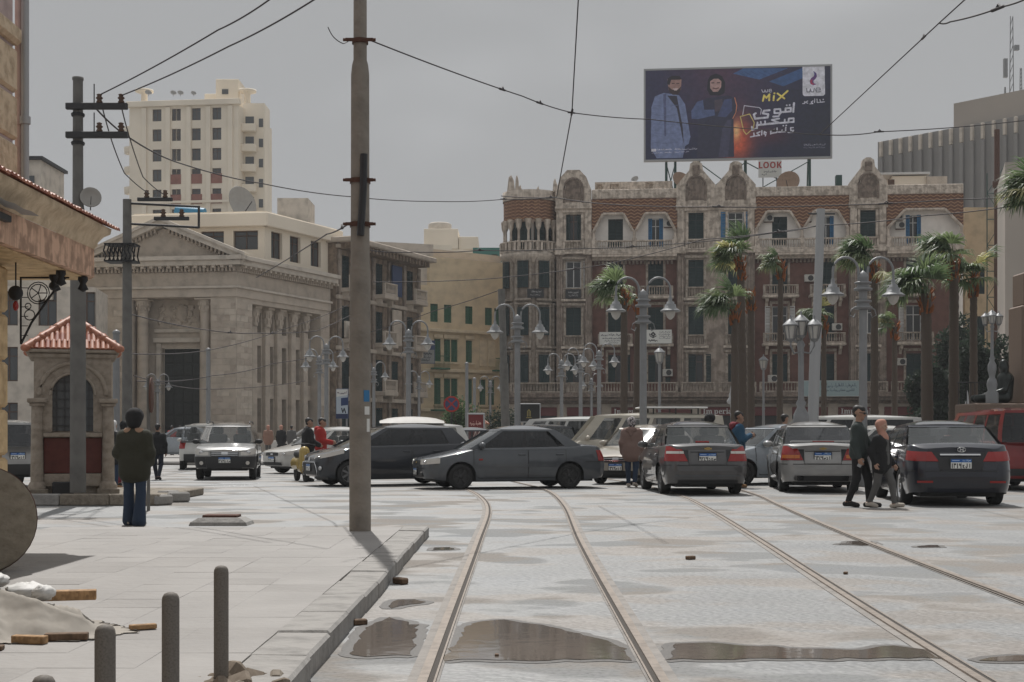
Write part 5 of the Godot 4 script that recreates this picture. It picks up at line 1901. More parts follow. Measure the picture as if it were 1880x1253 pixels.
	# air conditioners
	for q in [[1003, 409, -0.6, "in the top gallery of the corner turret"], [1227, 409, -1.2, "beside the blue shutters in the loggia next to the turret bay"], [1412, 399, -1.2, "in the middle loggia beside closed green shutters"], [1483, 399, -1.2, "in the middle loggia beside the blue shutters"], [1651, 397, -1.2, "upper of two in the loggia next to the ochre house"], [1655, 412, -1.2, "lower of two in the loggia next to the ochre house"], [1487, 510, -0.1, "on red wall just under the middle loggia"], [1656, 510, -0.1, "on red wall just under the loggia next to the ochre house"], [1538, 600, -0.1, "by a second floor balcony behind the leaning pole"], [1656, 664, -0.1, "on the first floor of the bay next to the ochre house"], [1226, 684, -0.1, "on the first floor behind the slim single lantern"], [1420, 695, -0.1, "on the first floor behind the slender palm"]]:
		aircon(lb(ft(q[0]), fy(q[1] + 7, q[0]), (-0.595 if q[2] < -1 else q[2] - 0.34)), LB_TURN, "dusty white air conditioner " + q[3])
	# dishes and the great hoarding on the roof
	dish(lb(ft(1165), fy(323, 1165), -3.4), 0.35, -0.6, 0.6, M.dish_pale, "small satellite dish on the roof wall of the long building")
	dish(lb(ft(1256), fy(335, 1256), -4.5), 1.0, 0.5, 0.5, M.dish_rust, "large rusty satellite dish behind the paired gables")
	dish(lb(ft(1455), fy(340, 1455), -3.5), 1.0, -0.4, 0.3, M.dish_rust, "large round tan satellite dish beneath the hoarding")
	make_hoarding()

func make_hoarding() -> void:
	var d0 := 126.0
	var at := pt(1182, 297, d0)
	var w := 16.5
	var h := 8.25
	var o := thing("billboard", "huge telephone company billboard with two men in winter jackets on the roof", "billboard", at, -0.1)
	box_part(o, "panel", M.sign_black, 0.05, w - 0.05, 0.05, h - 0.05, -0.35, -0.02)
	face("poster", w - 0.3, h - 0.3, hoarding_print(), o, T(w / 2, h / 2, -0.012))
	var fr := MB.new()
	fr.bx(0, w, 0, 0.16, -0.36, 0.03); fr.bx(0, w, h - 0.16, h, -0.36, 0.03); fr.bx(0, 0.16, 0.16, h - 0.16, -0.36, 0.03); fr.bx(w - 0.16, w, 0.16, h - 0.16, -0.36, 0.03)
	obj(fr, "frame", M.lamp_pale, o)
	for x in [2.0, 2.8, 4.9, 9.0, 14.6]:
		var p := MB.new()
		p.cyl(Vector3(x, -3.6, -0.6), Vector3(x, 0.2, -0.5), 0.13, 0.11, 8)
		p.cyl(Vector3(x, -3.6, -3.0), Vector3(x, h * 0.6, -0.5), 0.07, 0.07, 6)
		obj(p, "leg", M.green_steel, o)
	for b in [[2.0, 2.8], [4.9, 9.0], [9.0, 14.6]]:
		var p := MB.new()
		p.cyl(Vector3(b[0], -3.2, -0.6), Vector3(b[1], -0.1, -0.6), 0.05, 0.05, 6)
		p.cyl(Vector3(b[1], -3.2, -0.6), Vector3(b[0], -0.1, -0.6), 0.05, 0.05, 6)
		obj(p, "brace", M.green_steel, o)
	var l := thing("roof_sign", "small white sign with red lettering below the billboard", "sign", pt(1414, 326, 124.0), -0.1)
	box_part(l, "board", M.sign_white, -1.0, 1.0, 0, 1.5, -0.06, 0)
	words("LOOK", 0.58, 0.02, M.sign_red, l, T(0, 1.08, 0.012))
	face("sign_print", 1.6, 0.6, sign_print("sign_e", 128, 48, Color(0.8, 0.8, 0.78), Color(0.3, 0.3, 0.32), [[20, 108, 18, 10], [8, 40, 38, 12]], 12), l, T(0, 0.42, 0.006))
	for x in [-0.6, 0.6]:
		var p := MB.new()
		p.cyl(Vector3(x, -1.4, -0.12), Vector3(x, 1.0, -0.12), 0.05, 0.05, 6)
		obj(p, "post", M.dark_iron, l)

func axes(a: Vector3, b: Vector3) -> Transform3D:
	var u := (b - a).normalized()
	return Transform3D(Basis(u, Vector3.UP, u.cross(Vector3.UP)), a)

func stone_blocks(wall: Node, x0: float, x1: float, y0: float, y1: float, z: float, bw: float, bh: float, mats: Array, xf := Transform3D()) -> void:
	var rows := int((y1 - y0) / bh)
	var k := 0
	for r in rows:
		var x := x0
		var first := true
		while x < x1 - 0.05:
			var w := bw * (0.5 if first and r % 2 else 1.0) * rng.randf_range(0.92, 1.08)
			first = false
			var e := minf(x + w, x1)
			if x1 - e < bw * 0.3: e = x1
			var key := "block%.2f_%.2f" % [snappedf(e - x, 0.05), bh]
			if not cache.has(key):
				var mb := MB.new()
				var hw := snappedf(e - x, 0.05) / 2 - 0.012
				mb.cbx(-hw, hw, 0.01, bh - 0.012, -0.04, 0.02, 0.012)
				cache[key] = mb.mesh()
			put(cache[key], "stone_block", mats[rng.randi() % mats.size()], wall, xf * T((x + e) / 2, y0 + r * bh, z + rng.randf_range(-0.004, 0.004)))
			x = e
			k += 1

func capital(mb: MB, x: float, y: float, z: float, r: float, h: float) -> void:
	mb.lathe([[r * 0.92, y], [r * 1.0, y + h * 0.05], [r * 0.95, y + h * 0.1], [r * 1.05, y + h * 0.4], [r * 1.35, y + h * 0.85]], 12, Vector3(x, 0, z))
	mb.cbx(x - r * 1.5, x + r * 1.5, y + h * 0.86, y + h, z - r * 1.5, z + r * 1.5, 0.03)
	for row in 2:
		for i in 8:
			var a := TAU * (i + row * 0.5) / 8
			var p := Vector3(x + cos(a) * r * (1.08 + row * 0.1), y + h * (0.3 + row * 0.3), z + sin(a) * r * (1.08 + row * 0.1))
			mb.ball(p, r * 0.2, h * 0.16, r * 0.2, 6)

func fluted(mb: MB, x: float, z: float, y0: float, y1: float, r: float) -> void:
	var rows := []
	for y in [y0, y0 + 0.01, y1 - 0.01, y1]:
		var t: float = (y - y0) / (y1 - y0)
		var ring := PackedVector3Array()
		for i in 40:
			var a := TAU * i / 40
			var rr := r * (1.0 - 0.13 * t) * (1.0 if i % 2 == 0 else 0.90)
			ring.append(Vector3(x + cos(a) * rr, y, z + sin(a) * rr))
		rows.append(ring)
	mb.grid(rows, true)
	mb.lathe([[r * 1.3, y0 - 0.35], [r * 1.3, y0 - 0.2], [r * 1.18, y0 - 0.15], [r * 1.22, y0 - 0.06], [r * 1.02, y0]], 16, Vector3(x, 0, z))

func make_bank() -> void:
	var corner := Vector3(-18.5, 0, -95)
	var o := thing("bank_building", "classical stone bank with pediment, fluted columns and tall dark door", "building", Vector3.ZERO)
	var F := axes(Vector3(-28.9, 0, -96.5), corner)
	var S := axes(corner, Vector3(-13.7, 0, -106.5))
	var ls: Material = M.limestone
	var mats := [M.limestone, M.limestone, M.limestone_b, M.limestone_c]
	# front: wall with the portal opening
	var w := MB.new()
	w.xf = F
	w.wall(0, 10.5, 0, 13.2, [[3.14, 8.7, 1.0, 10.62]], 1.6)
	w.xf = S
	w.wall(0, 12.4, 0, 13.2, [[1.93, 11.1, 1.0, 10.3]], 0.9)
	w.xf = Transform3D.IDENTITY
	var wall := obj(w, "wall", ls, o)
	stone_blocks(wall, 0.05, 3.1, 1.0, 10.6, 0.0, 0.92, 0.42, mats, F)
	stone_blocks(wall, 8.74, 10.46, 1.0, 10.6, 0.0, 0.86, 0.42, mats, F)
	stone_blocks(wall, 0.05, 1.9, 1.0, 10.3, 0.0, 0.92, 0.42, mats, S)
	stone_blocks(wall, 11.14, 12.36, 1.0, 10.3, 0.0, 1.2, 0.42, mats, S)
	# portal: back wall, relief panel, lintel, door
	var bk := MB.new()
	bk.xf = F
	bk.wall(3.14, 8.7, 0.8, 10.64, [[4.62, 7.48, 0.8, 7.3]], 0.5, -1.59)
	obj(bk, "portal_wall", ls, o)
	var dr := MB.new()
	dr.xf = F
	dr.bx(4.63, 7.47, 0.8, 7.28, -2.2, -2.08)
	var door := obj(dr, "door", M.dark_door, o)
	for i in 4:
		for j in 7:
			var pm := MB.new()
			pm.xf = F
			var x := 4.72 + i * 0.68
			var y := 0.98 + j * 0.89
			pm.cbx(x, x + 0.58, y, y + 0.78, -2.075, -2.03, 0.02)
			obj(pm, "door_panel", M.dark_door, door)
	var fr := MB.new()
	fr.xf = F
	fr.cbx(4.25, 4.60, 0.8, 7.65, -1.585, -1.40, 0.04); fr.cbx(7.50, 7.85, 0.8, 7.65, -1.585, -1.40, 0.04); fr.cbx(4.05, 8.05, 7.66, 8.0, -1.585, -1.30, 0.05)
	fr.cbx(4.1, 8.0, 8.35, 8.62, -1.585, -1.42, 0.04)
	obj(fr, "door_frame", M.limestone_pale, o)
	var re := MB.new()
	re.xf = F
	rng.seed = 12
	for i in 60:
		re.ball(Vector3(rng.randf_range(4.4, 7.6), rng.randf_range(8.85, 10.2), -1.58), rng.randf_range(0.08, 0.25), rng.randf_range(0.08, 0.25), 0.12, 7)
	re.ball(Vector3(6.05, 9.7, -1.58), 0.45, 0.6, 0.16, 10)
	stuff(obj(re, "carved_relief", ls, o))
	for x in [3.65, 8.12]:
		var cm := MB.new()
		cm.xf = F
		fluted(cm, x, -0.62, 1.5, 9.65, 0.42)
		var col := obj(cm, "column", ls, o)
		var cp := MB.new()
		cp.xf = F
		capital(cp, x, 9.65, -0.62, 0.40, 0.95)
		obj(cp, "capital", ls, col)
	# side: recessed wall with slit windows between engaged columns
	var sw := MB.new()
	sw.xf = S
	var cols := [3.2, 4.84, 6.4, 8.3, 10.0]
	var mids := [2.35, 4.02, 5.6, 7.35, 9.2, 10.7]
	var holes := []
	for t in mids:
		holes.append_array([[t - 0.4, t + 0.4, 1.5, 3.9], [t - 0.4, t + 0.4, 5.0, 7.6], [t - 0.4, t + 0.4, 8.5, 9.9]])
	sw.wall(1.93, 11.1, 0.9, 10.35, holes, 0.4, -0.89)
	obj(sw, "side_wall", ls, o)
	for h in holes:
		var pm := MB.new()
		pm.xf = S
		pm.bx(h[0], h[1], h[2], h[3], -1.35, -1.28)
		var win := obj(pm, "window", M.window_dark, o)
		var fm := MB.new()
		fm.xf = S
		fm.bx((h[0] + h[1]) / 2 - 0.03, (h[0] + h[1]) / 2 + 0.03, h[2], h[3], -1.275, -1.23)
		obj(fm, "glazing_bar", M.dark_iron, win)
	for t in cols:
		var cm := MB.new()
		cm.xf = S
		cm.cbx(t - 0.30, t + 0.30, 1.0, 8.9, -0.885, -0.60, 0.03)
		var col := obj(cm, "pilaster", ls, o)
		var cp := MB.new()
		cp.xf = S
		capital(cp, t, 8.9, -0.68, 0.27, 1.4)
		obj(cp, "capital", ls, col)
	# entablature round both fronts
	for q in [[F, -0.3, 10.5, 10.5 + 0.25], [S, 0.0, 12.45, -1.0]]:
		var x0: float = q[1]
		var x1: float = q[2]
		for e in [["architrave", 10.62, 11.2, 0.10, "limestone"], ["moulding", 11.2, 11.36, 0.26, "limestone_pale"], ["frieze", 11.36, 12.3, 0.06, "limestone"], ["cornice", 12.68, 13.02, 0.75, "limestone_pale"], ["cornice", 13.02, 13.3, 0.95, "limestone_pale"]]:
			var m := MB.new()
			m.xf = q[0]
			var ext: float = e[3]
			m.cbx(x0 - (ext if q[0] == S else 0.0), x1 + (ext if q[0] == F else 0.0), e[1], e[2], 0.004, ext, 0.02)
			obj(m, e[0], M[e[4]], o)
		var dn := MB.new()
		dn.xf = q[0]
		var x := x0
		while x < x1:
			dn.bx(x, x + 0.13, 12.32, 12.66, 0.004, 0.35)
			x += 0.26
		x = x0
		stuff(obj(dn, "dentils", ls, o))
		var md := MB.new()
		md.xf = q[0]
		while x < x1:
			md.bx(x, x + 0.22, 12.52, 12.675, 0.36, 0.70)
			x += 0.62
		stuff(obj(md, "modillions", ls, o))
	# pediment
	var tm := MB.new()
	tm.xf = F
	tm.prism(PackedVector2Array([Vector2(0.3, 13.3), Vector2(10.5, 13.3), Vector2(5.4, 15.3)]), -1.0, 0.05)
	obj(tm, "tympanum", ls, o)
	for s in [[Vector3(-0.5, 13.25, 0), Vector3(5.4, 15.75, 0)], [Vector3(11.4, 13.25, 0), Vector3(5.4, 15.75, 0)]]:
		var rk := MB.new()
		rk.xf = F
		var a: Vector3 = s[0]
		var b: Vector3 = s[1]
		for l in [[-0.35, 0.0, 0.0, 0.8], [0.0, 0.22, 0.0, 0.98]]:
			var n := Vector3(0, 1, 0)
			var p := [a + n * l[0], b + n * l[0], b + n * l[1], a + n * l[1]]
			var z0 := Vector3(0, 0, -1.2)
			var z1 := Vector3(0, 0, l[3])
			rk.quad(p[0] + z1, p[1] + z1, p[2] + z1, p[3] + z1); rk.quad(p[0] + z0, p[1] + z0, p[1] + z1, p[0] + z1); rk.quad(p[3] + z0, p[2] + z0, p[2] + z1, p[3] + z1)
		obj(rk, "raking_cornice", M.limestone_pale, o)
		var dn := MB.new()
		dn.xf = F
		for i in 20:
			var p := a.lerp(b, (i + 1.2) / 22.0)
			dn.bx(p.x - 0.07, p.x + 0.07, p.y - 0.62, p.y - 0.36, 0.055, 0.4)
		stuff(obj(dn, "dentils", ls, o))
	# attic storey set back on the roof
	var F2 := axes(Vector3(-27.0, 0, -101), Vector3(-17.4, 0, -99.6))
	var S2 := axes(Vector3(-17.4, 0, -99.6), Vector3(-13.4, 0, -108.5))
	var at := MB.new()
	at.xf = F2
	at.wall(0, 9.7, 13.0, 17.1, [[5.0, 6.7, 14.4, 15.75], [7.4, 9.2, 14.4, 15.75]], 0.4)
	at.xf = S2
	at.wall(0, 9.7, 13.0, 17.1, [[0.8, 2.2, 13.9, 15.8], [3.2, 4.6, 13.9, 15.8], [6.0, 7.4, 13.9, 15.8]], 0.4)
	obj(at, "attic_wall", M.cream_wall, o)
	for h in [[F2, 5.85, 14.4, 1.7, 1.35], [F2, 8.3, 14.4, 1.8, 1.35], [S2, 1.5, 13.9, 1.4, 1.9], [S2, 3.9, 13.9, 1.4, 1.9], [S2, 6.7, 13.9, 1.4, 1.9]]:
		window(o, h[0] * T(h[1], h[2], 0), h[3], h[4], "grey", "green_shutter")
	for q in [[F2, -0.2, 9.7 + 0.3], [S2, -0.3, 9.9]]:
		var m := MB.new()
		m.xf = q[0]
		m.cbx(q[1], q[2], 16.0, 16.95, 0.003, 0.45, 0.04)
		obj(m, "attic_cornice", M.cream_wall, o)
	var rm := MB.new()
	rm.prism(PackedVector2Array([Vector2(-28.5, -97), Vector2(-18.6, -95.4), Vector2(-13.8, -106.5), Vector2(-14, -112), Vector2(-28.5, -112)]), -13.0, -12.9)
	obj(rm, "roof_slab", M.limestone_pale, o, Transform3D(Basis(Vector3.RIGHT, PI / 2), Vector3.ZERO))
	var rm2 := MB.new()
	rm2.prism(PackedVector2Array([Vector2(-27, -101.1), Vector2(-17.5, -99.7), Vector2(-13.5, -108.5), Vector2(-14, -114), Vector2(-27, -114)]), -17.08, -16.9)
	obj(rm2, "roof_slab", M.limestone_pale, o, Transform3D(Basis(Vector3.RIGHT, PI / 2), Vector3.ZERO))
	box_part(o, "roof_house", M.limestone_pale, -17.5, -15.2, 16.9, 19.0, -109, -105.5)
	# steps before the door
	for i in 5:
		var m := MB.new()
		m.xf = F
		m.cbx(2.8 - i * 0.15, 9.0 + i * 0.15, 0.16, 0.98 - i * 0.16, 0.002 + i * 0.34, 0.34 + i * 0.34, 0.015)
		obj(m, "step", M.kerb_stone, o)
	dish(pt(445, 402, 104), 1.3, 0.9, 0.25, M.dish_pale, "broad pale satellite dish on the bank roof")
	var tk := thing("water_tank", "bright blue plastic water tank lying on the bank roof", "water tank", pt(355, 402, 106))
	var t := MB.new()
	t.cyl(Vector3(-1.3, 0.5, 0), Vector3(0.9, 0.3, 0.3), 0.45, 0.45, 14)
	obj(t, "barrel", M.blue_tank, tk)

# plain block with rows of windows; front edge from a to b, top at h
func block(called: String, label: String, a: Vector3, b: Vector3, h: float, deep: float, m: Material, holes: Array, style := "grey", colour := "green_shutter") -> Node3D:
	var o := thing(called, label, "building", a)
	var X := axes(Vector3.ZERO, b - a)
	var l := (b - a).length()
	var w := MB.new()
	w.xf = X
	w.wall(0, l, 0, h, holes, 0.4)
	w.quad(Vector3(0, 0, 0), Vector3(0, h, 0), Vector3(0, h, -deep), Vector3(0, 0, -deep))
	w.quad(Vector3(l, 0, 0), Vector3(l, h, 0), Vector3(l, h, -deep), Vector3(l, 0, -deep))
	w.quad(Vector3(0, h, 0), Vector3(l, h, 0), Vector3(l, h, -deep), Vector3(0, h, -deep))
	w.quad(Vector3(0, 0, -deep), Vector3(l, 0, -deep), Vector3(l, h, -deep), Vector3(0, h, -deep))
	obj(w, "wall", m, o)
	for q in holes:
		window(o, X * T((q[0] + q[1]) / 2, q[2], 0), q[1] - q[0], q[3] - q[2], style, colour)
	o.set_meta("axes", X)
	return o

func make_tower() -> void:
	var a := pt(237, 800, 200); a.y = 0
	var b := pt(437, 800, 198); b.y = 0
	var holes := []
	var y0 := 49.4 - 4.0
	for r in 6:
		var y := EYE + (800 - (211 + r * 37)) / FOCAL * 199 - 0.8
		for px in [290, 323, 331, 365, 404]:
			var x: float = (px - 237) / FOCAL * 199
			var hw := 0.35 if px in [323, 331] else 0.65
			holes.append([x - hw, x + hw, y, y + 1.7])
	var o := block("apartment_tower", "tall cream apartment tower with red window panels behind the bank", a, b, 47.6, 16, M.cream_wall, holes)
	var X: Transform3D = o.get_meta("axes")
	var l := (b - a).length()
	o.remove_meta("axes")
	for px in [325, 365, 403]:
		var x: float = (px - 237) / FOCAL * 199
		for r in 3:
			var m := MB.new()
			m.xf = X
			var y := EYE + (800 - (318 + r * 37 - 14)) / FOCAL * 199 - 1.6
			m.bx(x - 0.85, x + 0.85, y - 1.0, y + 0.35, 0.003, 0.06)
			obj(m, "red_panel", M.tower_red, o)
	for x in [l * 0.14, l * 0.36, l * 0.55, l * 0.73, l * 0.93]:
		var m := MB.new()
		m.xf = X
		m.cbx(x - 0.35, x + 0.35, 0, 47.5, 0.004, 0.28, 0.05)
		obj(m, "wall_rib", M.cream_wall, o)
	for y in [47.6, 33.9]:
		var m := MB.new()
		m.xf = X
		m.cbx(-0.3, l + 0.3, y, y + (0.8 if y > 40 else 0.35), 0.30 if y < 40 else -0.4, 0.5, 0.05)
		obj(m, "parapet" if y > 40 else "string_course", M.cream_wall, o)
	# balcony wing
	box_part(o, "balcony_wing", M.cream_wall, l + 0.01, l + 3.1, 0, 48.4, -5, -0.6)
	for r in 13:
		var y := 44.2 - r * 2.85
		box_part(o, "balcony", M.cream_wall, l + 0.02, l + 2.0, y, y + 1.05, -0.59, 0.75, 0.06)
		box_part(o, "balcony_window", M.window_grey, l + 0.4, l + 1.6, y + 0.2, y + 2.3, -0.599, -0.55)
		box_part(o, "wing_window", M.window_grey, l + 2.3, l + 2.9, y + 0.8, y + 2.0, -0.599, -0.55)
		if r < 10:
			var c := MB.new()
			c.lathe([[0.001, y], [1.1, y], [1.2, y + 0.9], [1.05, y + 0.95], [0.001, y + 0.3]], 12, Vector3(0, 0, -1.5))
			obj(c, "balcony", M.cream_wall, o)
	# stair house and tank stands on the roof
	var sx: float = (391 - 237) / FOCAL * 199
	box_part(o, "stair_house", M.cream_wall, sx, sx + 3.3, 47.6, 52.2, -7, -2, 0.08)
	box_part(o, "stair_house", M.cream_wall, sx - 1.7, sx, 47.6, 50.2, -7, -2.4, 0.08)
	box_part(o, "stair_window", M.window_grey, sx + 0.9, sx + 1.8, 50.0, 50.7, -1.99, -1.9)
	for x in [1.6, l + 0.4]:
		var m := MB.new()
		m.lathe([[0.5, 47.6], [0.45, 50.0], [1.3, 50.3], [1.3, 50.6], [0.001, 50.7]], 14, Vector3(x, 0, -2.0))
		obj(m, "tank_stand", M.cream_wall, o)
	for px in [[272, 0.5], [318, 0.45], [331, 0.45], [355, 0.4]]:
		dish(pt(px[0], 176, 199), px[1], 0.5, 0.6, M.dish_pale, "small satellite dish on the parapet of the cream tower", "dishes on the cream tower")

func make_town() -> void:
	make_bank()
	make_tower()
	# old white block above the tiled canopy
	var holes := []
	for i in 6:
		holes.append([0.7 + i * 1.05, 1.5 + i * 1.05, 12.15, 13.55])
	for i in 2:
		for j in 3:
			holes.append([1.2 + i * 3.4, 2.3 + i * 3.4, 2.4 + j * 3.1, 4.4 + j * 3.1])
	var o := block("old_house", "old off-white house with a row of small windows above the tiled canopy", Vector3(-34.2, 0, -87), Vector3(-28.0, 0, -90), 14.2, 8, M.white_wall, holes)
	o.remove_meta("axes")
	box_part(o, "roof_room", M.limestone_pale, 0.2, 4.6, 14.2, 18.6, -6.5, -1.9)
	box_part(o, "roof_edge", M.dark_iron, 0.0, 4.8, 18.6, 18.8, -6.7, -1.6)
	box_part(o, "roof_window", M.window_grey, 3.2, 4.2, 15.6, 17.6, -1.89, -1.8)
	box_part(o, "balcony", M.white_wall, 3.9, 6.1, 9.6, 10.3, -1.2, 0.6, 0.05)
	# stone house between kiosk and bank
	holes = []
	for i in 3:
		for j in 3:
			holes.append([0.8 + i * 2.3, 1.9 + i * 2.3, 1.2 + j * 3.4, 3.3 + j * 3.4])
	o = block("stone_house", "plain stone house front between the yellow wall and the bank", Vector3(-32.0, 0, -86), Vector3(-25.6, 0, -86.8), 10.4, 5, M.limestone_pale, holes)
	o.remove_meta("axes")
	# dark corner block with balconies, running back from the bank
	holes = []
	for i in 5:
		for j in 4:
			holes.append([0.9 + i * 2.75, 2.1 + i * 2.75, 1.0 + j * 3.85, 3.5 + j * 3.85])
	o = block("balcony_house", "sooty brown balcony house with deep eaves behind the concrete pole", Vector3(-13.3, 0, -107), Vector3(-7.95, 0, -120), 15.9, 7, M.dark_balcony_wall, holes, "closed", "green_shutter")
	var X: Transform3D = o.get_meta("axes")
	o.remove_meta("axes")
	for j in 4:
		for i in [0, 2, 4]:
			var y := 0.95 + j * 3.85
			if j == 0: continue
			var m := MB.new()
			m.xf = X
			m.cbx(0.35 + i * 2.75, 2.65 + i * 2.75, y - 0.35, y, 0.003, 1.15, 0.05)
			obj(m, "balcony_slab", M.limestone, o)
			var b := balustrade(o, 0.4 + i * 2.75, 2.6 + i * 2.75, y + 0.005, 0.95, 0.98, M.limestone)
			b.transform = X
			var br := MB.new()
			br.xf = X
			for s in [0.6, 2.4]:
				br.bx(s - 0.12 + i * 2.75, s + 0.12 + i * 2.75, y - 0.8, y - 0.36, 0.003, 0.75)
			obj(br, "brackets", M.limestone, o)
		var m := MB.new()
		m.xf = X
		m.cbx(-0.1, 14.1, 3.95 + j * 3.85, 4.25 + j * 3.85, 0.003, 0.32, 0.04)
		obj(m, "string_course", M.limestone, o)
	var ev := MB.new()
	ev.xf = X
	ev.cbx(-0.3, 14.6, 15.9, 16.3, -1.0, 1.5, 0.06)
	obj(ev, "eaves", M.limestone, o)
	ev = MB.new()
	ev.xf = X
	for i in 24:
		ev.bx(0.2 + i * 0.58, 0.45 + i * 0.58, 15.45, 15.9, 0.003, 1.2)
	stuff(obj(ev, "eaves_brackets", M.dark_balcony_wall, o))
	for i in 6:
		var m := MB.new()
		m.xf = X
		m.cbx(0.2 + i * 2.72, 0.55 + i * 2.72, 0.2, 15.4, 0.003, 0.22, 0.04)
		obj(m, "pilaster", M.sooty_stone, o)
	for q in [[9.2, 8.6, 1.5, 2.9, "carved_panel", "limestone"], [9.2, 12.6, 1.6, 2.5, "advert_panel", "sign_navy"], [1.5, 8.7, 1.9, 1.3, "carved_panel", "limestone_pale"]]:
		var m := MB.new()
		m.xf = X
		m.cbx(q[0] - q[2] / 2, q[0] + q[2] / 2, q[1], q[1] + q[3], 0.35, 0.55, 0.04)
		obj(m, q[4], M[q[5]], o)
	# building beyond it, on the roof line
	o = block("roof_block", "low plastered roof block behind the brown balcony house", Vector3(-12.0, 0, -124), Vector3(-7.0, 0, -126), 18.3, 5, M.limestone_pale, [])
	o.remove_meta("axes")
	# yellow house with green shutters
	var ya := Vector3(-9.06, 0, -124)
	var yb := Vector3(-0.55, 0, -131)
	var yl := (yb - ya).length()
	holes = []
	var gx := func(px: float) -> float:
		var p := (px - 940.0) / FOCAL
		return (9.06 + p * 124.0) / ((yb.x - ya.x) / yl - p * 7.0 / yl)
	for px in [797, 822, 861, 897, 914]:
		var x: float = gx.call(px)
		holes.append([x - 0.42, x + 0.42, 11.4, 13.0])
	for px in [803, 821, 834, 861]:
		var x: float = gx.call(px)
		holes.append([x - 0.36, x + 0.36, 7.9, 9.9])
	for px in [803, 821, 834, 861, 886, 902]:
		var x: float = gx.call(px)
		holes.append([x - 0.36, x + 0.36, 4.1, 6.4])
	o = block("yellow_house", "pale yellow house with green shutters and a blank upper wall", ya, yb, 14.6, 10, M.yellow_wall, holes, "closed", "bright_green")
	X = o.get_meta("axes")
	o.remove_meta("axes")
	for y in [10.5, 6.95, 3.4]:
		var m := MB.new()
		m.xf = X
		m.cbx(0.0, yl + 0.1, y, y + 0.3, 0.003, 0.4, 0.05)
		obj(m, "string_course", M.yellow_trim, o)
	for h in holes:
		if h[2] > 11: continue
		var m := MB.new()
		m.xf = X
		m.cbx(h[0] - 0.12, h[1] + 0.12, h[3] + 0.06, h[3] + 0.42, 0.003, 0.2, 0.04)
		obj(m, "window_head", M.yellow_trim, o)
		m = MB.new()
		m.xf = X
		m.cbx(h[0] - 0.12, h[1] + 0.12, h[2] - 0.22, h[2] - 0.05, 0.003, 0.25, 0.03)
		obj(m, "window_sill", M.yellow_trim, o)
	for q in [[886, 7.6, 2.4], [902, 7.6, 2.4]]:
		var x: float = gx.call(q[0])
		var m := MB.new()
		m.xf = X
		m.cbx(x - 0.4, x + 0.4, q[1], q[1] + q[2], 0.003, 0.1, 0.03)
		obj(m, "blind_panel", M.yellow_trim, o)
	for q in [[800, 7.3], [800, 3.6], [912, 7.3]]:
		var x: float = gx.call(q[0])
		var m := MB.new()
		m.xf = X
		m.cbx(x - 0.9, x + 0.9, q[1] - 0.15, q[1], 0.41, 1.0, 0.03)
		for i in 13:
			m.bx(x - 0.86 + i * 0.14, x - 0.84 + i * 0.14, q[1], q[1] + 1.0, 0.95, 0.97)
		m.bx(x - 0.88, x + 0.88, q[1] + 1.0, q[1] + 1.06, 0.93, 0.99)
		obj(m, "railed_balcony", M.bright_green, o)
	var side := MB.new()
	side.xf = X
	side.cbx(-3.4, 0.0, 0.0, 13.2, -6.0, 0.25, 0.05)
	obj(side, "corner_wing", M.yellow_wall, o)
	var upper := MB.new()
	upper.xf = X
	upper.bx(2.3, yl, 14.6, 17.2, -9, -0.02)
	obj(upper, "blank_wall", M.yellow_wall, o)
	upper = MB.new()
	upper.xf = X
	upper.bx(0.3, yl + 0.6, 17.2, 18.1, -9.5, -1.5)
	obj(upper, "roof_wall", M.limestone, o)
	for q in [[712, 800, 5.6, 4.4, "sign_f"]]:
		var sg := thing("wall_sign", "grey sign board with lines of script on the yellow house corner", "sign", pt(776, 668, 122), 0.1)
		box_part(sg, "board", M.sign_navy, -1.05, 1.05, 0, 2.0, -0.1, 0)
		face("sign_print", 2.0, 1.15, sign_print("sign_f", 128, 80, Color(0.55, 0.56, 0.55), Color(0.2, 0.22, 0.26), [[14, 114, 24, 14], [20, 108, 46, 10], [26, 100, 64, 9]], 21), sg, T(0, 0.62, 0.006))
	# far cream blocks and teal roof room
	o = block("far_block", "cream flat-roofed block with round water tanks beyond the yellow house", pt(765, 800, 190) * Vector3(1, 0, 1), pt(877, 800, 192) * Vector3(1, 0, 1), 26.5, 12, M.cream_wall, [[4.6, 5.5, 23.6, 24.4], [6.5, 7.6, 22.0, 23.2]])
	o.remove_meta("axes")
	var bx0 := 0.9
	box_part(o, "upper_block", M.cream_wall, bx0, bx0 + 4.6, 26.5, 29.2, -8, -1.0, 0.05)
	box_part(o, "stair_block", M.cream_wall, 5.55, 8.2, 26.5, 28.2, -8, -1.5, 0.05)
	var tk := MB.new()
	tk.lathe([[1.5, 29.2], [1.6, 29.5], [1.6, 30.2], [1.3, 30.4], [0.001, 30.4]], 16, Vector3(2.9, 0, -4))
	obj(tk, "roof_tank", M.limestone_pale, o)
	o = block("far_block", "low cream block with a stepped roof edge beside the far tanks", pt(722, 800, 170) * Vector3(1, 0, 1), pt(830, 800, 172) * Vector3(1, 0, 1), 24.4, 10, M.cream_wall, [[3.9, 4.3, 22.3, 22.9], [4.7, 5.1, 22.3, 22.9], [5.5, 5.9, 22.3, 22.9]])
	o.remove_meta("axes")
	o = block("roof_room", "teal painted roof room with one window beside the turret", pt(868, 800, 150) * Vector3(1, 0, 1), pt(932, 800, 150) * Vector3(1, 0, 1), 21.2, 4, M.teal_wall, [[2.0, 2.6, 19.4, 20.5]])
	o.remove_meta("axes")
	o = block("grey_wall_house", "grey plastered wall with a dark terrace next to the turret", pt(815, 800, 142) * Vector3(1, 0, 1), pt(935, 800, 141) * Vector3(1, 0, 1), 18.6, 5, M.limestone, [[4.8, 6.3, 15.9, 17.4]])
	o.remove_meta("axes")
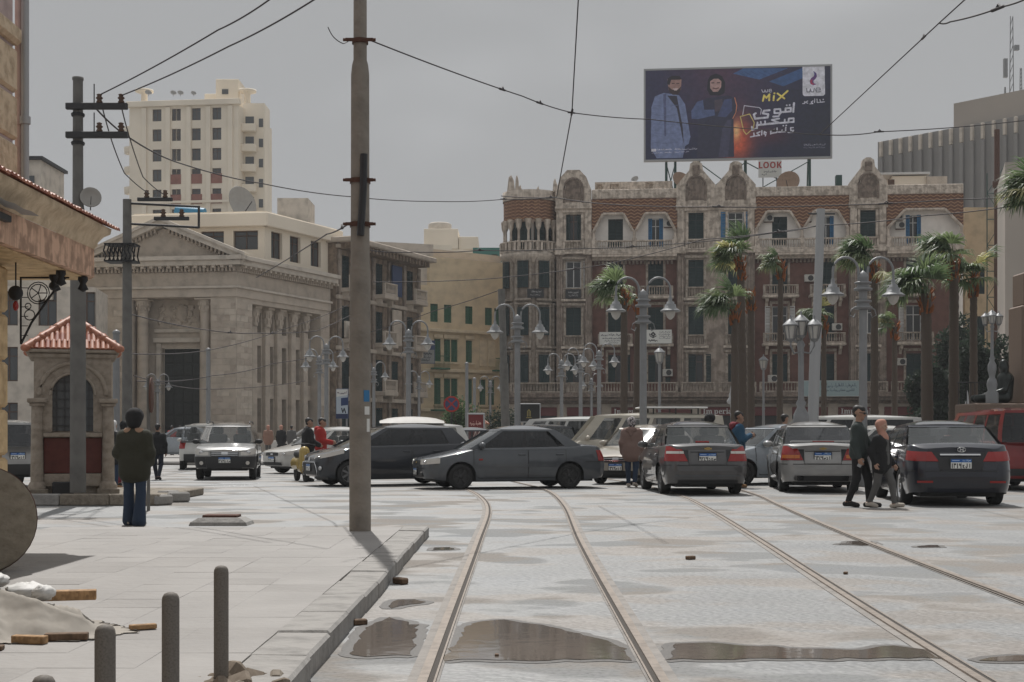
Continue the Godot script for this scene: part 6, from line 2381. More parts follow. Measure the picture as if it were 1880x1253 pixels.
	# ribbed grey office tower with the plant room and mast
	var ga := pt(1612, 800, 165) * Vector3(1, 0, 1)
	var gb := pt(1900, 800, 150) * Vector3(1, 0, 1)
	var gl := (gb - ga).length()
	o = block("office_tower", "grey ribbed office tower rising behind the long building", ga, gb, 35.5, 20, M.grey_tower_wall, [])
	o.remove_meta("axes")
	X = axes(Vector3.ZERO, gb - ga)
	for i in 15:
		var m := MB.new()
		m.xf = X
		var x := gl * (i + 0.3) / 15
		m.cbx(x, x + 0.45, 0, 33.6, 0.003, 0.35, 0.04)
		obj(m, "concrete_rib", M.grey_tower_wall, o)
		m = MB.new()
		m.xf = X
		m.cbx(x + 0.06, x + 0.38, 33.65, 35.4, 0.003, 0.42, 0.04)
		obj(m, "concrete_tooth", M.limestone_pale, o)
	var ph := MB.new()
	ph.xf = X
	ph.bx(gl * 0.46, gl, 35.5, 38.6, -16, -1.5)
	obj(ph, "plant_room", M.beige_block, o)
	for q in [[1858, 30, 0.22, 158], [1875, 125, 0.12, 158], [1846, 160, 0.08, 158]]:
		var top := pt(q[0], q[1], q[3])
		var ms := thing("antenna_mast", "lattice antenna mast with boxes on the plant room roof" if q[2] > 0.2 else "short antenna pole on the plant room roof", "antenna", Vector3(top.x, 38.6, top.z), 0, "" if q[2] > 0.2 else "short antenna poles")
		var m := MB.new()
		var h := top.y - 38.6
		for s in [-1, 1]:
			m.cyl(Vector3(s * q[2], 0, 0), Vector3(s * q[2] * 0.6, h, 0), 0.06, 0.05, 5)
		for i in 9:
			m.cyl(Vector3(-q[2] * (1 - 0.4 * i / 9.0), h * i / 9.0, 0), Vector3(q[2] * (1 - 0.4 * (i + 1) / 9.0), h * (i + 1) / 9.0, 0), 0.04, 0.04, 4)
		obj(m, "mast", M.lamp_grey, ms)
		if q[2] > 0.2:
			box_part(ms, "antenna_box", M.lamp_grey, -0.9, -0.5, h * 0.28, h * 0.5, -0.2, 0.2)
			box_part(ms, "antenna_box", M.lamp_grey, 0.3, 0.8, h * 0.6, h * 0.66, -0.2, 0.2)
	# ochre house strip with pipe
	holes = [[0.6, 1.7, 9.0, 11.5], [0.6, 1.7, 13.4, 15.6], [2.5, 3.2, 13.4, 15.6]]
	o = block("ochre_house", "narrow ochre house with ladder-like scaffolding beside the long building", pt(1772, 800, 121) * Vector3(1, 0, 1), pt(1850, 800, 121) * Vector3(1, 0, 1), 20.8, 8, M.ochre_plaster, holes, "closed")
	o.remove_meta("axes")
	var sc := MB.new()
	for x in [1.5, 2.9]:
		sc.cyl(Vector3(x, 0, 1.2), Vector3(x, 23.5, 1.2), 0.05, 0.05, 5)
	for i in 10:
		sc.cyl(Vector3(1.5, 2 + i * 2.2, 1.2), Vector3(2.9, 2 + i * 2.2, 1.2), 0.04, 0.04, 5)
		sc.cyl(Vector3(1.5 if i % 2 else 2.9, 2 + i * 2.2, 1.2), Vector3(2.9 if i % 2 else 1.5, 4.2 + i * 2.2, 1.2), 0.03, 0.03, 5)
	obj(sc, "scaffolding", M.green_steel, o)
	var ch := thing("flue_pipe", "rusty flue pipe standing up beside the grey tower", "pipe", pt(1831, 720, 118) * Vector3(1, 0, 1))
	var cp := MB.new()
	cp.cyl(Vector3.ZERO, Vector3(0, 26.8, 0), 0.26, 0.22, 10)
	cp.cyl(Vector3(0, 22.0, 0), Vector3(0, 22.5, 0), 0.36, 0.36, 10)
	obj(cp, "pipe", M.rust, ch)
	# beige block and granite monument at the edge
	o = block("beige_house", "tall plain beige block behind the granite monument", pt(1846, 800, 100) * Vector3(1, 0, 1), pt(2050, 800, 98) * Vector3(1, 0, 1), 20.6, 10, M.beige_block, [])
	o.remove_meta("axes")
	var mo := thing("monument", "brown granite monument with a seated bronze figure on its ledge", "monument", pt(1868, 800, 47) * Vector3(1, 0, 1))
	box_part(mo, "plinth", M.brown_granite, -1.7, 6.0, 0, 2.35, -1.2, 1.0, 0.04)
	box_part(mo, "shaft", M.brown_granite, 0.02, 4.0, 2.353, 5.6, -0.9, 0.4, 0.05)
	box_part(mo, "shaft_top", M.brown_granite, 0.12, 3.8, 5.603, 6.7, -0.8, 0.3, 0.05)
	var rail := MB.new()
	for i in 12:
		rail.cyl(Vector3(-1.6 + i * 0.14, 2.35, -1.1), Vector3(-1.6 + i * 0.14, 3.1, -1.1), 0.015, 0.015, 4)
	rail.cyl(Vector3(-1.65, 3.1, -1.1), Vector3(0.0, 3.1, -1.1), 0.02, 0.02, 4)
	stuff(obj(rail, "railing", M.dark_iron, mo))

# ------------------------------------------------------------------ lamps
func lamp_head(o: Node, x: float, y: float) -> void:
	var m := MB.new()
	m.lathe([[0.02, 0.46], [0.05, 0.40], [0.05, 0.30], [0.11, 0.27], [0.11, 0.22], [0.16, 0.19], [0.17, 0.10], [0.29, 0.02], [0.29, -0.01], [0.16, -0.005]], 18, Vector3(x, y, 0))
	var s := obj(m, "lamp_shade", M.lamp_grey, o)
	var g := MB.new()
	g.lathe([[0.15, -0.006], [0.14, -0.08], [0.10, -0.17], [0.04, -0.23], [0.001, -0.24]], 16, Vector3(x, y, 0))
	obj(g, "glass_bowl", M.lamp_bowl, s)

func make_lamps() -> void:
	var o := thing("street_lamp", "", "street lamp", Vector3.ZERO, 0, "twin-armed street lamps on the square")
	var p := MB.new()
	p.lathe([[0.24, 0], [0.24, 0.25], [0.18, 0.32], [0.18, 0.9], [0.12, 1.05], [0.108, 1.2], [0.098, 4.35], [0.105, 5.0]], 18)
	obj(p, "post", M.lamp_grey, o)
	for y in [4.55, 5.02]:
		var c := MB.new()
		c.lathe([[0.13, y - 0.05], [0.23, y - 0.03], [0.23, y + 0.02], [0.16, y + 0.05], [0.15, y + 0.12], [0.21, y + 0.14], [0.21, y + 0.18], [0.13, y + 0.2]], 18)
		obj(c, "collar", M.lamp_grey, o)
	var f := MB.new()
	f.lathe([[0.125, 5.0], [0.13, 5.3], [0.15, 5.32], [0.10, 5.42], [0.04, 5.47], [0.001, 5.5]], 14)
	obj(f, "finial", M.lamp_grey, o)
	for s in [-1.0, 1.0]:
		var a := MB.new()
		var path := [Vector3(s * 0.11, 5.05, 0)]
		for i in 11:
			var t := PI * i / 10
			path.append(Vector3(s * (0.45 - cos(t) * 0.33), 5.48 + sin(t) * 0.35, 0))
		path.append(Vector3(s * 0.78, 5.30, 0))
		a.tube(path, 0.032, 8)
		a.tube([Vector3(s * 0.12, 4.62, 0), Vector3(s * 0.30, 4.50, 0), Vector3(s * 0.34, 4.36, 0), Vector3(s * 0.24, 4.30, 0), Vector3(s * 0.20, 4.40, 0)], 0.018, 6)
		obj(a, "arm", M.lamp_grey, o)
		lamp_head(o, s * 0.78, 4.86)
	var spots := [[1181, 40.6, 1.0, 0.0, "large twin-armed lamp in front of the paired palms and white signs"], [1585, 36.0, 1.0, 0.05, "large twin-armed lamp beside the leaning pole, between palms"], [950, 49.0, 1.0, 0.0, "twin-armed lamp standing before the corner turret"], [750, 57.8, 1.0, 0.05, "twin-armed lamp in front of the brown balcony house"],
		[599, 67.0, 1.0, 0.2, "tall lamp of the close pair before the bank columns"], [586, 77.0, 1.0, -0.2, "smaller lamp of the close pair before the bank columns"], [1031, 81.0, 1.0, 0.0, "first lamp of the row in front of the dark shop fronts"], [1066, 76.0, 1.0, 0.4, "second lamp of the row in front of the dark shop fronts"], [1100, 72.0, 1.0, 0.0, "third lamp of the row in front of the dark shop fronts"], [1086, 107.0, 1.0, 0.6, "small distant lamp within the row by the shop fronts"],
		[769, 103.0, 1.0, 0.3, "distant lamp before the yellow house, next to the brown house"], [900, 112.0, 1.0, 0.0, "distant lamp near the clipped bush"], [686, 90.0, 1.0, 0.5, "distant lamp just behind the concrete pole"], [289, 88.0, 0.85, 0.3, "lamp before the dark bank door"]]
	for i in spots.size():
		var q: Array = spots[i]
		var g := gd(q[0], q[1])
		g.y = 0.15 if q[1] > 52 and q[0] > 560 else 0.0
		if q[1] > 62 and q[0] < 680: g.y = 0.16
		var n := o
		if i == 0:
			o.position = g
			o.rotation.y = q[3]
			o.set_meta("label", q[4])
		else:
			n = copy(o, g, q[3], q[4])
		n.scale = Vector3.ONE * q[2]
	# lantern posts
	var l := thing("lantern_post", "", "street lamp", Vector3.ZERO, 0, "iron lantern posts")
	lantern_post(l, 4.4, 3)
	var base := [[1471, 36.5, 0.0, "ornate lantern post with three lanterns near the leaning pole"], [1822, 45.6, 2.35, "lantern post standing on the monument plinth"]]
	l.position = gd(1471, 37.2)
	l.set_meta("label", base[0][3])
	var g2 := gd(1822, 46.3)
	g2.y = 2.353
	var l2 := copy(l, g2, 0.7, base[1][3])
	l2.scale = Vector3.ONE * 0.68
	var s := thing("lantern_post", "slim post with a single lantern beside the large twin-armed lamp", "street lamp", gd(1211, 50.5), 0, "single lantern posts")
	lantern_post(s, 4.5, 1)
	copy(s, gd(1402, 58.5) + Vector3(0, 0.15, 0), 0, "slim post with a single lantern among the palm trunks")

func lantern(o: Node, at: Vector3, k: float) -> void:
	var m := MB.new()
	m.xf = Transform3D(Basis.IDENTITY.scaled(Vector3.ONE * k), at)
	m.lathe([[0.001, 0.62], [0.03, 0.58], [0.02, 0.53], [0.07, 0.50], [0.20, 0.38], [0.21, 0.35], [0.16, 0.345]], 6)
	m.lathe([[0.11, 0.03], [0.09, -0.02], [0.03, -0.06]], 6)
	for i in 6:
		var a := TAU * i / 6
		m.cyl(Vector3(cos(a) * 0.11, 0.02, sin(a) * 0.11), Vector3(cos(a) * 0.18, 0.36, sin(a) * 0.18), 0.013, 0.013, 4)
	var n := obj(m, "lantern", M.lamp_grey, o)
	var g := MB.new()
	g.xf = Transform3D(Basis.IDENTITY.scaled(Vector3.ONE * k), at)
	g.lathe([[0.10, 0.03], [0.165, 0.345]], 6)
	obj(g, "lantern_glass", M.lamp_bowl, n)

func lantern_post(o: Node, h: float, n: int) -> void:
	var p := MB.new()
	if n > 1:
		p.lathe([[0.30, 0], [0.30, 0.5], [0.20, 0.6], [0.26, 0.9], [0.22, 1.1], [0.13, 1.25], [0.17, 1.45], [0.21, 1.6], [0.20, 1.85], [0.10, 2.05], [0.14, 2.15], [0.08, 2.25], [0.075, h - 0.8], [0.11, h - 0.72], [0.05, h - 0.6]], 14)
	else:
		p.lathe([[0.14, 0], [0.12, 0.6], [0.06, 0.8], [0.055, 2.2], [0.075, 2.25], [0.05, 2.3], [0.045, h - 0.6]], 10)
	obj(p, "post", M.lamp_grey, o)
	if n == 1:
		lantern(o, Vector3(0, h - 0.6, 0), 1.0)
		return
	for i in n:
		var a := TAU * i / n + 0.5
		var m := MB.new()
		m.tube([Vector3(0, h - 0.9, 0), Vector3(cos(a) * 0.25, h - 0.95, sin(a) * 0.25), Vector3(cos(a) * 0.36, h - 0.75, sin(a) * 0.36), Vector3(cos(a) * 0.36, h - 0.6, sin(a) * 0.36)], 0.025, 6)
		obj(m, "arm", M.lamp_grey, o)
		lantern(o, Vector3(cos(a) * 0.36, h - 0.6, sin(a) * 0.36), 1.05)
	lantern(o, Vector3(0, h - 0.5, 0), 1.1)

# ------------------------------------------------------------------ poles and wires
func insulator(o: Node, at: Vector3, k := 1.0) -> void:
	var m := MB.new()
	m.lathe([[0.03 * k, -0.06 * k], [0.06 * k, -0.04 * k], [0.035 * k, 0.0], [0.065 * k, 0.03 * k], [0.035 * k, 0.06 * k], [0.05 * k, 0.09 * k], [0.001, 0.11 * k]], 8, at)
	obj(m, "insulator", M.brown_wood, o)

func make_poles() -> void:
	# concrete tram pole on the footway
	var o := thing("concrete_pole", "thick grey concrete tram pole on the footway corner", "pole", Vector3((661.0 - 940) / FOCAL * 17.45, 0.125, -17.45))
	var m := MB.new()
	m.lathe([[0.134, 0], [0.134, 0.3], [0.127, 3.19], [0.117, 3.27], [0.112, 5.62], [0.100, 5.74], [0.083, 5.80], [0.078, 8.2]], 24)
	obj(m, "shaft", M.pole_concrete, o)
	for y in [6.03, 4.31, 3.77]:
		var b := MB.new()
		b.lathe([[0.10 if y > 6 else 0.128, y - 0.03], [0.10 if y > 6 else 0.128, y + 0.03]], 20)
		b.bx(-0.17, 0.17, y - 0.02, y + 0.02, 0.085, 0.105)
		b.cyl(Vector3(-0.20, y, 0.09), Vector3(0.20, y, 0.09), 0.02, 0.02, 6)
		obj(b, "clamp", M.rust, o)
	var cb := MB.new()
	cb.tube([Vector3(0.06, 4.62, 0.125), Vector3(0.055, 4.2, 0.14), Vector3(0.02, 3.62, 0.15)], 0.045, 8)
	obj(cb, "cable_duct", M.black_paint, o)
	for q in [[0.095, 1.66, 0.085, 0.14, 0.75], [0.10, 1.48, 0.075, 0.10, 0.8], [0.11, 1.30, 0.05, 0.16, 0.95]]:
		var b := MB.new()
		b.xf = Transform3D(Basis(Vector3.UP, q[4]), Vector3.ZERO)
		b.cbx(-q[2] / 2, q[2] / 2, q[1] - q[3] / 2, q[1] + q[3] / 2, 0.128, 0.134, 0.001)
		obj(b, "torn_poster", M.sign_white if q[1] < 1.6 else M.blue_shutter, o)
	# steel pole with two crossarms before the kiosk
	o = thing("crossarm_pole", "tall grey pole with two timber crossarms in front of the kiosk", "pole", Vector3(-8.22, 0.22, -26.8))
	m = MB.new()
	m.lathe([[0.148, 0], [0.140, 5.2], [0.130, 5.28], [0.112, 5.42], [0.10, 5.5], [0.092, 7.8], [0.105, 7.81], [0.105, 7.86], [0.001, 7.87]], 20)
	obj(m, "shaft", M.pole_steel, o)
	for y in [7.28, 6.74]:
		var b := MB.new()
		b.cbx(-0.18, 0.98, y - 0.06, y + 0.06, 0.10, 0.20, 0.01)
		var arm := obj(b, "crossarm", M.dark_iron, o)
		for x in [0.45, 0.86]:
			insulator(arm, Vector3(x, y + 0.12, 0.15), 1.1)
		var pin := MB.new()
		pin.cyl(Vector3(0.35, y, 0.15), Vector3(0.35, y + 0.42, 0.15), 0.012, 0.012, 5)
		obj(pin, "pin", M.dark_iron, arm)
		var cl := MB.new()
		cl.lathe([[0.12, y - 0.16], [0.13, y - 0.12], [0.12, y - 0.10]], 16)
		obj(cl, "band", M.dark_iron, o)
	# second pole with a double frame and an iron basket
	o = thing("frame_pole", "grey pole carrying a rectangular wire frame and an iron basket", "pole", gd(233, 38.5))
	m = MB.new()
	m.lathe([[0.145, 0], [0.125, 5.5], [0.115, 7.72], [0.001, 7.73]], 16)
	obj(m, "shaft", M.pole_steel, o)
	for q in [[7.62, 1.95], [7.06, 1.95]]:
		var b := MB.new()
		b.cyl(Vector3(0, q[0], 0), Vector3(q[1], q[0] - 0.1, 0), 0.035, 0.035, 6)
		obj(b, "frame_bar", M.dark_iron, o)
	var v := MB.new()
	v.cyl(Vector3(1.95, 6.94, 0), Vector3(1.95, 7.54, 0), 0.035, 0.035, 6)
	obj(v, "frame_bar", M.dark_iron, o)
	for q in [[0.3, 7.66, 1.25], [0.75, 7.14, 1.7]]:
		var b := MB.new()
		b.cbx(q[0], q[2], q[1], q[1] + 0.10, 0.03, 0.12, 0.01)
		var arm := obj(b, "crossarm", M.dark_iron, o)
		for k in 2:
			insulator(arm, Vector3(q[0] + 0.25 + k * 0.5, q[1] + 0.17, 0.07), 1.3)
	var bs := MB.new()
	bs.bx(-0.55, 0.28, 6.0, 6.04, -0.3, 0.3); bs.bx(-0.55, 0.28, 6.46, 6.50, -0.3, 0.3)
	for i in 8:
		var x := -0.53 + i * 0.11
		bs.tube([Vector3(x, 6.04, 0.3), Vector3(x + 0.04, 6.15, 0.3), Vector3(x - 0.03, 6.3, 0.3), Vector3(x + 0.02, 6.46, 0.3)], 0.022, 5)
		bs.tube([Vector3(x, 6.04, -0.3), Vector3(x - 0.04, 6.2, -0.3), Vector3(x, 6.46, -0.3)], 0.022, 5)
	obj(bs, "iron_basket", M.iron, o)
	# leaning steel pole on the square, thinner poles behind
	o = thing("leaning_pole", "tall grey steel pole leaning beside the large lamp", "pole", gd(1490, 45.0))
	m = MB.new()
	m.tube([Vector3(0, 0, 0), Vector3(0.12, 4.0, 0), Vector3(0.17, 4.9, 0)], 0.175, 16)
	m.tube([Vector3(0.17, 4.9, 0), Vector3(0.24, 6.6, 0), Vector3(0.30, 8.5, 0)], 0.135, 14)
	obj(m, "shaft", M.lamp_pale, o)
	m = MB.new()
	m.cyl(Vector3(-0.1, 8.35, 0), Vector3(0.75, 8.35, 0), 0.03, 0.03, 6)
	obj(m, "wire_bracket", M.dark_iron, o)
	o = thing("steel_pole", "grey steel pole between the yellow house and the turret", "pole", gd(930, 60.0) + Vector3(0, 0.15, 0))
	m = MB.new()
	m.tube([Vector3(0, 0, 0), Vector3(-0.12, 4.2, 0)], 0.19, 14)
	m.tube([Vector3(-0.12, 4.2, 0), Vector3(-0.22, 7.35, 0)], 0.15, 12)
	obj(m, "shaft", M.pole_steel, o)
	for q in [[857, 70, 4.7, 0.08, "thin grey pole rising from the clipped bush"], [871, 84, 4.5, 0.09, "thin pole behind the red poster board"], [382, 62, 4.9, 0.09, "thin grey post at the edge of the bank portal"], [213, 40, 4.2, 0.09, "pale post behind the kiosk eaves"]]:
		var po := thing("thin_pole", q[4], "pole", gd(q[0], q[1]) + Vector3(0, 0.15 if q[1] > 60 else 0.0, 0))
		var pm := MB.new()
		pm.cyl(Vector3.ZERO, Vector3(0, q[2], 0), q[3] * 1.2, q[3], 10)
		pm.ball(Vector3(0, q[2], 0), q[3] * 1.3, q[3], q[3] * 1.3, 8)
		obj(pm, "shaft", M.lamp_grey, po)

func wire(label: String, pts: Array, r: float, sag := 0.0, knots := []) -> void:
	var o := thing("overhead_wire", label, "wire", Vector3.ZERO, 0, "overhead wires")
	var path := []
	for i in pts.size() - 1:
		var a: Vector3 = pts[i]
		var b: Vector3 = pts[i + 1]
		for k in 12:
			var t := k / 12.0
			path.append(a.lerp(b, t) - Vector3(0, sag * 4 * t * (1 - t), 0))
	path.append(pts[-1])
	var m := MB.new()
	m.tube(path, r, 5)
	obj(m, "cable", M.wire, o)
	for k in knots:
		var c: Vector3 = path[int(k * (path.size() - 1))]
		var e: Vector3 = (path[mini(int(k * (path.size() - 1)) + 1, path.size() - 1)] - c).normalized()
		var q := MB.new()
		q.cyl(c - e * r * 14, c + e * r * 12, r * 1.9, r * 1.6, 6)
		q.tube([c - e * r * 5, c + Vector3(0, r * 4.0, 0), c + e * r * 6], r * 1.2, 5)
		obj(q, "clamp", M.wire, o)

func make_wires() -> void:
	wire("wire from the concrete pole past the billboard to the square", [pt(677, 73, 17.4), pt(960, 177, 23), pt(1050, 207, 25), pt(1190, 219, 28), pt(1440, 241, 34), pt(1505, 247, 36)], 0.010, 0.02, [0.17, 0.28, 0.4, 0.79])
	wire("wire rising from the billboard corner to the clamp", [pt(1505, 247, 36), pt(1725, 42, 22), pt(1780, -8, 20)], 0.011, 0.0, [0.48])
	wire("wire with a block insulator leading away from the clamp", [pt(1725, 42, 22), pt(1745, 40, 21.7), pt(1842, 12, 20), pt(1900, -10, 19)], 0.014, 0.02, [0.66])
	wire("wire running level from the billboard corner across the grey tower", [pt(1505, 247, 36), pt(1615, 242, 38), pt(1900, 219, 42)], 0.014, 0.05, [0.5])
	wire("upright span wire hanging down to the square crossing", [pt(1062, -5, 22), pt(1050, 207, 25), pt(1022, 362, 30)], 0.011, 0.0, [0.52])
	wire("upper wire of the pair coming in to the top crossarm", [pt(183, 174, 26.7), pt(400, 55, 22), pt(500, -5, 20)], 0.013, 0.03)
	wire("lower wire of the pair coming in to the top crossarm", [pt(221, 176, 26.7), pt(420, 85, 22), pt(580, -3, 19)], 0.013, 0.03)
	wire("loose wire sagging from the upper to the lower crossarm pole", [pt(183, 180, 26.6), pt(205, 260, 29), pt(228, 318, 33), pt(272, 355, 38.3)], 0.013, 0.03)
	wire("second loose wire sagging to the frame pole", [pt(219, 182, 26.6), pt(238, 255, 30), pt(262, 325, 35), pt(300, 357, 38.3)], 0.013, 0.03)
	wire("feeder wire passing in front of the cream tower to the turret", [pt(172, 195, 26.6), pt(240, 255, 30), pt(330, 300, 36), pt(480, 337, 44), pt(640, 361, 52), pt(800, 370, 60), pt(925, 366, 66), pt(1022, 362, 70)], 0.018, 0.05, [0.13, 0.86])
	wire("wire crossing the long building below its parapet", [pt(920, 360, 62), pt(1020, 363, 60), pt(1130, 376, 58), pt(1320, 380, 56), pt(1500, 378, 54), pt(1760, 366, 52), pt(1900, 358, 50)], 0.020, 0.04, [0.16, 0.5, 0.75])
	wire("wire crossing the long building at its top balconies", [pt(685, 518, 62), pt(900, 512, 62), pt(1110, 486, 60), pt(1290, 440, 56), pt(1510, 414, 48), pt(1700, 396, 46), pt(1900, 372, 44)], 0.018, 0.05, [0.3, 0.62])
	wire("wire with clamps level between concrete pole and turret", [pt(680, 460, 50), pt(760, 463, 52), pt(880, 460, 55), pt(1050, 457, 58), pt(1240, 448, 58), pt(1420, 428, 52), pt(1510, 412, 45.3)], 0.018, 0.04, [0.34, 0.6])
	wire("guy wire from the concrete pole across the bank attic", [pt(640, 411, 17.4), pt(600, 430, 24), pt(470, 510, 40)], 0.011, 0.02, [0.15])
	wire("thin wire from the steel pole to the balcony house", [pt(925, 530, 60), pt(800, 570, 75), pt(680, 610, 95)], 0.02, 0.05)
	wire("low wire before the bank pier with hanging clips", [pt(230, 575, 40), pt(385, 607, 60), pt(470, 612, 66), pt(580, 608, 75), pt(650, 575, 85)], 0.02, 0.05, [0.36, 0.58])
	wire("tangled low wire before the bank pier", [pt(240, 650, 42), pt(390, 642, 62), pt(520, 605, 75), pt(640, 560, 85)], 0.018, 0.08)
	wire("lowest wire before the bank columns", [pt(250, 700, 42), pt(390, 690, 60), pt(500, 668, 72), pt(640, 640, 85)], 0.018, 0.1)
	wire("drooping wire on the bank front", [pt(245, 690, 42), pt(380, 715, 62), pt(560, 700, 78)], 0.016, 0.1)
	wire("slack wire stub on the concrete pole clamp", [pt(643, 72, 17.4), pt(630, 80, 17.2), pt(612, 68, 17.0), pt(602, 50, 16.8)], 0.006, 0.01)

# ------------------------------------------------------------------ kiosk
func make_kiosk() -> void:
	var pl := MB.new()
	pl.cbx(-10.2, -6.75, 0.002, 0.16, -31.0, -26.33, 0.02)
	var plat := obj(pl, "kiosk_platform", M.kerb_dark)
	structure(plat)
	rng.seed = 21
	var x := -10.2
	while x < -6.7:
		var w := rng.randf_range(0.7, 0.95)
		var s := MB.new()
		s.cbx(-w / 2 + 0.006, w / 2 - 0.006, 0.0, 0.215, -0.18, 0.0, 0.02)
		put(s.mesh(), "kerb_stone", M.kerb_dark if rng.randf() < 0.5 else M.kerb_stone, plat, Transform3D(Basis.from_euler(Vector3(0, rng.randf_range(-0.02, 0.02), 0)), Vector3(x + w / 2, 0.003, -26.14)))
		x += w
	for q in [[-6.55, -26.35, 0.9], [-6.5, -27.6, 0.4], [-6.9, -28.4, 1.2]]:
		var s := MB.new()
		s.cbx(-0.2, 0.2, 0.0, 0.19, -0.14, 0.14, 0.03)
		obj(s, "kerb_stone", M.kerb_stone, plat, T(q[0], 0.005, q[1], q[2]))
	var o := thing("street_kiosk", "small plastered kiosk with arched window and red tiled pyramid roof", "kiosk", Vector3(-8.75, 0.165, -28.2), 0.30)
	var b := 0.72
	# walls with an arched recess to the front
	var w := MB.new()
	w.bx(-b, b, 0, 2.72, -b, b - 0.06)
	obj(w, "wall", M.kiosk_plaster, o)
	var pts := [Vector2(-b, 1.20), Vector2(-0.38, 1.20), Vector2(-0.38, 1.95)]
	for i in 13:
		var a := PI - PI * i / 12
		pts.append(Vector2(cos(a) * 0.38, 1.95 + sin(a) * 0.38))
	pts.append_array([Vector2(0.38, 1.20), Vector2(b, 1.20), Vector2(b, 2.72), Vector2(-b, 2.72)])
	poly_part(o, "front_wall", M.kiosk_plaster, pts, b - 0.059, b + 0.03)
	var hood := MB.new()
	for rr in [[0.62, 0.045], [0.42, 0.03]]:
		var path := []
		for i in 17:
			var a := PI * i / 16
			path.append(Vector3(cos(a) * rr[0], 1.92 + sin(a) * rr[0], b + 0.04))
		hood.tube(path, rr[1], 7)
	obj(hood, "arch_moulding", M.kiosk_plaster, o)
	var gl := MB.new()
	gl.bx(-0.38, 0.38, 1.22, 2.32, b - 0.055, b - 0.045)
	var win := obj(gl, "arched_window", M.window_grey, o)
	var bars := MB.new()
	for i in 5:
		bars.bx(-0.30 + i * 0.15 - 0.012, -0.30 + i * 0.15 + 0.012, 1.22, 2.30, b - 0.04, b - 0.015)
	for i in 6:
		bars.bx(-0.38, 0.38, 1.32 + i * 0.17, 1.335 + i * 0.17, b - 0.044, b - 0.018)
	obj(bars, "window_grille", M.dark_iron, win)
	box_part(o, "sill", M.kiosk_plaster, -0.56, 0.56, 1.10, 1.19, b - 0.05, b + 0.07, 0.015)
	box_part(o, "red_panel", M.kiosk_red, -0.54, 0.54, 0.40, 1.09, b - 0.055, b + 0.0, 0.01)
	box_part(o, "lower_band", M.kiosk_plaster, -0.54, 0.54, 0.14, 0.39, b - 0.055, b + 0.03, 0.015)
	for s in [-1.0, 1.0]:
		for z in [b + 0.04, -b]:
			var c := MB.new()
			var rows := []
			for y in [0.22, 0.30, 1.70]:
				var ring := PackedVector3Array()
				for i in 24:
					var a := TAU * i / 24
					var r = (0.125 - 0.02 * (y / 1.7)) * (1.0 if i % 2 == 0 else 0.9)
					ring.append(Vector3(s * 0.66 + cos(a) * r, y, z + sin(a) * r))
				rows.append(ring)
			c.grid(rows, true)
			c.lathe([[0.17, 0.10], [0.17, 0.16], [0.15, 0.20], [0.13, 0.24]], 16, Vector3(s * 0.66, 0, z))
			var col := obj(c, "column", M.kiosk_plaster, o)
			var k := MB.new()
			k.cbx(s * 0.66 - 0.14, s * 0.66 + 0.14, 1.70, 1.76, z - 0.14, z + 0.14, 0.012)
			k.cbx(s * 0.66 - 0.18, s * 0.66 + 0.18, 1.765, 1.85, z - 0.18, z + 0.18, 0.015)
			obj(k, "capital", M.kiosk_plaster, col)
			var p := MB.new()
			p.cbx(s * 0.66 - 0.21, s * 0.66 + 0.21, 0.0, 0.10, z - 0.21, z + 0.19, 0.012)
			obj(p, "pedestal", M.kerb_dark, col)
	box_part(o, "cornice", M.kiosk_plaster, -b - 0.10, b + 0.10, 2.64, 2.73, -b - 0.10, b + 0.10, 0.02)
	box_part(o, "cornice", M.kiosk_plaster, -b - 0.16, b + 0.16, 2.735, 2.80, -b - 0.16, b + 0.16, 0.02)
	box_part(o, "drain_box", M.black_paint, -0.38, 0.02, 0.0, 0.24, b + 0.05, b + 0.22, 0.02)
	# pyramid roof laid tile by tile
	var tile := MB.new()
	var prof := []
	for j in 2:
		var row := PackedVector3Array()
		for i in 7:
			var a := PI * i / 6
			row.append(Vector3(cos(a) * (0.052 if j == 0 else 0.045), sin(a) * 0.034 + j * 0.012, j * 0.27 - 0.0))
		prof.append(row)
	tile.grid(prof)
	tile.fan(Array(prof[0]))
	var tmesh := tile.mesh()
	var half := b + 0.15
	var rise := 0.66
	var under := MB.new()
	var apex := Vector3(0, 2.80 + rise - 0.03, 0)
	var cs := [Vector3(-half, 2.79, half), Vector3(half, 2.79, half), Vector3(half, 2.79, -half), Vector3(-half, 2.79, -half)]
	for i in 4:
		under.tri(cs[i], cs[(i + 1) % 4], apex)
	var roof := obj(under, "roof", M.terracotta_dark, o)
	for side in [0.0, PI / 2, -PI / 2]:
		var slope := atan2(rise, half)
		for r in 4:
			var dist := r * 0.235
			var wid := half - dist * cos(slope)
			var n := int(wid * 2 / 0.105)
			for i in n:
				var xx := -wid + 0.05 + (wid * 2 - 0.1) * (i + 0.5) / n
				var base := Transform3D(Basis(Vector3.UP, side), Vector3.ZERO)
				var loc := Transform3D(Basis(Vector3.RIGHT, slope) * Basis(Vector3.UP, PI), Vector3(xx, 2.81 + sin(slope) * dist, half - cos(slope) * dist))
				put(tmesh, "roof_tile", M.terracotta if rng.randf() < 0.75 else M.terracotta_dark, roof, base * loc)
	for i in 4:
		var a: Vector3 = cs[i] + Vector3(0, 0.03, 0)
		for k in 3:
			var r := MB.new()
			var p0 := a.lerp(apex + Vector3(0, 0.05, 0), k / 3.0)
			var p1 := a.lerp(apex + Vector3(0, 0.05, 0), (k + 1.12) / 3.0)
			r.cyl(p0, p1, 0.085, 0.06, 10)
			r.ball(p0, 0.095, 0.08, 0.095, 10)
			obj(r, "hip_tile", M.terracotta, roof)

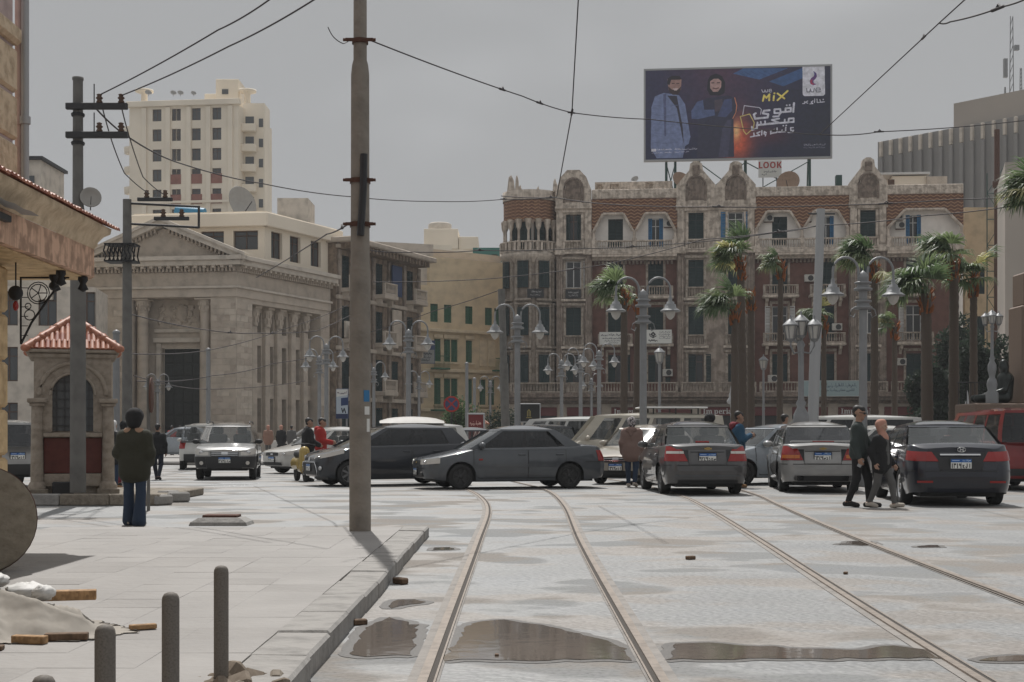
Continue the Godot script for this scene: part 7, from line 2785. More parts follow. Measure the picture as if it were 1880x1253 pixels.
# ------------------------------------------------------------------ yellow building with the tiled canopy
func make_canopy_building() -> void:
	var o := thing("ochre_building", "ochre corner building with a deep tiled canopy over the footway", "building", Vector3.ZERO)
	box_part(o, "wall", M.ochre_wall, -9.0, -5.19, 0.126, 3.04, -14.4, 3.0)
	box_part(o, "upper_wall", M.pink_paint, -9.0, -5.24, 3.62, 9.5, -14.85, 3.0)
	rng.seed = 33
	for i in 6:
		box_part(o, "stone_block", M.ochre_wall, -5.7, -5.14, 0.13 + i * 0.485, 0.13 + i * 0.485 + 0.46, -14.45, -13.6, 0.03)
		if i < 3: box_part(o, "stone_block", M.canopy_cornice, -5.9, -5.20, 3.9 + i * 0.5, 3.9 + i * 0.5 + 0.46, -14.9, -14.0, 0.03)
	box_part(o, "moulding", M.canopy_cornice, -5.95, -5.16, 5.4, 5.6, -14.93, -14.0, 0.04)
	for q in [[-5.16, -15.0, 0.04, "lamp_pale"], [-5.24, -15.05, 0.045, "pink_paint"]]:
		var p := MB.new()
		p.cyl(Vector3(q[0], 3.6, q[1]), Vector3(q[0], 9.5, q[1]), q[2], q[2], 10)
		for y in [4.6, 6.6, 8.2]:
			p.cyl(Vector3(q[0], y, q[1]), Vector3(q[0], y + 0.08, q[1]), q[2] * 1.4, q[2] * 1.4, 10)
		obj(p, "drain_pipe", M[q[3]], o)
	# canopy slab with chamfered end, flaring cornice and tile edge
	var xo := -4.62
	var ze := -15.9
	var sl := MB.new()
	sl.xf = Transform3D(Basis(Vector3.RIGHT, PI / 2), Vector3(0, 3.355, 0))
	sl.prism(PackedVector2Array([Vector2(-9.0, 3.0), Vector2(xo, 3.0), Vector2(xo, ze + 0.25), Vector2(xo - 0.12, ze), Vector2(-9.0, ze)]), 0.0, 0.305)
	obj(sl, "canopy", M.canopy_paint, o)
	var so := MB.new()
	so.xf = Transform3D(Basis(Vector3.RIGHT, PI / 2), Vector3(0, 3.046, 0))
	so.prism(PackedVector2Array([Vector2(-8.9, 2.9), Vector2(xo - 0.08, 2.9), Vector2(xo - 0.08, ze + 0.3), Vector2(xo - 0.2, ze + 0.08), Vector2(-8.9, ze + 0.08)]), 0.0, 0.01)
	obj(so, "soffit", M.ochre_wall, o)
	var co := MB.new()
	var prof := [[0.0, 3.358], [0.03, 3.40], [0.03, 3.43], [0.08, 3.50], [0.14, 3.54], [0.15, 3.60]]
	var rows := []
	for p in prof:
		rows.append(PackedVector3Array([Vector3(xo + p[0], p[1], 3.0), Vector3(xo + p[0], p[1], ze + 0.25 - p[0]), Vector3(xo - 0.12 + p[0] * 0.5, p[1], ze - p[0]), Vector3(-9, p[1], ze - p[0])]))
	co.grid(rows)
	co.quad(rows[-1][0], rows[-1][1], Vector3(-5.3, 4.0, -14.9), Vector3(-5.3, 4.0, 3.0))
	co.quad(rows[-1][1], rows[-1][2], Vector3(-5.5, 4.0, -14.95), Vector3(-5.3, 4.0, -14.9))
	obj(co, "canopy_cornice", M.canopy_cornice, o)
	var tl := MB.new()
	var pr := []
	for j in 2:
		var row := PackedVector3Array()
		for i in 7:
			var a := PI * i / 6
			row.append(Vector3(-j * 0.55, sin(a) * 0.035 + j * 0.22, cos(a) * 0.05))
		pr.append(row)
	tl.grid(pr)
	tl.fan(Array(pr[0]))
	var tmesh := tl.mesh()
	for i in 48:
		put(tmesh, "roof_tile", M.terracotta if rng.randf() < 0.7 else M.terracotta_dark, o, T(xo + 0.19, 3.605 + rng.randf_range(-0.006, 0.006), -15.95 + i * 0.1))
	# sheet metal awning hung before the canopy
	box_part(o, "sheet_awning", M.dark_iron, -5.4, -4.56, 3.24, 3.30, -12.9, -7.0, 0.005)
	var sh := MB.new()
	var rr := []
	for i in 30:
		var z := -13.3 + i * 0.22
		rr.append(PackedVector3Array([Vector3(-4.44, 3.36 + 0.012 * (i % 2), z), Vector3(-5.3, 3.44 + 0.012 * (i % 2), z)]))
	sh.grid(rr)
	obj(sh, "corrugated_sheet", M.lamp_pale, o)
	# hanging things under the soffit
	var lamp := thing("hanging_lamp", "round black lamp hanging under the ochre canopy", "lamp", Vector3(-4.98, 2.62, -14.2))
	var lm := MB.new()
	lm.ball(Vector3(0, 0.11, 0), 0.075, 0.075, 0.06, 14)
	lm.cyl(Vector3(0, 0.18, 0), Vector3(0, 0.42, 0), 0.008, 0.008, 5)
	obj(lm, "shade", M.iron, lamp)
	var lb2 := MB.new()
	lb2.ball(Vector3(0, -0.02, 0), 0.03, 0.05, 0.03, 10)
	obj(lb2, "red_globe", M.lens_red, lamp)
	for q in [[-4.75, -14.9, 0.0], [-4.95, -15.3, 1.0], [-5.0, -15.5, 0.5], [-4.70, -15.5, 0.2]]:
		var h := thing("ceiling_fitting", "small dark lamp fitting on the ochre canopy soffit", "lamp", Vector3(q[0], 2.90, q[1]), q[2], "fittings under the ochre canopy")
		var hm := MB.new()
		hm.lathe([[0.05, 0.14], [0.055, 0.10], [0.03, 0.06], [0.06, 0.0], [0.001, -0.03]], 10)
		obj(hm, "housing", M.iron, h)
	# wrought iron bracket
	var br := thing("iron_bracket", "black wrought iron scroll bracket below the ochre canopy", "bracket", Vector3(-5.38, 2.30, -15.5))
	br.scale = Vector3.ONE * 0.8
	var bm := MB.new()
	bm.tube([Vector3(0.0, 0.0, 0), Vector3(0.15, 0.30, 0), Vector3(0.55, 0.86, 0), Vector3(0.63, 0.92, 0)], 0.016, 6)
	bm.cyl(Vector3(0.0, 0, 0), Vector3(0.0, 0.92, 0), 0.014, 0.014, 6)
	bm.cyl(Vector3(0.0, 0.91, 0), Vector3(0.66, 0.91, 0), 0.014, 0.014, 6)
	obj(bm, "frame", M.iron, br)
	var sc := MB.new()
	for q in [[0.24, 0.70, 0.15], [0.24, 0.70, 0.12], [0.12, 0.40, 0.07], [0.44, 0.80, 0.05], [0.10, 0.52, 0.04]]:
		var path := []
		for i in 17:
			var a := TAU * i / 16
			path.append(Vector3(q[0] + cos(a) * q[2], q[1] + sin(a) * q[2], 0))
		sc.tube(path, 0.008, 5)
	for i in 5:
		var a := TAU * i / 5
		sc.cyl(Vector3(0.24, 0.70, 0), Vector3(0.24 + cos(a) * 0.12, 0.70 + sin(a) * 0.12, 0), 0.007, 0.007, 4)
	for i in 6:
		sc.cyl(Vector3(0, 0.12 + i * 0.13, 0), Vector3(0.10, 0.12 + i * 0.13, 0), 0.006, 0.006, 4)
	obj(sc, "scrolls", M.iron, br)
	dish(Vector3(-7.98, 5.62, -26.8), 0.20, 0.35, 0.25, M.dish_pale, "grey satellite dish fixed to the pole before the kiosk")

# ------------------------------------------------------------------ things on the footway and road
func make_small() -> void:
	var o := thing("bollard", "", "bollard", Vector3(-1.385, 0.122, -6.74), 0, "round-topped bollards along the footway")
	var m := MB.new()
	m.lathe([[0.035, 0], [0.035, 0.525], [0.033, 0.54], [0.026, 0.552], [0.013, 0.558], [0.001, 0.56]], 20)
	obj(m, "post", M.bollard_paint, o)
	o.set_meta("label", "round-topped grey bollard next to the broken end of the kerb")
	copy(o, Vector3(-1.375, 0.11, -5.70), 0, "round-topped grey bollard second from the broken kerb end")
	copy(o, Vector3(-1.38, 0.10, -4.80), 0, "round-topped grey bollard third from the broken kerb end")
	copy(o, Vector3(-1.39, 0.03, -4.20), 0, "round-topped grey bollard fourth from the broken kerb end")
	# raised inspection chamber
	o = thing("inspection_chamber", "low concrete inspection chamber with a rusty steel lid", "manhole", gd(407, 20.6))
	var poly := MB.new()
	poly.xf = Transform3D(Basis(Vector3.RIGHT, -PI / 2), Vector3.ZERO)
	m = MB.new()
	var rows := []
	for q in [[0.42, 0.0], [0.40, 0.05], [0.30, 0.11], [0.26, 0.115]]:
		rows.append(PackedVector3Array([Vector3(-q[0], q[1], q[0] * 0.7), Vector3(q[0], q[1], q[0] * 0.7), Vector3(q[0], q[1], -q[0] * 0.7), Vector3(-q[0], q[1], -q[0] * 0.7)]))
	for i in 3:
		for k in 4:
			m.quad(rows[i][k], rows[i][(k + 1) % 4], rows[i + 1][(k + 1) % 4], rows[i + 1][k])
	obj(m, "concrete_rim", M.kerb_stone, o)
	box_part(o, "lid", M.rust, -0.25, 0.25, 0.1, 0.15, -0.17, 0.17, 0.008)
	# cable reel
	o = thing("cable_reel", "weathered wooden cable reel leaning at the footway edge", "cable reel", Vector3(-4.50, 0.127, -12.0), 0.55)
	for z in [-0.28, 0.0]:
		m = MB.new()
		m.xf = Transform3D(Basis(Vector3.RIGHT, PI / 2), Vector3(0, 0.455, z))
		m.lathe([[0.05, -0.03], [0.44, -0.03], [0.455, -0.02], [0.455, 0.02], [0.44, 0.03], [0.05, 0.03]], 36)
		obj(m, "flange", M.reel_face, o)
		m = MB.new()
		m.xf = Transform3D(Basis(Vector3.RIGHT, PI / 2), Vector3(0, 0.455, z))
		m.lathe([[0.4555, -0.022], [0.462, -0.018], [0.462, 0.018], [0.4555, 0.022]], 36)
		obj(m, "iron_band", M.rust, o)
	m = MB.new()
	m.cyl(Vector3(0, 0.455, -0.28), Vector3(0, 0.455, 0), 0.2, 0.2, 24)
	obj(m, "drum", M.timber_dark, o)
	# tarpaulin heap with planks and sacks
	o = thing("tarpaulin_heap", "heap of building waste under a crumpled pale tarpaulin", "tarpaulin", Vector3(-3.05, 0.126, -8.45))
	var f := FastNoiseLite.new()
	f.seed = 61
	f.frequency = 1.1
	f.fractal_octaves = 3
	# the things underneath hold the sheet up along a few lines
	var ridges := [[Vector2(-0.75, -0.05), Vector2(-0.2, -0.12), 0.34, 0.30, 0.75], [Vector2(-0.2, -0.12), Vector2(0.25, 0.05), 0.30, 0.20, 0.6], [Vector2(-0.45, -0.05), Vector2(-0.3, 0.45), 0.31, 0.03, 0.7], [Vector2(-0.1, -0.1), Vector2(0.15, 0.42), 0.27, 0.03, 0.6], [Vector2(0.2, 0.03), Vector2(0.75, 0.12), 0.20, 0.04, 0.5], [Vector2(0.1, 0.0), Vector2(0.6, -0.3), 0.22, 0.06, 0.55], [Vector2(-0.7, 0.0), Vector2(-0.8, 0.4), 0.30, 0.03, 0.8]]
	rows = []
	for j in 61:
		var row := PackedVector3Array()
		for i in 61:
			var u := i / 30.0 - 1.0
			var v := j / 30.0 - 1.0
			var ang := atan2(v, u)
			var rad := Vector2(u, v).length()
			var rim := 0.82 + 0.14 * f.get_noise_1d(ang * 1.6) + 0.10 * f.get_noise_1d(ang * 5.0 + 9.0)
			var k := smoothstep(1.0, 0.15, rad / rim)
			var at := Vector2(u * 0.95, v * 0.62) + 0.03 * Vector2(f.get_noise_2d(u * 2.0, v * 2.0), f.get_noise_2d(u * 2.0 + 7, v * 2.0))
			var h := 0.0
			for q in ridges:
				var near := Geometry2D.get_closest_point_to_segment(at, q[0], q[1])
				var along: float = near.distance_to(q[0]) / maxf(0.01, q[0].distance_to(q[1]))
				h = maxf(h, lerpf(q[2], q[3], along) - q[4] * pow(near.distance_to(at), 0.85))
			h = h * minf(1.0, k * 3.0) + 0.012 * k * f.get_noise_2d(u * 2.5, v * 2.5)
			var c := minf(1.0, rim / maxf(rad, 0.001))
			row.append(Vector3(u * c * 0.95, maxf(h, 0.004 + 0.012 * absf(f.get_noise_2d(u * 4, v * 4))), v * c * 0.62))
		rows.append(row)
	m = MB.new()
	m.grid(rows)
	obj(m, "sheet", M.tarp, o)
	rng.seed = 8
	for q in [[-2.78, 0.315, -8.72, 0.42, 0.06, 0.09, 0.25, "timber", "short new plank lying across the tarpaulin heap"], [-2.72, 0.15, -7.98, 0.20, 0.045, 0.06, -0.2, "timber", "small block of wood at the foot of the tarpaulin"], [-2.55, 0.15, -8.1, 0.24, 0.04, 0.07, 0.15, "timber_dark", "dark offcut pinning the tarpaulin edge"], [-2.23, 0.145, -8.55, 0.16, 0.03, 0.05, 0.5, "timber", "wood chip beside the tarpaulin corner"], [-2.95, 0.14, -7.72, 0.34, 0.025, 0.07, 0.1, "timber_dark", "thin board flat on the slabs before the tarpaulin"]]:
		var t := thing("wooden_offcut", q[8], "wood", Vector3(q[0], q[1], q[2]), q[6])
		box_part(t, "plank", M[q[7]], -q[3] / 2, q[3] / 2, -q[4] / 2, q[4] / 2, -q[5] / 2, q[5] / 2, 0.004)
	for q in [[-2.98, 0.335, -8.7, 0.15, 0.06, 0.12], [-3.18, 0.42, -8.6, 0.13, 0.05, 0.10], [-2.84, 0.345, -8.58, 0.07, 0.05, 0.06]]:
		var t := thing("plastic_sack", "crumpled white plastic sack on the tarpaulin heap", "sack", Vector3(q[0], q[1], q[2]), 0, "white sacks on the tarpaulin")
		m = MB.new()
		var n := FastNoiseLite.new()
		n.seed = int(q[0] * 100)
		n.frequency = 6.0
		var rw := []
		for j in 15:
			var th := PI * j / 14
			var row := PackedVector3Array()
			for i in 22:
				var a := TAU * i / 22
				var d := Vector3(cos(a) * sin(th), cos(th), sin(a) * sin(th))
				var rr := 1.0 + 0.35 * n.get_noise_3dv(d * 0.6) - 0.18 * absf(n.get_noise_3dv(d * 1.3))
				row.append(Vector3(d.x * q[3], d.y * q[4], d.z * q[5]) * rr)
			rw.append(row)
		m.grid(rw, true)
		obj(m, "bag", M.sack_white, t)
	# loose stones on the road
	for q in [[735, 1073, 0.07, "broken brick lying against the kerb below the concrete pole shadow"], [660, 1148, 0.05, "brick fragment between kerb and the puddle beside it"], [1268, 1028, 0.05, "brick fragment on open road between the two tram tracks"], [912, 1206, 0.02, "pebble of brick in the puddle between the rails"], [1553, 1055, 0.03, "small brick chip between the rails of the far track"]]:
		var at := gp(q[0], q[1])
		var t := thing("loose_brick", q[3], "brick", Vector3(at.x, 0.0, at.y), q[0] * 1.7, "brick fragments on the road")
		box_part(t, "fragment", M.timber_dark, -q[2], q[2], 0.001, q[2] * 0.8, -q[2] * 0.6, q[2] * 0.6, q[2] * 0.15)
	# signs
	var sg := thing("round_road_sign", "round red prohibition sign with a cross on a dark post", "road sign", gd(829, 60.0) + Vector3(0, 0.15, 0))
	m = MB.new()
	m.cyl(Vector3(0, 0, 0), Vector3(0, 2.5, 0), 0.035, 0.035, 8)
	obj(m, "post", M.dark_iron, sg)
	m = MB.new()
	m.xf = Transform3D(Basis(Vector3.RIGHT, PI / 2), Vector3(0, 2.48, 0.06))
	m.lathe([[0.001, -0.02], [0.34, -0.02], [0.34, 0.0], [0.001, 0.0]], 28)
	var disc := obj(m, "disc", M.sign_navy, sg)
	m = MB.new()
	m.xf = Transform3D(Basis(Vector3.RIGHT, PI / 2), Vector3(0, 2.48, 0.06))
	m.lathe([[0.27, 0.001], [0.27, 0.008], [0.34, 0.008], [0.34, 0.001]], 28)
	m.xf = Transform3D(Basis(Vector3.FORWARD, PI / 4), Vector3(0, 2.48, 0.0))
	m.bx(-0.27, 0.27, -0.03, 0.03, 0.061, 0.067); m.bx(-0.03, 0.03, -0.27, 0.27, 0.0605, 0.0665)
	obj(m, "red_cross", M.sign_red, disc)
	var es := thing("edge_on_sign", "rusty oval road sign seen from its edge beside the olive jacket", "road sign", gd(272, 24.5), 1.72)
	m = MB.new()
	m.cyl(Vector3.ZERO, Vector3(0, 2.3, 0), 0.03, 0.03, 8)
	obj(m, "post", M.pole_steel, es)
	m = MB.new()
	m.xf = Transform3D(Basis(Vector3.RIGHT, PI / 2).scaled(Vector3(1, 1, 1)), Vector3(0, 2.0, 0.05))
	m.lathe([[0.001, -0.015], [0.30, -0.015], [0.31, 0.0], [0.30, 0.015], [0.001, 0.015]], 24)
	obj(m, "disc", M.rust, es)
	var pb := thing("poster_board", "blue and white poster board fixed by the bank lamps", "poster", gd(628, 64.0) + Vector3(0, 0.16, 0))
	box_part(pb, "board", M.sign_navy, -0.28, 0.28, 1.9, 3.25, -0.05, 0.05, 0.01)
	var pr := Print.new(64, 150, Color(0.62, 0.66, 0.70))
	pr.poly([[0, 0], [64, 0], [64, 30], [0, 40]], Color(0.75, 0.75, 0.74)); pr.poly([[26, 46], [64, 42], [64, 82], [26, 86]], Color(0.10, 0.19, 0.36))
	pr.script(8, 56, 20, 10, Color(0.3, 0.25, 0.3), rng); pr.stroke([[30, 100], [36, 120], [44, 100], [52, 122]], 6, Color(0.1, 0.12, 0.16)); pr.poly([[0, 128], [64, 128], [64, 150], [0, 150]], Color(0.09, 0.14, 0.28))
	face("poster_print", 0.52, 1.3, print_mat("poster_bank", pr), pb, T(0, 2.575, 0.056))
	m = MB.new()
	m.cyl(Vector3(0.2, 0, -0.05), Vector3(0.2, 1.92, -0.05), 0.04, 0.04, 8)
	obj(m, "post", M.lamp_grey, pb)
	pb = thing("poster_board", "maroon poster in a pale frame beside the clipped bush", "poster", gd(874, 66.0) + Vector3(0, 0.15, 0), 0.2)
	box_part(pb, "frame", M.lamp_pale, -0.42, 0.42, 0.6, 2.2, -0.08, 0.05, 0.02)
	pr = Print.new(96, 128, Color(0.40, 0.09, 0.10))
	pr.script(14, 82, 40, 14, Color(0.78, 0.66, 0.62), rng); pr.stroke([[30, 100], [46, 70], [52, 96], [70, 74]], 6, Color(0.85, 0.78, 0.74))
	face("poster_print", 0.70, 1.40, print_mat("poster_red", pr), pb, T(-0.02, 1.42, 0.056))
	pb = thing("poster_board", "black board with a small gold emblem behind the domed black car", "poster", gd(971, 66.0) + Vector3(0, 0.15, 0))
	box_part(pb, "frame", M.lamp_pale, -0.55, 0.55, 1.75, 2.65, -0.08, 0.05, 0.02)
	pr = Print.new(96, 64, Color(0.08, 0.08, 0.09))
	pr.stroke([[42, 44], [42, 26], [48, 20], [54, 26], [54, 44]], 4, Color(0.55, 0.50, 0.28)); pr.stroke([[36, 50], [60, 50]], 3, Color(0.55, 0.50, 0.28)); pr.stroke([[48, 26], [48, 44]], 3, Color(0.55, 0.50, 0.28))
	face("poster_print", 1.0, 0.8, print_mat("poster_black", pr), pb, T(0, 2.2, 0.056))
	for x in [-0.4, 0.4]:
		m = MB.new()
		m.cyl(Vector3(x, 0, -0.02), Vector3(x, 1.76, -0.02), 0.03, 0.03, 6)
		obj(m, "post", M.dark_iron, pb)
	# low wall behind the parked cars by the sign, pale lamp cap by the hedge
	var kb := copy(get_node("street_kiosk"), gd(877, 72.0) + Vector3(0, 0.15, 0), 0.0, "distant small kiosk with a tiled roof near the round sign")
	kb.scale = Vector3.ONE * 0.62
	for q in [[1777, 70.0, 3.4, "pale pointed garden lamp before the dark hedge"], [1343, 72.0, 3.9, "pale pointed lamp cap among the palm trunks"]]:
		var gl := thing("pointed_lamp", q[3], "street lamp", gd(q[0], q[1]) + Vector3(0, 0.15, 0))
		m = MB.new()
		m.lathe([[0.06, 0], [0.05, q[2] - 1.2], [0.22, q[2] - 1.1], [0.24, q[2] - 1.0], [0.12, q[2] - 0.8], [0.14, q[2] - 0.7], [0.06, q[2] - 0.5], [0.05, q[2] - 0.3], [0.001, q[2]]], 10)
		obj(m, "post", M.lamp_pale, gl)

# ------------------------------------------------------------------ palms and shrubs
func frond_mesh(seed_: int) -> Mesh:
	var r := RandomNumberGenerator.new()
	r.seed = seed_
	var mb := MB.new()
	mb.tube([Vector3(0, 0, 0), Vector3(0, 0.35, 0.03), Vector3(0, 0.62, 0.0)], 0.02, 4, 0.012)
	var n := 26
	for i in n:
		var a := lerpf(-1.45, 1.45, (i + 0.5) / n) + r.randf_range(-0.04, 0.04)
		var l := (0.95 - 0.22 * absf(a)) * r.randf_range(0.85, 1.1)
		var d := Vector3(sin(a), cos(a), 0)
		var s := Vector3(cos(a), -sin(a), 0) * 0.032
		var o := Vector3(0, 0.60, 0)
		var fold := Vector3(0, 0, 0.03)
		var droop := Vector3(0, 0, -1)
		var p1 := o + d * l * 0.45 + droop * 0.04
		var p2 := o + d * l * 0.78 + droop * 0.16 * r.randf_range(0.7, 1.5)
		var p3 := o + d * l * 0.95 + droop * 0.38 * r.randf_range(0.7, 1.6)
		mb.quad(o, p1 - s, p1 + fold * 0.5, o); mb.quad(o, p1 + s, p1 + fold * 0.5, o)
		mb.quad(p1 - s, p1 + fold * 0.5, p2 + fold * 0.3, p2 - s * 0.7)
		mb.quad(p1 + s, p1 + fold * 0.5, p2 + fold * 0.3, p2 + s * 0.7)
		mb.tri(p2 - s * 0.7, p2 + s * 0.7, p3)
	return mb.mesh()

func make_palm(base: Vector3, h: float, r: float, lean: float, k: float, n: int, label: String, seed_: int) -> void:
	var o := thing("palm_tree", label, "palm tree", base, 0, "fan palms bent by the wind on the square")
	var g := RandomNumberGenerator.new()
	g.seed = seed_
	var t := MB.new()
	var rows := []
	var m := int(h / 0.16)
	for i in m + 1:
		var y := h * i / m
		var rr := r * (1.15 - 0.3 * y / h) * (1.06 if i % 2 else 0.95) + (0.12 * r * exp(-y * 2.0))
		var ring := PackedVector3Array()
		for q in 12:
			var a := TAU * q / 12
			ring.append(Vector3(lean * pow(y / h, 2) + cos(a) * rr * g.randf_range(0.96, 1.04), y, sin(a) * rr))
		rows.append(ring)
	t.grid(rows, true)
	obj(t, "trunk", M.palm_trunk, o)
	var top := Vector3(lean, h, 0)
	var f := MB.new()
	for i in 34:
		var a := g.randf() * TAU
		var y := g.randf_range(-0.75, 0.1)
		var p := top + Vector3(cos(a) * r * 1.0, y, sin(a) * r * 1.0)
		var e := p + Vector3(cos(a) * g.randf_range(0.04, 0.16), g.randf_range(0.12, 0.35), sin(a) * g.randf_range(0.04, 0.16))
		f.cyl(p, e, 0.045, 0.012, 4)
	stuff(obj(f, "leaf_bases", M.palm_fibre, o))
	for i in n:
		var up := g.randf()
		var a := g.randf() * TAU
		var el := lerpf(-0.15, 1.35, up)
		var d := Vector3(cos(a) * cos(el), sin(el), sin(a) * cos(el))
		d = (d + Vector3(-g.randf_range(0.5, 1.9), g.randf_range(-0.15, 0.2), 0.1)).normalized()
		var side := d.cross(Vector3(g.randf_range(-0.4, 0.4), 1, g.randf_range(-0.4, 0.4))).normalized()
		var b := Basis(side, d, side.cross(d))
		var s := k * g.randf_range(0.8, 1.15)
		var which := g.randf()
		var c: Material = M.frond_green if which < 0.55 else (M.frond_light if which < 0.94 else M.frond_yellow)
		put(cache["frond%d" % (g.randi() % 4)], "frond", c, o, Transform3D(b.scaled(Vector3.ONE * s), top + Vector3(g.randf_range(-0.05, 0.05), g.randf_range(-0.05, 0.2), 0)))

func make_shrub(called: String, label: String, category: String, at: Vector3, size: Vector3, n: int, leaf: float, m: Material, seed_: int) -> void:
	var o := thing(called, label, category, at)
	var g := RandomNumberGenerator.new()
	g.seed = seed_
	var t := MB.new()
	for i in 5:
		var a := TAU * i / 5
		t.tube([Vector3(cos(a) * 0.08, 0, sin(a) * 0.08), Vector3(cos(a) * size.x * 0.2, size.y * 0.4, sin(a) * size.z * 0.2), Vector3(cos(a) * size.x * 0.35, size.y * 0.8, sin(a) * size.z * 0.35)], 0.06, 5, 0.02)
	obj(t, "trunk", M.bark, o)
	var f := MB.new()
	var lumps := []
	for i in 16:
		lumps.append([Vector3(g.randf_range(-0.36, 0.36) * size.x, g.randf_range(0.2, 0.82) * size.y, g.randf_range(-0.36, 0.36) * size.z), g.randf_range(0.16, 0.30)])
	for i in n:
		var l: Array = lumps[g.randi() % lumps.size()]
		var d := Vector3(g.randfn(), g.randfn(), g.randfn()).normalized()
		var p: Vector3 = l[0] + d * Vector3(size.x, size.y, size.z) * l[1] * pow(g.randf(), 0.4)
		p.y = maxf(p.y, 0.05)
		var u := Vector3(g.randfn(), g.randfn(), g.randfn()).normalized() * leaf * g.randf_range(0.6, 1.3)
		var v := u.cross(Vector3(g.randfn(), g.randfn(), g.randfn())).normalized() * leaf * 0.45
		f.quad(p - u, p + v, p + u, p - v)
	stuff(obj(f, "crown", m, o))

func make_plants() -> void:
	for i in 4:
		cache["frond%d" % i] = frond_mesh(300 + i)
	var palms := [
		[1146, 540, 56, 0.17, 0.0, 1.0, 24, "palm behind the large lamp, the broader of a pair"], [1168, 552, 58, 0.16, 0.1, 0.8, 12, "slimmer palm of the pair behind the large lamp"],
		[1364, 482, 57, 0.20, -0.1, 1.0, 24, "tall palm in front of the blue shutters"], [1349, 568, 55, 0.17, 0.0, 1.05, 24, "lower palm with a full crown beside the tall one"], [1379, 545, 60, 0.18, 0.0, 0.6, 8, "palm trunk with a thin crown between the paired windows"],
		[1432, 488, 60, 0.15, 0.05, 0.72, 16, "slender palm in front of the brick bay"], [1513, 590, 62, 0.14, 0.0, 0.85, 16, "small palm behind the leaning pole"], [1606, 488, 56, 0.18, 0.0, 1.1, 26, "palm whose crown streams past the gabled bay"], [1643, 600, 62, 0.15, 0.0, 0.7, 14, "short palm next to the white shuttered window"],
		[1703, 540, 50, 0.24, -0.05, 1.12, 30, "stout palm with a crown blown flat before the last bay"], [1752, 482, 52, 0.22, 0.0, 1.12, 28, "tall palm beside the ochre house"], [1788, 512, 54, 0.18, 0.0, 1.0, 24, "palm with yellowing fronds beside the ochre house"], [1915, 366, 44, 0.2, 0.0, 1.0, 26, "tall palm by the granite monument, only its crown in view"]]
	var k := 0
	for p in palms:
		var g := gd(p[0], p[2])
		g.y = 0.15 if p[2] > 52 else 0.0
		var h: float = EYE + (HORIZON - p[1]) / FOCAL * p[2] - g.y
		make_palm(g, h, p[3] * 0.85, p[4], p[5] * 0.95, int(p[6] * 0.8), p[7], 900 + k)
		k += 1
	make_shrub("round_shrub", "round clipped bush behind the prohibition sign", "shrub", gd(852, 74) + Vector3(0, 0.15, 0), Vector3(2.2, 3.6, 1.8), 2600, 0.10, M.leaf_mid, 71)
	make_shrub("round_shrub", "low bush behind the steel pole next to the turret", "shrub", gd(915, 80) + Vector3(0, 0.15, 0), Vector3(2.2, 2.9, 1.8), 2200, 0.10, M.leaf_dark, 72)
	make_shrub("hedge_tree", "dense dark evergreen between palm trunks beside the ochre house", "tree", gd(1735, 78) + Vector3(0, 0.15, 0), Vector3(4.2, 5.4, 3.0), 11000, 0.17, M.leaf_dark, 73)
	make_shrub("hedge_tree", "dense dark evergreen next to the monument lantern", "tree", gd(1812, 72) + Vector3(0, 0.15, 0), Vector3(3.4, 6.4, 3.0), 11000, 0.17, M.leaf_dark, 74)
	make_shrub("hedge_tree", "tall dark evergreen against the ochre house wall", "tree", gd(1775, 84) + Vector3(0, 0.15, 0), Vector3(3.6, 8.0, 3.0), 12000, 0.17, M.leaf_dark, 75)

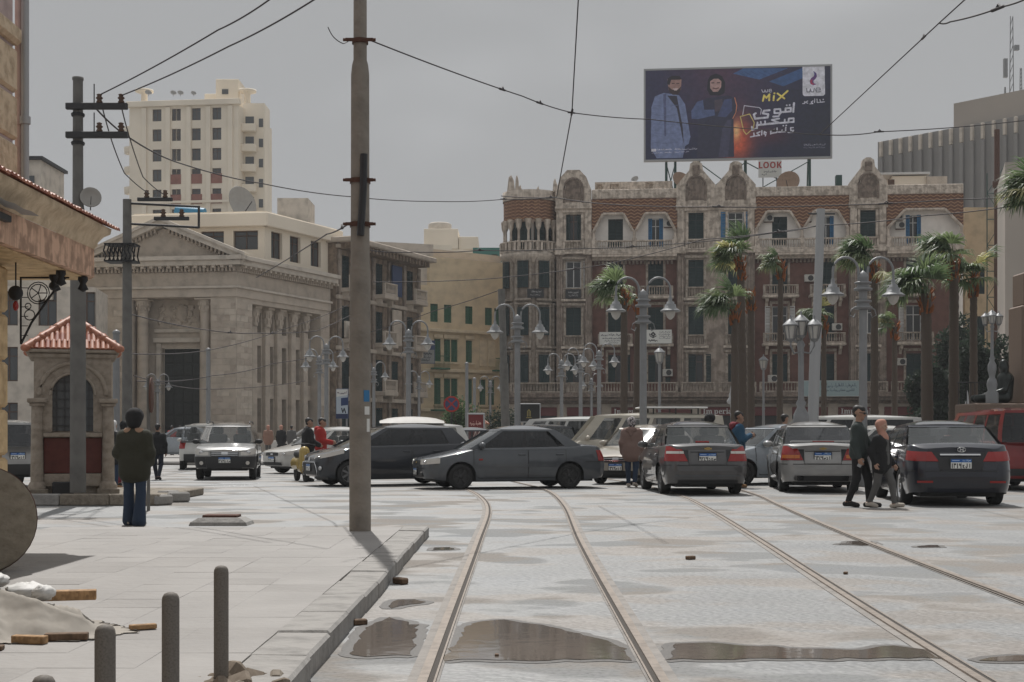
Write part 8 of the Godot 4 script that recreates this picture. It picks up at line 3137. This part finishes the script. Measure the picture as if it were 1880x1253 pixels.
# ------------------------------------------------------------------ people: smooth skins round a skeleton
# bones: [from, to, radius at from, radius at to]; meshed as surface nets of their joined distance field
func skin(mb: MB, bones: Array, cell: float, k: float, scale := 1.0) -> void:
	var lo := Vector3(1e9, 1e9, 1e9)
	var hi := -lo
	for b in bones:
		var r: float = maxf(b[2], b[3]) + cell * 2
		for q in [b[0], b[1]]:
			lo = lo.min(q - Vector3.ONE * r)
			hi = hi.max(q + Vector3.ONE * r)
	var nx := int((hi.x - lo.x) / cell) + 2
	var ny := int((hi.y - lo.y) / cell) + 2
	var nz := int((hi.z - lo.z) / cell) + 2
	var f := PackedFloat32Array()
	f.resize(nx * ny * nz)
	f.fill(1.0)
	for b in bones:
		var a: Vector3 = b[0]
		var ab: Vector3 = b[1] - a
		var r0: float = b[2]
		var dr: float = b[3] - r0
		var l2 := maxf(ab.length_squared(), 1e-9)
		var e := maxf(b[2], b[3]) + k + cell * 1.6
		var mn: Vector3 = (a.min(b[1]) - Vector3.ONE * e - lo) / cell
		var mx: Vector3 = (a.max(b[1]) + Vector3.ONE * e - lo) / cell
		for iz in range(maxi(0, int(mn.z)), mini(nz, int(mx.z) + 2)):
			for iy in range(maxi(0, int(mn.y)), mini(ny, int(mx.y) + 2)):
				var row := (iz * ny + iy) * nx
				for ix in range(maxi(0, int(mn.x)), mini(nx, int(mx.x) + 2)):
					var p := lo + Vector3(ix, iy, iz) * cell - a
					var t := clampf(p.dot(ab) / l2, 0.0, 1.0)
					var d := (p - ab * t).length() - (r0 + dr * t)
					var o := f[row + ix]
					var h := maxf(k - absf(o - d), 0.0) / k
					f[row + ix] = minf(o, d) - h * h * k * 0.25
	var at := PackedInt32Array()
	at.resize(nx * ny * nz)
	at.fill(-1)
	var base := mb.v.size()
	var sx := 1
	var sy := nx
	var sz := nx * ny
	var cells := PackedInt32Array()
	for iz in nz - 1:
		for iy in ny - 1:
			for ix in nx - 1:
				var i := iz * sz + iy * sy + ix
				var n := int(f[i] < 0) + int(f[i + 1] < 0) + int(f[i + sy] < 0) + int(f[i + sy + 1] < 0) + int(f[i + sz] < 0) + int(f[i + sz + 1] < 0) + int(f[i + sz + sy] < 0) + int(f[i + sz + sy + 1] < 0)
				if n == 0 or n == 8:
					continue
				var sum := Vector3.ZERO
				var cnt := 0
				for q in 12:
					var ax := q / 4
					var u := q % 2
					var w := (q / 2) % 2
					var c0 := Vector3i(0, u, w) if ax == 0 else (Vector3i(u, 0, w) if ax == 1 else Vector3i(u, w, 0))
					var j := i + c0.x + c0.y * sy + c0.z * sz
					var step := sx if ax == 0 else (sy if ax == 1 else sz)
					var d0 := f[j]
					var d1 := f[j + step]
					if (d0 < 0) == (d1 < 0):
						continue
					var t := d0 / (d0 - d1)
					var p := Vector3(c0)
					p[ax] += t
					sum += p
					cnt += 1
				at[i] = mb.v.size()
				cells.append(i)
				mb.v.append(mb.xf * ((lo + (Vector3(ix, iy, iz) + sum / cnt) * cell) * scale))
				mb.n.append(Vector3.ZERO)
				mb.uv.append(Vector2.ZERO)
				mb.c.append(mb.col)
	for i in cells:
		for ax in 3:
			var step := sx if ax == 0 else (sy if ax == 1 else sz)
			var s1 := sy if ax == 0 else (sz if ax == 1 else sx)
			var s2 := sz if ax == 0 else (sx if ax == 1 else sy)
			if i + step >= f.size() or (f[i] < 0) == (f[i + step] < 0) or i - s1 - s2 < 0:
				continue
			var q0 := at[i]
			var q1 := at[i - s1]
			var q2 := at[i - s1 - s2]
			var q3 := at[i - s2]
			if q0 < 0 or q1 < 0 or q2 < 0 or q3 < 0:
				continue
			if f[i] < 0:
				var s := q1
				q1 = q3
				q3 = s
			var nn := (mb.v[q2] - mb.v[q0]).cross(mb.v[q1] - mb.v[q0]) + (mb.v[q3] - mb.v[q0]).cross(mb.v[q2] - mb.v[q0])
			for q in [q0, q1, q2, q3]:
				mb.n[q] += nn
			mb.ix.append_array(PackedInt32Array([q0, q1, q2, q0, q2, q3]))
	for q in range(base, mb.v.size()):
		mb.n[q] = mb.n[q].normalized() if mb.n[q].length_squared() > 0 else Vector3.UP

func grow(bones: Array, by: float) -> Array:
	var out := []
	for b in bones:
		out.append([b[0], b[1], b[2] + by, b[3] + by])
	return out

# joints of a standing figure 1.75 m tall that faces +z (its own left is +x)
func figure(pose: Dictionary) -> Dictionary:
	var j := {"pelvis": Vector3(0, 0.95, 0), "chest": Vector3(0, 1.28, 0), "neck": Vector3(0, 1.45, -0.01), "head": Vector3(0, 1.62, 0.015)}
	for s in [-1.0, 1.0]:
		var k := "l" if s > 0 else "r"
		j["sh" + k] = Vector3(s * 0.165, 1.365, 0)
		j["el" + k] = Vector3(s * 0.235, 1.11, -0.03)
		j["wr" + k] = Vector3(s * 0.24, 0.87, 0.05)
		j["hip" + k] = Vector3(s * 0.09, 0.92, 0)
		j["kn" + k] = Vector3(s * 0.10, 0.50, 0.02)
		j["an" + k] = Vector3(s * 0.105, 0.085, -0.02)
		j["toe" + k] = Vector3(s * 0.125, 0.035, 0.15)
	j.merge(pose, true)
	return j

func hand_bones(w: Vector3, dir: Vector3, inward: Vector3, curl: float) -> Array:
	var d := dir.normalized()
	var n := inward.normalized()
	var side := d.cross(n).normalized()
	var palm := w + d * 0.055
	var out := [[w, palm, 0.026, 0.030], [palm + side * 0.018, palm + d * 0.03 + side * 0.024, 0.020, 0.016], [palm - side * 0.018, palm + d * 0.03 - side * 0.022, 0.020, 0.016]]
	for i in 4:
		var a := palm + d * 0.032 + side * (0.033 - 0.022 * i)
		var l: float = [0.036, 0.043, 0.040, 0.030][i]
		var m := a + (d + n * curl * 0.5).normalized() * l
		out.append([a, m, 0.0092, 0.0085])
		out.append([m, m + (d * (1.0 - curl) + n * curl).normalized() * l * 0.9, 0.0085, 0.007])
	var th := w + d * 0.03 + side * 0.03
	var tm := th + (d * 0.6 + side * 0.7 + n * 0.3).normalized() * 0.04
	out.append([th, tm, 0.012, 0.011])
	out.append([tm, tm + (d + n * 0.6).normalized() * 0.03, 0.011, 0.008])
	return out

# look: top, legs, shoes, hair, skin; options hood, scarf, long coat, beard, cap
func person(label: String, at: Vector3, turn: float, height: float, pose: Dictionary, look: Dictionary, cell := 0.024) -> Node3D:
	var o := thing("person", label, "person", at, turn, look.get("group", ""))
	var j := figure(pose)
	var s := height / 1.75
	var fine := cell < 0.03
	var L := {}
	for k in ["l", "r"]:
		var side := 1.0 if k == "l" else -1.0
		L["arm" + k] = [[j["sh" + k], j["el" + k], 0.056, 0.042], [j["el" + k], j["wr" + k], 0.042, 0.027]]
		L["leg" + k] = [[j["hip" + k], j["kn" + k], 0.088, 0.058], [j["kn" + k], j["an" + k], 0.058, 0.036]]
		L["foot" + k] = [[j["an" + k] + Vector3(0, -0.03, 0), j["toe" + k], 0.04, 0.032], [j["an" + k] + Vector3(0, -0.04, 0), j["an" + k] + (j["an" + k] - j["toe" + k]) * Vector3(0.35, 0, 0.35) + Vector3(0, -0.045, 0), 0.036, 0.034]]
	var fw: Vector3 = look.get("face", Vector3(0, 0, 1))
	fw = fw.normalized()
	var sd := Vector3.UP.cross(fw)
	var hd: Vector3 = j.head
	var torso := []
	for q in [-1.0, 1.0]:
		torso.append([j.pelvis + Vector3(q * 0.07, 0.0, 0), j.chest + Vector3(q * 0.085, 0.0, 0), 0.105, 0.11])
		torso.append([j.chest + Vector3(q * 0.07, 0.02, 0), j["sh" + ("l" if q > 0 else "r")], 0.09, 0.062])
	torso.append([j.chest, j.neck + Vector3(0, -0.03, 0), 0.105, 0.06])
	var neck := [[j.neck + Vector3(0, -0.04, 0), hd + Vector3(0, -0.07, 0) - fw * 0.005, 0.056, 0.052]]
	var head := [[hd + Vector3(0, 0.035, 0) - fw * 0.02, hd + Vector3(0, 0.02, 0), 0.088, 0.082], [hd + Vector3(0, -0.02, 0) + fw * 0.03, hd + Vector3(0, -0.085, 0) + fw * 0.045, 0.062, 0.036], [hd + Vector3(0, 0.05, 0) + fw * 0.03, hd + Vector3(0, 0.02, 0) + fw * 0.035, 0.06, 0.05]]
	# one continuous body
	var body := MB.new()
	skin(body, torso + neck + [[hd, hd + Vector3(0, -0.03, 0), 0.07, 0.06]] + L.arml + L.armr + L.legl + L.legr + L.footl + L.footr, cell * 1.2, 0.05, s)
	var hf := head.duplicate()
	if fine:
		hf.append([hd + fw * 0.088 + Vector3(0, 0.005, 0), hd + fw * 0.106 + Vector3(0, -0.03, 0), 0.010, 0.015])
		for q in [-1.0, 1.0]:
			hf.append([hd + sd * q * 0.084 + Vector3(0, 0.01, 0) - fw * 0.01, hd + sd * q * 0.080 + Vector3(0, -0.03, 0), 0.016, 0.011])
			hf.append([hd + fw * 0.082 + sd * q * 0.018 + Vector3(0, 0.028, 0), hd + fw * 0.074 + sd * q * 0.045 + Vector3(0, 0.028, 0), 0.011, 0.010])
	skin(body, hf + neck, 0.010 if fine else cell * 0.8, 0.022, s)
	for k in ["l", "r"]:
		var q := 1.0 if k == "l" else -1.0
		var dir: Vector3 = j["wr" + k] - j["el" + k]
		skin(body, hand_bones(j["wr" + k], look.get("hand_" + k, dir), look.get("palm_" + k, Vector3(-q, 0, 0.3)), look.get("curl", 0.45)), 0.0075 if fine else 0.016, 0.008, s)
	obj(body, "body", M[look.get("skin", "skin")], o)
	if fine:
		for q in [-1.0, 1.0]:
			var e := MB.new()
			e.ball((hd + fw * 0.083 + sd * q * 0.032 + Vector3(0, 0.008, 0)) * s, 0.012, 0.008, 0.010, 8)
			obj(e, "eye", M.hair_black, o)
		var mo := MB.new()
		var mp := hd + fw * 0.089 + Vector3(0, -0.062, 0)
		mo.cyl((mp - sd * 0.022) * s, (mp + sd * 0.022) * s, 0.005, 0.005, 6)
		obj(mo, "mouth", M.lip, o)
	# clothes
	var puff: float = look.get("puff", 0.018)
	var top := grow(torso + L.arml + L.armr, puff)
	if look.get("hem", 0.0) != 0.0:
		for q in [-1.0, 1.0]:
			top.append([j.pelvis + Vector3(q * 0.07, 0.05, 0), j.pelvis + Vector3(q * 0.075, -look.hem, 0), 0.12 + puff, 0.125 + puff])
	var tm := MB.new()
	skin(tm, top, cell, 0.05, s)
	var tn := obj(tm, look.get("top_name", "jacket"), M[look.top], o)
	if look.has("stripes"):
		for i in 4:
			var y: float = j.pelvis.y - 0.02 + i * 0.06
			var st := MB.new()
			var ring := []
			for q in 13:
				var a := PI * (q / 12.0)
				ring.append(Vector3(cos(a) * (0.19 + puff), y, sin(a) * (0.115 + puff)) * s)
			st.tube(ring, 0.011, 5)
			obj(st, "stripe", M[look.stripes], tn)
	if look.has("front"):
		var fm := MB.new()
		skin(fm, grow([[j.pelvis + Vector3(0, -0.04, 0.03), j.chest + Vector3(0, 0.05, 0.025), 0.105, 0.095]], puff), cell, 0.04, s)
		obj(fm, "shirt", M[look.front], o)
	var lg := MB.new()
	var legs: Array = L.legl + L.legr
	if look.has("flare"):
		for k in ["l", "r"]:
			legs = legs + [[j["kn" + k], j["an" + k] + Vector3(0, -0.02, 0), 0.05, 0.062 + look.flare]]
	skin(lg, grow(legs, 0.016) + [[j.pelvis + Vector3(-0.06, 0, 0), j.pelvis + Vector3(0.06, 0, 0), 0.125, 0.125]], cell, 0.03, s)
	obj(lg, "trousers", M[look.legs], o)
	for k in ["l", "r"]:
		var sm := MB.new()
		skin(sm, grow(L["foot" + k], 0.012), cell * 0.7, 0.02, s)
		obj(sm, "shoe", M[look.shoes], o)
	if look.has("hair"):
		var hm := MB.new()
		skin(hm, [[hd + Vector3(0, 0.055, 0) - fw * 0.035, hd + Vector3(0, 0.06, 0) + fw * 0.03, 0.086, 0.072], [hd + Vector3(0, 0.05, 0) - fw * 0.05, hd + Vector3(0, -0.03, 0) - fw * 0.06, 0.075, 0.05]], 0.014, 0.02, s)
		obj(hm, "hair", M[look.hair], o)
	if look.has("beanie"):
		var hm := MB.new()
		skin(hm, [[hd + Vector3(0, 0.06, 0) - fw * 0.03, hd + Vector3(0, 0.07, 0) + fw * 0.02, 0.135, 0.128], [hd + Vector3(0, 0.02, 0) - fw * 0.04, hd - fw * 0.045 + Vector3(0, -0.02, 0), 0.124, 0.116]], 0.016, 0.02, s)
		obj(hm, "knitted_hat", M[look.beanie], o)
	if look.has("scarf"):
		var hm := MB.new()
		skin(hm, [[hd + Vector3(0, 0.05, 0) - fw * 0.03, hd + Vector3(0, 0.065, 0) - fw * 0.002, 0.105, 0.088], [hd + Vector3(0, 0.03, 0) - fw * 0.045, hd + Vector3(0, -0.06, 0) - fw * 0.03, 0.10, 0.085], [hd + Vector3(0, -0.11, 0) + fw * 0.0, j.neck + Vector3(0, -0.05, 0) + fw * 0.03, 0.07, 0.125], [j.neck + Vector3(0, -0.02, 0) + fw * 0.05, j.chest + Vector3(0, 0.04, 0) + fw * 0.10, 0.08, 0.05]], 0.016, 0.03, s)
		obj(hm, "headscarf", M[look.scarf], o)
	if look.has("collar"):
		var hm := MB.new()
		skin(hm, [[j.neck + Vector3(-0.10, 0.0, -0.03), j.neck + Vector3(0.10, 0.0, -0.03), 0.06, 0.06], [j.neck + Vector3(-0.10, -0.02, -0.02), j.neck + Vector3(-0.06, -0.06, 0.09), 0.05, 0.045], [j.neck + Vector3(0.10, -0.02, -0.02), j.neck + Vector3(0.06, -0.06, 0.09), 0.05, 0.045]], 0.018, 0.03, s)
		obj(hm, "collar", M[look.collar], o)
	if look.has("hood"):
		var hm := MB.new()
		skin(hm, [[j.neck + Vector3(-0.07, -0.02, -0.09), j.neck + Vector3(0.07, -0.02, -0.09), 0.075, 0.075], [j.neck + Vector3(0, -0.02, -0.10), j.neck + Vector3(0, -0.14, -0.13), 0.08, 0.05]], 0.018, 0.03, s)
		obj(hm, "hood", M[look.hood], o)
	if look.has("glasses"):
		var g := MB.new()
		for q in [-1.0, 1.0]:
			g.ball((hd + fw * 0.092 + sd * q * 0.034 + Vector3(0, 0.008, 0)) * s, 0.030, 0.022, 0.024, 10)
			g.cyl((hd + fw * 0.085 + sd * q * 0.062 + Vector3(0, 0.012, 0)) * s, (hd + sd * q * 0.088 + Vector3(0, 0.012, 0)) * s, 0.006, 0.006, 5)
		obj(g, "sunglasses", M.black_paint, o)
	o.set_meta("joints", j)
	return o

func held(called: String, label: String, category: String, who: Node3D, height: float, at: Vector3, size: Vector3, tilt: Vector3, m: Material) -> void:
	var t := who.transform * at * 1.0
	var o := thing(called, label, category, who.transform * (at * height / 1.75), who.rotation.y)
	var mb := MB.new()
	mb.xf = Transform3D(Basis.from_euler(tilt), Vector3.ZERO)
	mb.cbx(-size.x / 2, size.x / 2, -size.y / 2, size.y / 2, -size.z / 2, size.z / 2, minf(size.z * 0.3, 0.01))
	obj(mb, "body", m, o)

func make_people() -> void:
	mat("lip", 0.22, 0.07, 0.06, 0.6)
	var back := Vector3(0, 0, 1)
	var p: Node3D
	# woman walking away along the footway
	p = person("woman in olive padded jacket, black knitted hat and flared jeans walking away", Vector3(-5.44, 0, -20.4), PI - 0.08, 1.64, {"wrl": Vector3(0.20, 0.98, 0.14), "ell": Vector3(0.245, 1.12, -0.03), "wrr": Vector3(-0.20, 0.98, 0.14), "elr": Vector3(-0.245, 1.12, -0.03), "anr": Vector3(-0.09, 0.085, -0.06), "toer": Vector3(-0.11, 0.035, 0.10), "knr": Vector3(-0.10, 0.5, 0.0), "anl": Vector3(0.11, 0.10, 0.08), "toel": Vector3(0.13, 0.04, 0.25)}, {"top": "olive_cloth", "puff": 0.048, "hem": 0.13, "legs": "denim", "flare": 0.03, "shoes": "shoe_pale", "beanie": "black_cloth", "collar": "fur_cream"}, 0.022)
	# couple crossing
	p = person("man in dark green jacket, black trousers and sunglasses crossing the road", gd(1577, 25.7), PI / 2 - 0.45, 1.84, {"anl": Vector3(0.09, 0.085, 0.16), "toel": Vector3(0.11, 0.035, 0.33), "knl": Vector3(0.09, 0.50, 0.14), "anr": Vector3(-0.09, 0.10, -0.16), "toer": Vector3(-0.10, 0.035, 0.0), "knr": Vector3(-0.09, 0.50, -0.02), "wrr": Vector3(-0.27, 0.86, 0.06), "ell": Vector3(0.27, 1.12, 0.08), "wrl": Vector3(0.30, 0.98, 0.26)}, {"top": "grey_green_cloth", "puff": 0.022, "hem": 0.02, "legs": "black_cloth", "shoes": "shoe_dark", "hair": "hair_black", "glasses": 1, "face": Vector3(0.05, -0.12, 1), "curl": 0.7}, 0.022)
	held("mobile_phone", "pale mobile phone in the hand of the man in sunglasses", "phone", p, 1.84, Vector3(-0.27, 0.76, 0.09), Vector3(0.012, 0.15, 0.075), Vector3(0.5, 0, 0), M.lamp_pale)
	p = person("woman in pink headscarf, black cardigan and striped top beside the man in sunglasses", gd(1619, 25.5), PI / 2 - 0.75, 1.58, {"anl": Vector3(0.08, 0.085, 0.24), "toel": Vector3(0.10, 0.06, 0.41), "knl": Vector3(0.08, 0.50, 0.18), "anr": Vector3(-0.08, 0.11, -0.22), "toer": Vector3(-0.09, 0.035, -0.07), "knr": Vector3(-0.08, 0.50, -0.05), "wrl": Vector3(0.25, 0.88, 0.12), "elr": Vector3(-0.25, 1.12, -0.10), "wrr": Vector3(-0.24, 0.90, -0.02)}, {"top": "black_cloth", "puff": 0.030, "hem": 0.14, "legs": "grey_cloth", "shoes": "shoe_pale", "scarf": "pink_scarf", "front": "grey_cloth", "stripes": "black_cloth", "skin": "skin_light"}, 0.022)
	# man in blue looking at his phone
	p = person("man in blue jacket with red hood looking at a phone between two saloons", gd(1354, 35.2), PI / 2 + 0.15, 1.90, {"ell": Vector3(0.24, 1.10, 0.06), "wrl": Vector3(0.10, 1.17, 0.30), "elr": Vector3(-0.24, 1.10, 0.06), "wrr": Vector3(-0.08, 1.20, 0.28), "head": Vector3(0, 1.61, 0.05)}, {"top": "blue_cloth", "puff": 0.035, "hem": 0.03, "legs": "dark_denim", "shoes": "shoe_tan", "hair": "hair_black", "hood": "maroon_cloth", "collar": "maroon_cloth", "face": Vector3(0, -0.45, 1), "hand_l": Vector3(-0.3, 0.2, 1), "hand_r": Vector3(0.3, 0.2, 1), "curl": 0.75})
	held("mobile_phone", "dark mobile phone held by the man in the blue jacket", "phone", p, 1.90, Vector3(0.02, 1.24, 0.40), Vector3(0.075, 0.15, 0.012), Vector3(-0.8, 0, 0), M.black_paint)
	# woman in mauve behind the grey saloon
	person("woman in mauve hooded coat and printed headscarf walking beside the grey saloon", gd(1160, 35.7), PI - 0.25, 1.76, {"anl": Vector3(0.10, 0.085, 0.12), "toel": Vector3(0.12, 0.035, 0.28), "anr": Vector3(-0.10, 0.12, -0.16), "toer": Vector3(-0.12, 0.04, -0.02)}, {"top": "mauve_cloth", "puff": 0.045, "hem": 0.16, "legs": "denim", "shoes": "shoe_pale", "scarf": "print_scarf", "hood": "mauve_cloth"})
	# two men and the scooter by the hatchback
	person("man in black jacket astride the yellow scooter, turned to the hatchback", Vector3(-5.83, 0, -40.4), PI / 2 + 0.35, 1.80, {"hipl": Vector3(0.12, 0.92, 0), "knl": Vector3(0.24, 0.52, 0.10), "anl": Vector3(0.27, 0.085, 0.02), "toel": Vector3(0.30, 0.035, 0.18), "knr": Vector3(-0.22, 0.50, 0.08), "anr": Vector3(-0.27, 0.085, -0.08), "toer": Vector3(-0.30, 0.035, 0.08), "elr": Vector3(-0.25, 1.10, 0.06), "wrr": Vector3(-0.14, 1.0, 0.28), "head": Vector3(0, 1.61, 0.05)}, {"top": "black_cloth", "puff": 0.045, "hem": 0.04, "legs": "dark_denim", "shoes": "shoe_dark", "hair": "hair_black", "collar": "grey_cloth", "face": Vector3(0, -0.35, 1)})
	p = person("man in red jacket counting notes beside the scooter rider", Vector3(-5.62, 0, -41.6), PI / 2 + 0.05, 1.82, {"ell": Vector3(0.24, 1.10, 0.04), "wrl": Vector3(0.14, 1.04, 0.30), "elr": Vector3(-0.24, 1.10, 0.04), "wrr": Vector3(-0.10, 1.06, 0.30), "head": Vector3(0, 1.61, 0.05)}, {"top": "red_cloth", "puff": 0.04, "hem": 0.04, "legs": "dark_denim", "shoes": "shoe_dark", "hair": "hair_black", "hood": "red_cloth", "face": Vector3(0, -0.25, 1), "curl": 0.7})
	held("bank_notes", "small fold of pale bank notes in the hands of the man in red", "paper", p, 1.82, Vector3(0.02, 1.08, 0.40), Vector3(0.14, 0.08, 0.01), Vector3(-0.6, 0, 0), M.shoe_pale)
	# man in black beyond the kiosk, two women at the kiosk
	person("man in black walking away past the kiosk", gd(289, 41.5), PI, 1.64, {"anl": Vector3(0.09, 0.085, 0.22), "toel": Vector3(0.11, 0.035, 0.38), "anr": Vector3(-0.09, 0.11, -0.22), "toer": Vector3(-0.10, 0.035, -0.07)}, {"top": "black_cloth", "puff": 0.035, "hem": 0.03, "legs": "dark_denim", "shoes": "shoe_dark", "hair": "hair_black"})
	person("woman in white headscarf and dark coat beside the kiosk pillar", gd(207, 34.5), PI - 0.5, 1.66, {}, {"top": "black_cloth", "puff": 0.035, "hem": 0.2, "legs": "denim", "shoes": "shoe_tan", "scarf": "white_cloth"})
	person("woman with dark headscarf walking between kiosk and olive jacket", gd(226, 36.5), PI + 0.5, 1.66, {}, {"top": "dark_denim", "puff": 0.035, "hem": 0.25, "legs": "maroon_cloth", "shoes": "shoe_dark", "scarf": "black_cloth"})
	# onlookers among the cars
	person("balding man in dark jacket standing behind the silver saloon", gd(1441, 41.2), PI / 2 + 0.6, 1.92, {}, {"top": "grey_green_cloth", "legs": "dark_denim", "shoes": "shoe_dark", "hair": "hair_black"}, 0.03)
	person("person in black hood behind the grey saloon roof", gd(1303, 43.0), PI / 2, 1.90, {}, {"top": "black_cloth", "legs": "dark_denim", "shoes": "shoe_dark", "beanie": "black_cloth"}, 0.03)
	person("person in white shirt under the round prohibition sign", gd(824, 58.0), PI, 1.72, {}, {"top": "white_cloth", "legs": "dark_denim", "shoes": "shoe_dark", "hair": "hair_black"}, 0.035)
	# walkers on the island
	var far := [[442, 77, "tan_cloth", "dark_denim", "hair", "walker in tan beside a dark companion on the island"], [451, 80, "black_cloth", "dark_denim", "hair", "walker in black close to one in tan on the island"], [492, 79, "tan_cloth", "grey_cloth", "scarf", "woman in tan coat and pale scarf on the island"], [516, 78, "black_cloth", "black_cloth", "scarf", "woman in long black coat on the island"], [535, 80, "grey_cloth", "dark_denim", "hair", "walker in grey with a rucksack on the island"], [315, 82, "red_cloth", "dark_denim", "hair", "walker in red before the bank door"], [330, 83, "grey_cloth", "dark_denim", "hair", "walker in grey before the bank door"]]
	for q in far:
		var look := {"top": q[2], "legs": q[3], "shoes": "shoe_dark", "puff": 0.04, "hem": 0.18, "group": "walkers on the island"}
		look[q[4]] = "hair_black" if q[4] == "hair" else "pink_scarf"
		var g := gd(q[0], q[1])
		person(q[5], Vector3(g.x, 0.16, g.z), PI, 1.70, {"anl": Vector3(0.09, 0.085, 0.2), "toel": Vector3(0.11, 0.035, 0.36), "anr": Vector3(-0.09, 0.11, -0.2), "toer": Vector3(-0.10, 0.035, -0.05)}, look, 0.04)
	make_scooter()
	# seated bronze figure of the monument
	var mo: Node3D = get_node("monument")
	var f := MB.new()
	skin(f, [[Vector3(0, 0, 0), Vector3(0.03, 0.55, 0), 0.26, 0.28], [Vector3(0.03, 0.6, -0.25), Vector3(0.03, 0.6, 0.25), 0.14, 0.14], [Vector3(0.0, 0.72, 0), Vector3(0.0, 0.95, 0), 0.10, 0.09], [Vector3(-0.02, 1.0, 0), Vector3(-0.02, 1.08, 0), 0.17, 0.15], [Vector3(-0.02, 0.9, -0.1), Vector3(-0.02, 0.9, 0.1), 0.12, 0.12], [Vector3(0, -0.05, 0.16), Vector3(-0.95, -0.08, 0.18), 0.16, 0.13], [Vector3(0, -0.05, -0.16), Vector3(-0.95, -0.08, -0.18), 0.16, 0.13], [Vector3(0.02, 0.55, 0.28), Vector3(-0.1, 0.2, 0.32), 0.09, 0.08], [Vector3(-0.1, 0.2, 0.32), Vector3(-0.6, 0.06, 0.2), 0.08, 0.06], [Vector3(0.02, 0.55, -0.28), Vector3(-0.1, 0.2, -0.32), 0.09, 0.08], [Vector3(-0.1, 0.2, -0.32), Vector3(-0.6, 0.06, -0.2), 0.08, 0.06]], 0.04, 0.06)
	obj(f, "seated_figure", M.statue_bronze, mo, T(-0.42, 2.60, 0.0))

func make_scooter() -> void:
	var o := thing("motor_scooter", "old yellow scooter half hidden by the hatchback nose", "scooter", Vector3(-5.98, 0, -40.2), 0.35)
	for z in [-0.62, 0.62]:
		var w := MB.new()
		w.xf = Transform3D(Basis(Vector3.FORWARD, PI / 2), Vector3(0, 0.25, z))
		w.lathe([[0.13, -0.05], [0.24, -0.055], [0.26, 0], [0.24, 0.055], [0.13, 0.05], [0.02, 0.06], [0.001, 0.06]], 20)
		w.lathe([[0.13, -0.05], [0.02, -0.06], [0.001, -0.06]], 20)
		obj(w, "wheel", M.tyre, o)
	var b := MB.new()
	skin(b, [[Vector3(0, 0.5, -0.6), Vector3(0, 0.52, -0.15), 0.20, 0.16], [Vector3(0, 0.34, -0.1), Vector3(0, 0.34, 0.35), 0.10, 0.10], [Vector3(0, 0.4, 0.42), Vector3(0, 0.85, 0.40), 0.17, 0.15]], 0.03, 0.08)
	obj(b, "bodywork", M.paint_yellow, o)
	var s := MB.new()
	skin(s, [[Vector3(0, 0.76, -0.65), Vector3(0, 0.76, -0.05), 0.10, 0.09]], 0.03, 0.03)
	obj(s, "saddle", M.black_paint, o)
	var h := MB.new()
	h.tube([Vector3(-0.34, 1.02, 0.28), Vector3(-0.15, 1.06, 0.36), Vector3(0.15, 1.06, 0.36), Vector3(0.34, 1.02, 0.28)], 0.02, 6)
	h.cyl(Vector3(0, 0.25, 0.62), Vector3(0, 1.05, 0.36), 0.03, 0.03, 8)
	obj(h, "handlebar", M.dark_iron, o)

func _ready() -> void:
	make_materials()
	make_camera_and_light()
	make_ground()
	make_rails()
	make_long_building()
	make_town()
	make_canopy_building()
	make_kiosk()
	make_lamps()
	make_poles()
	make_plants()
	make_vehicles()
	make_people()
	make_small()
	make_wires()
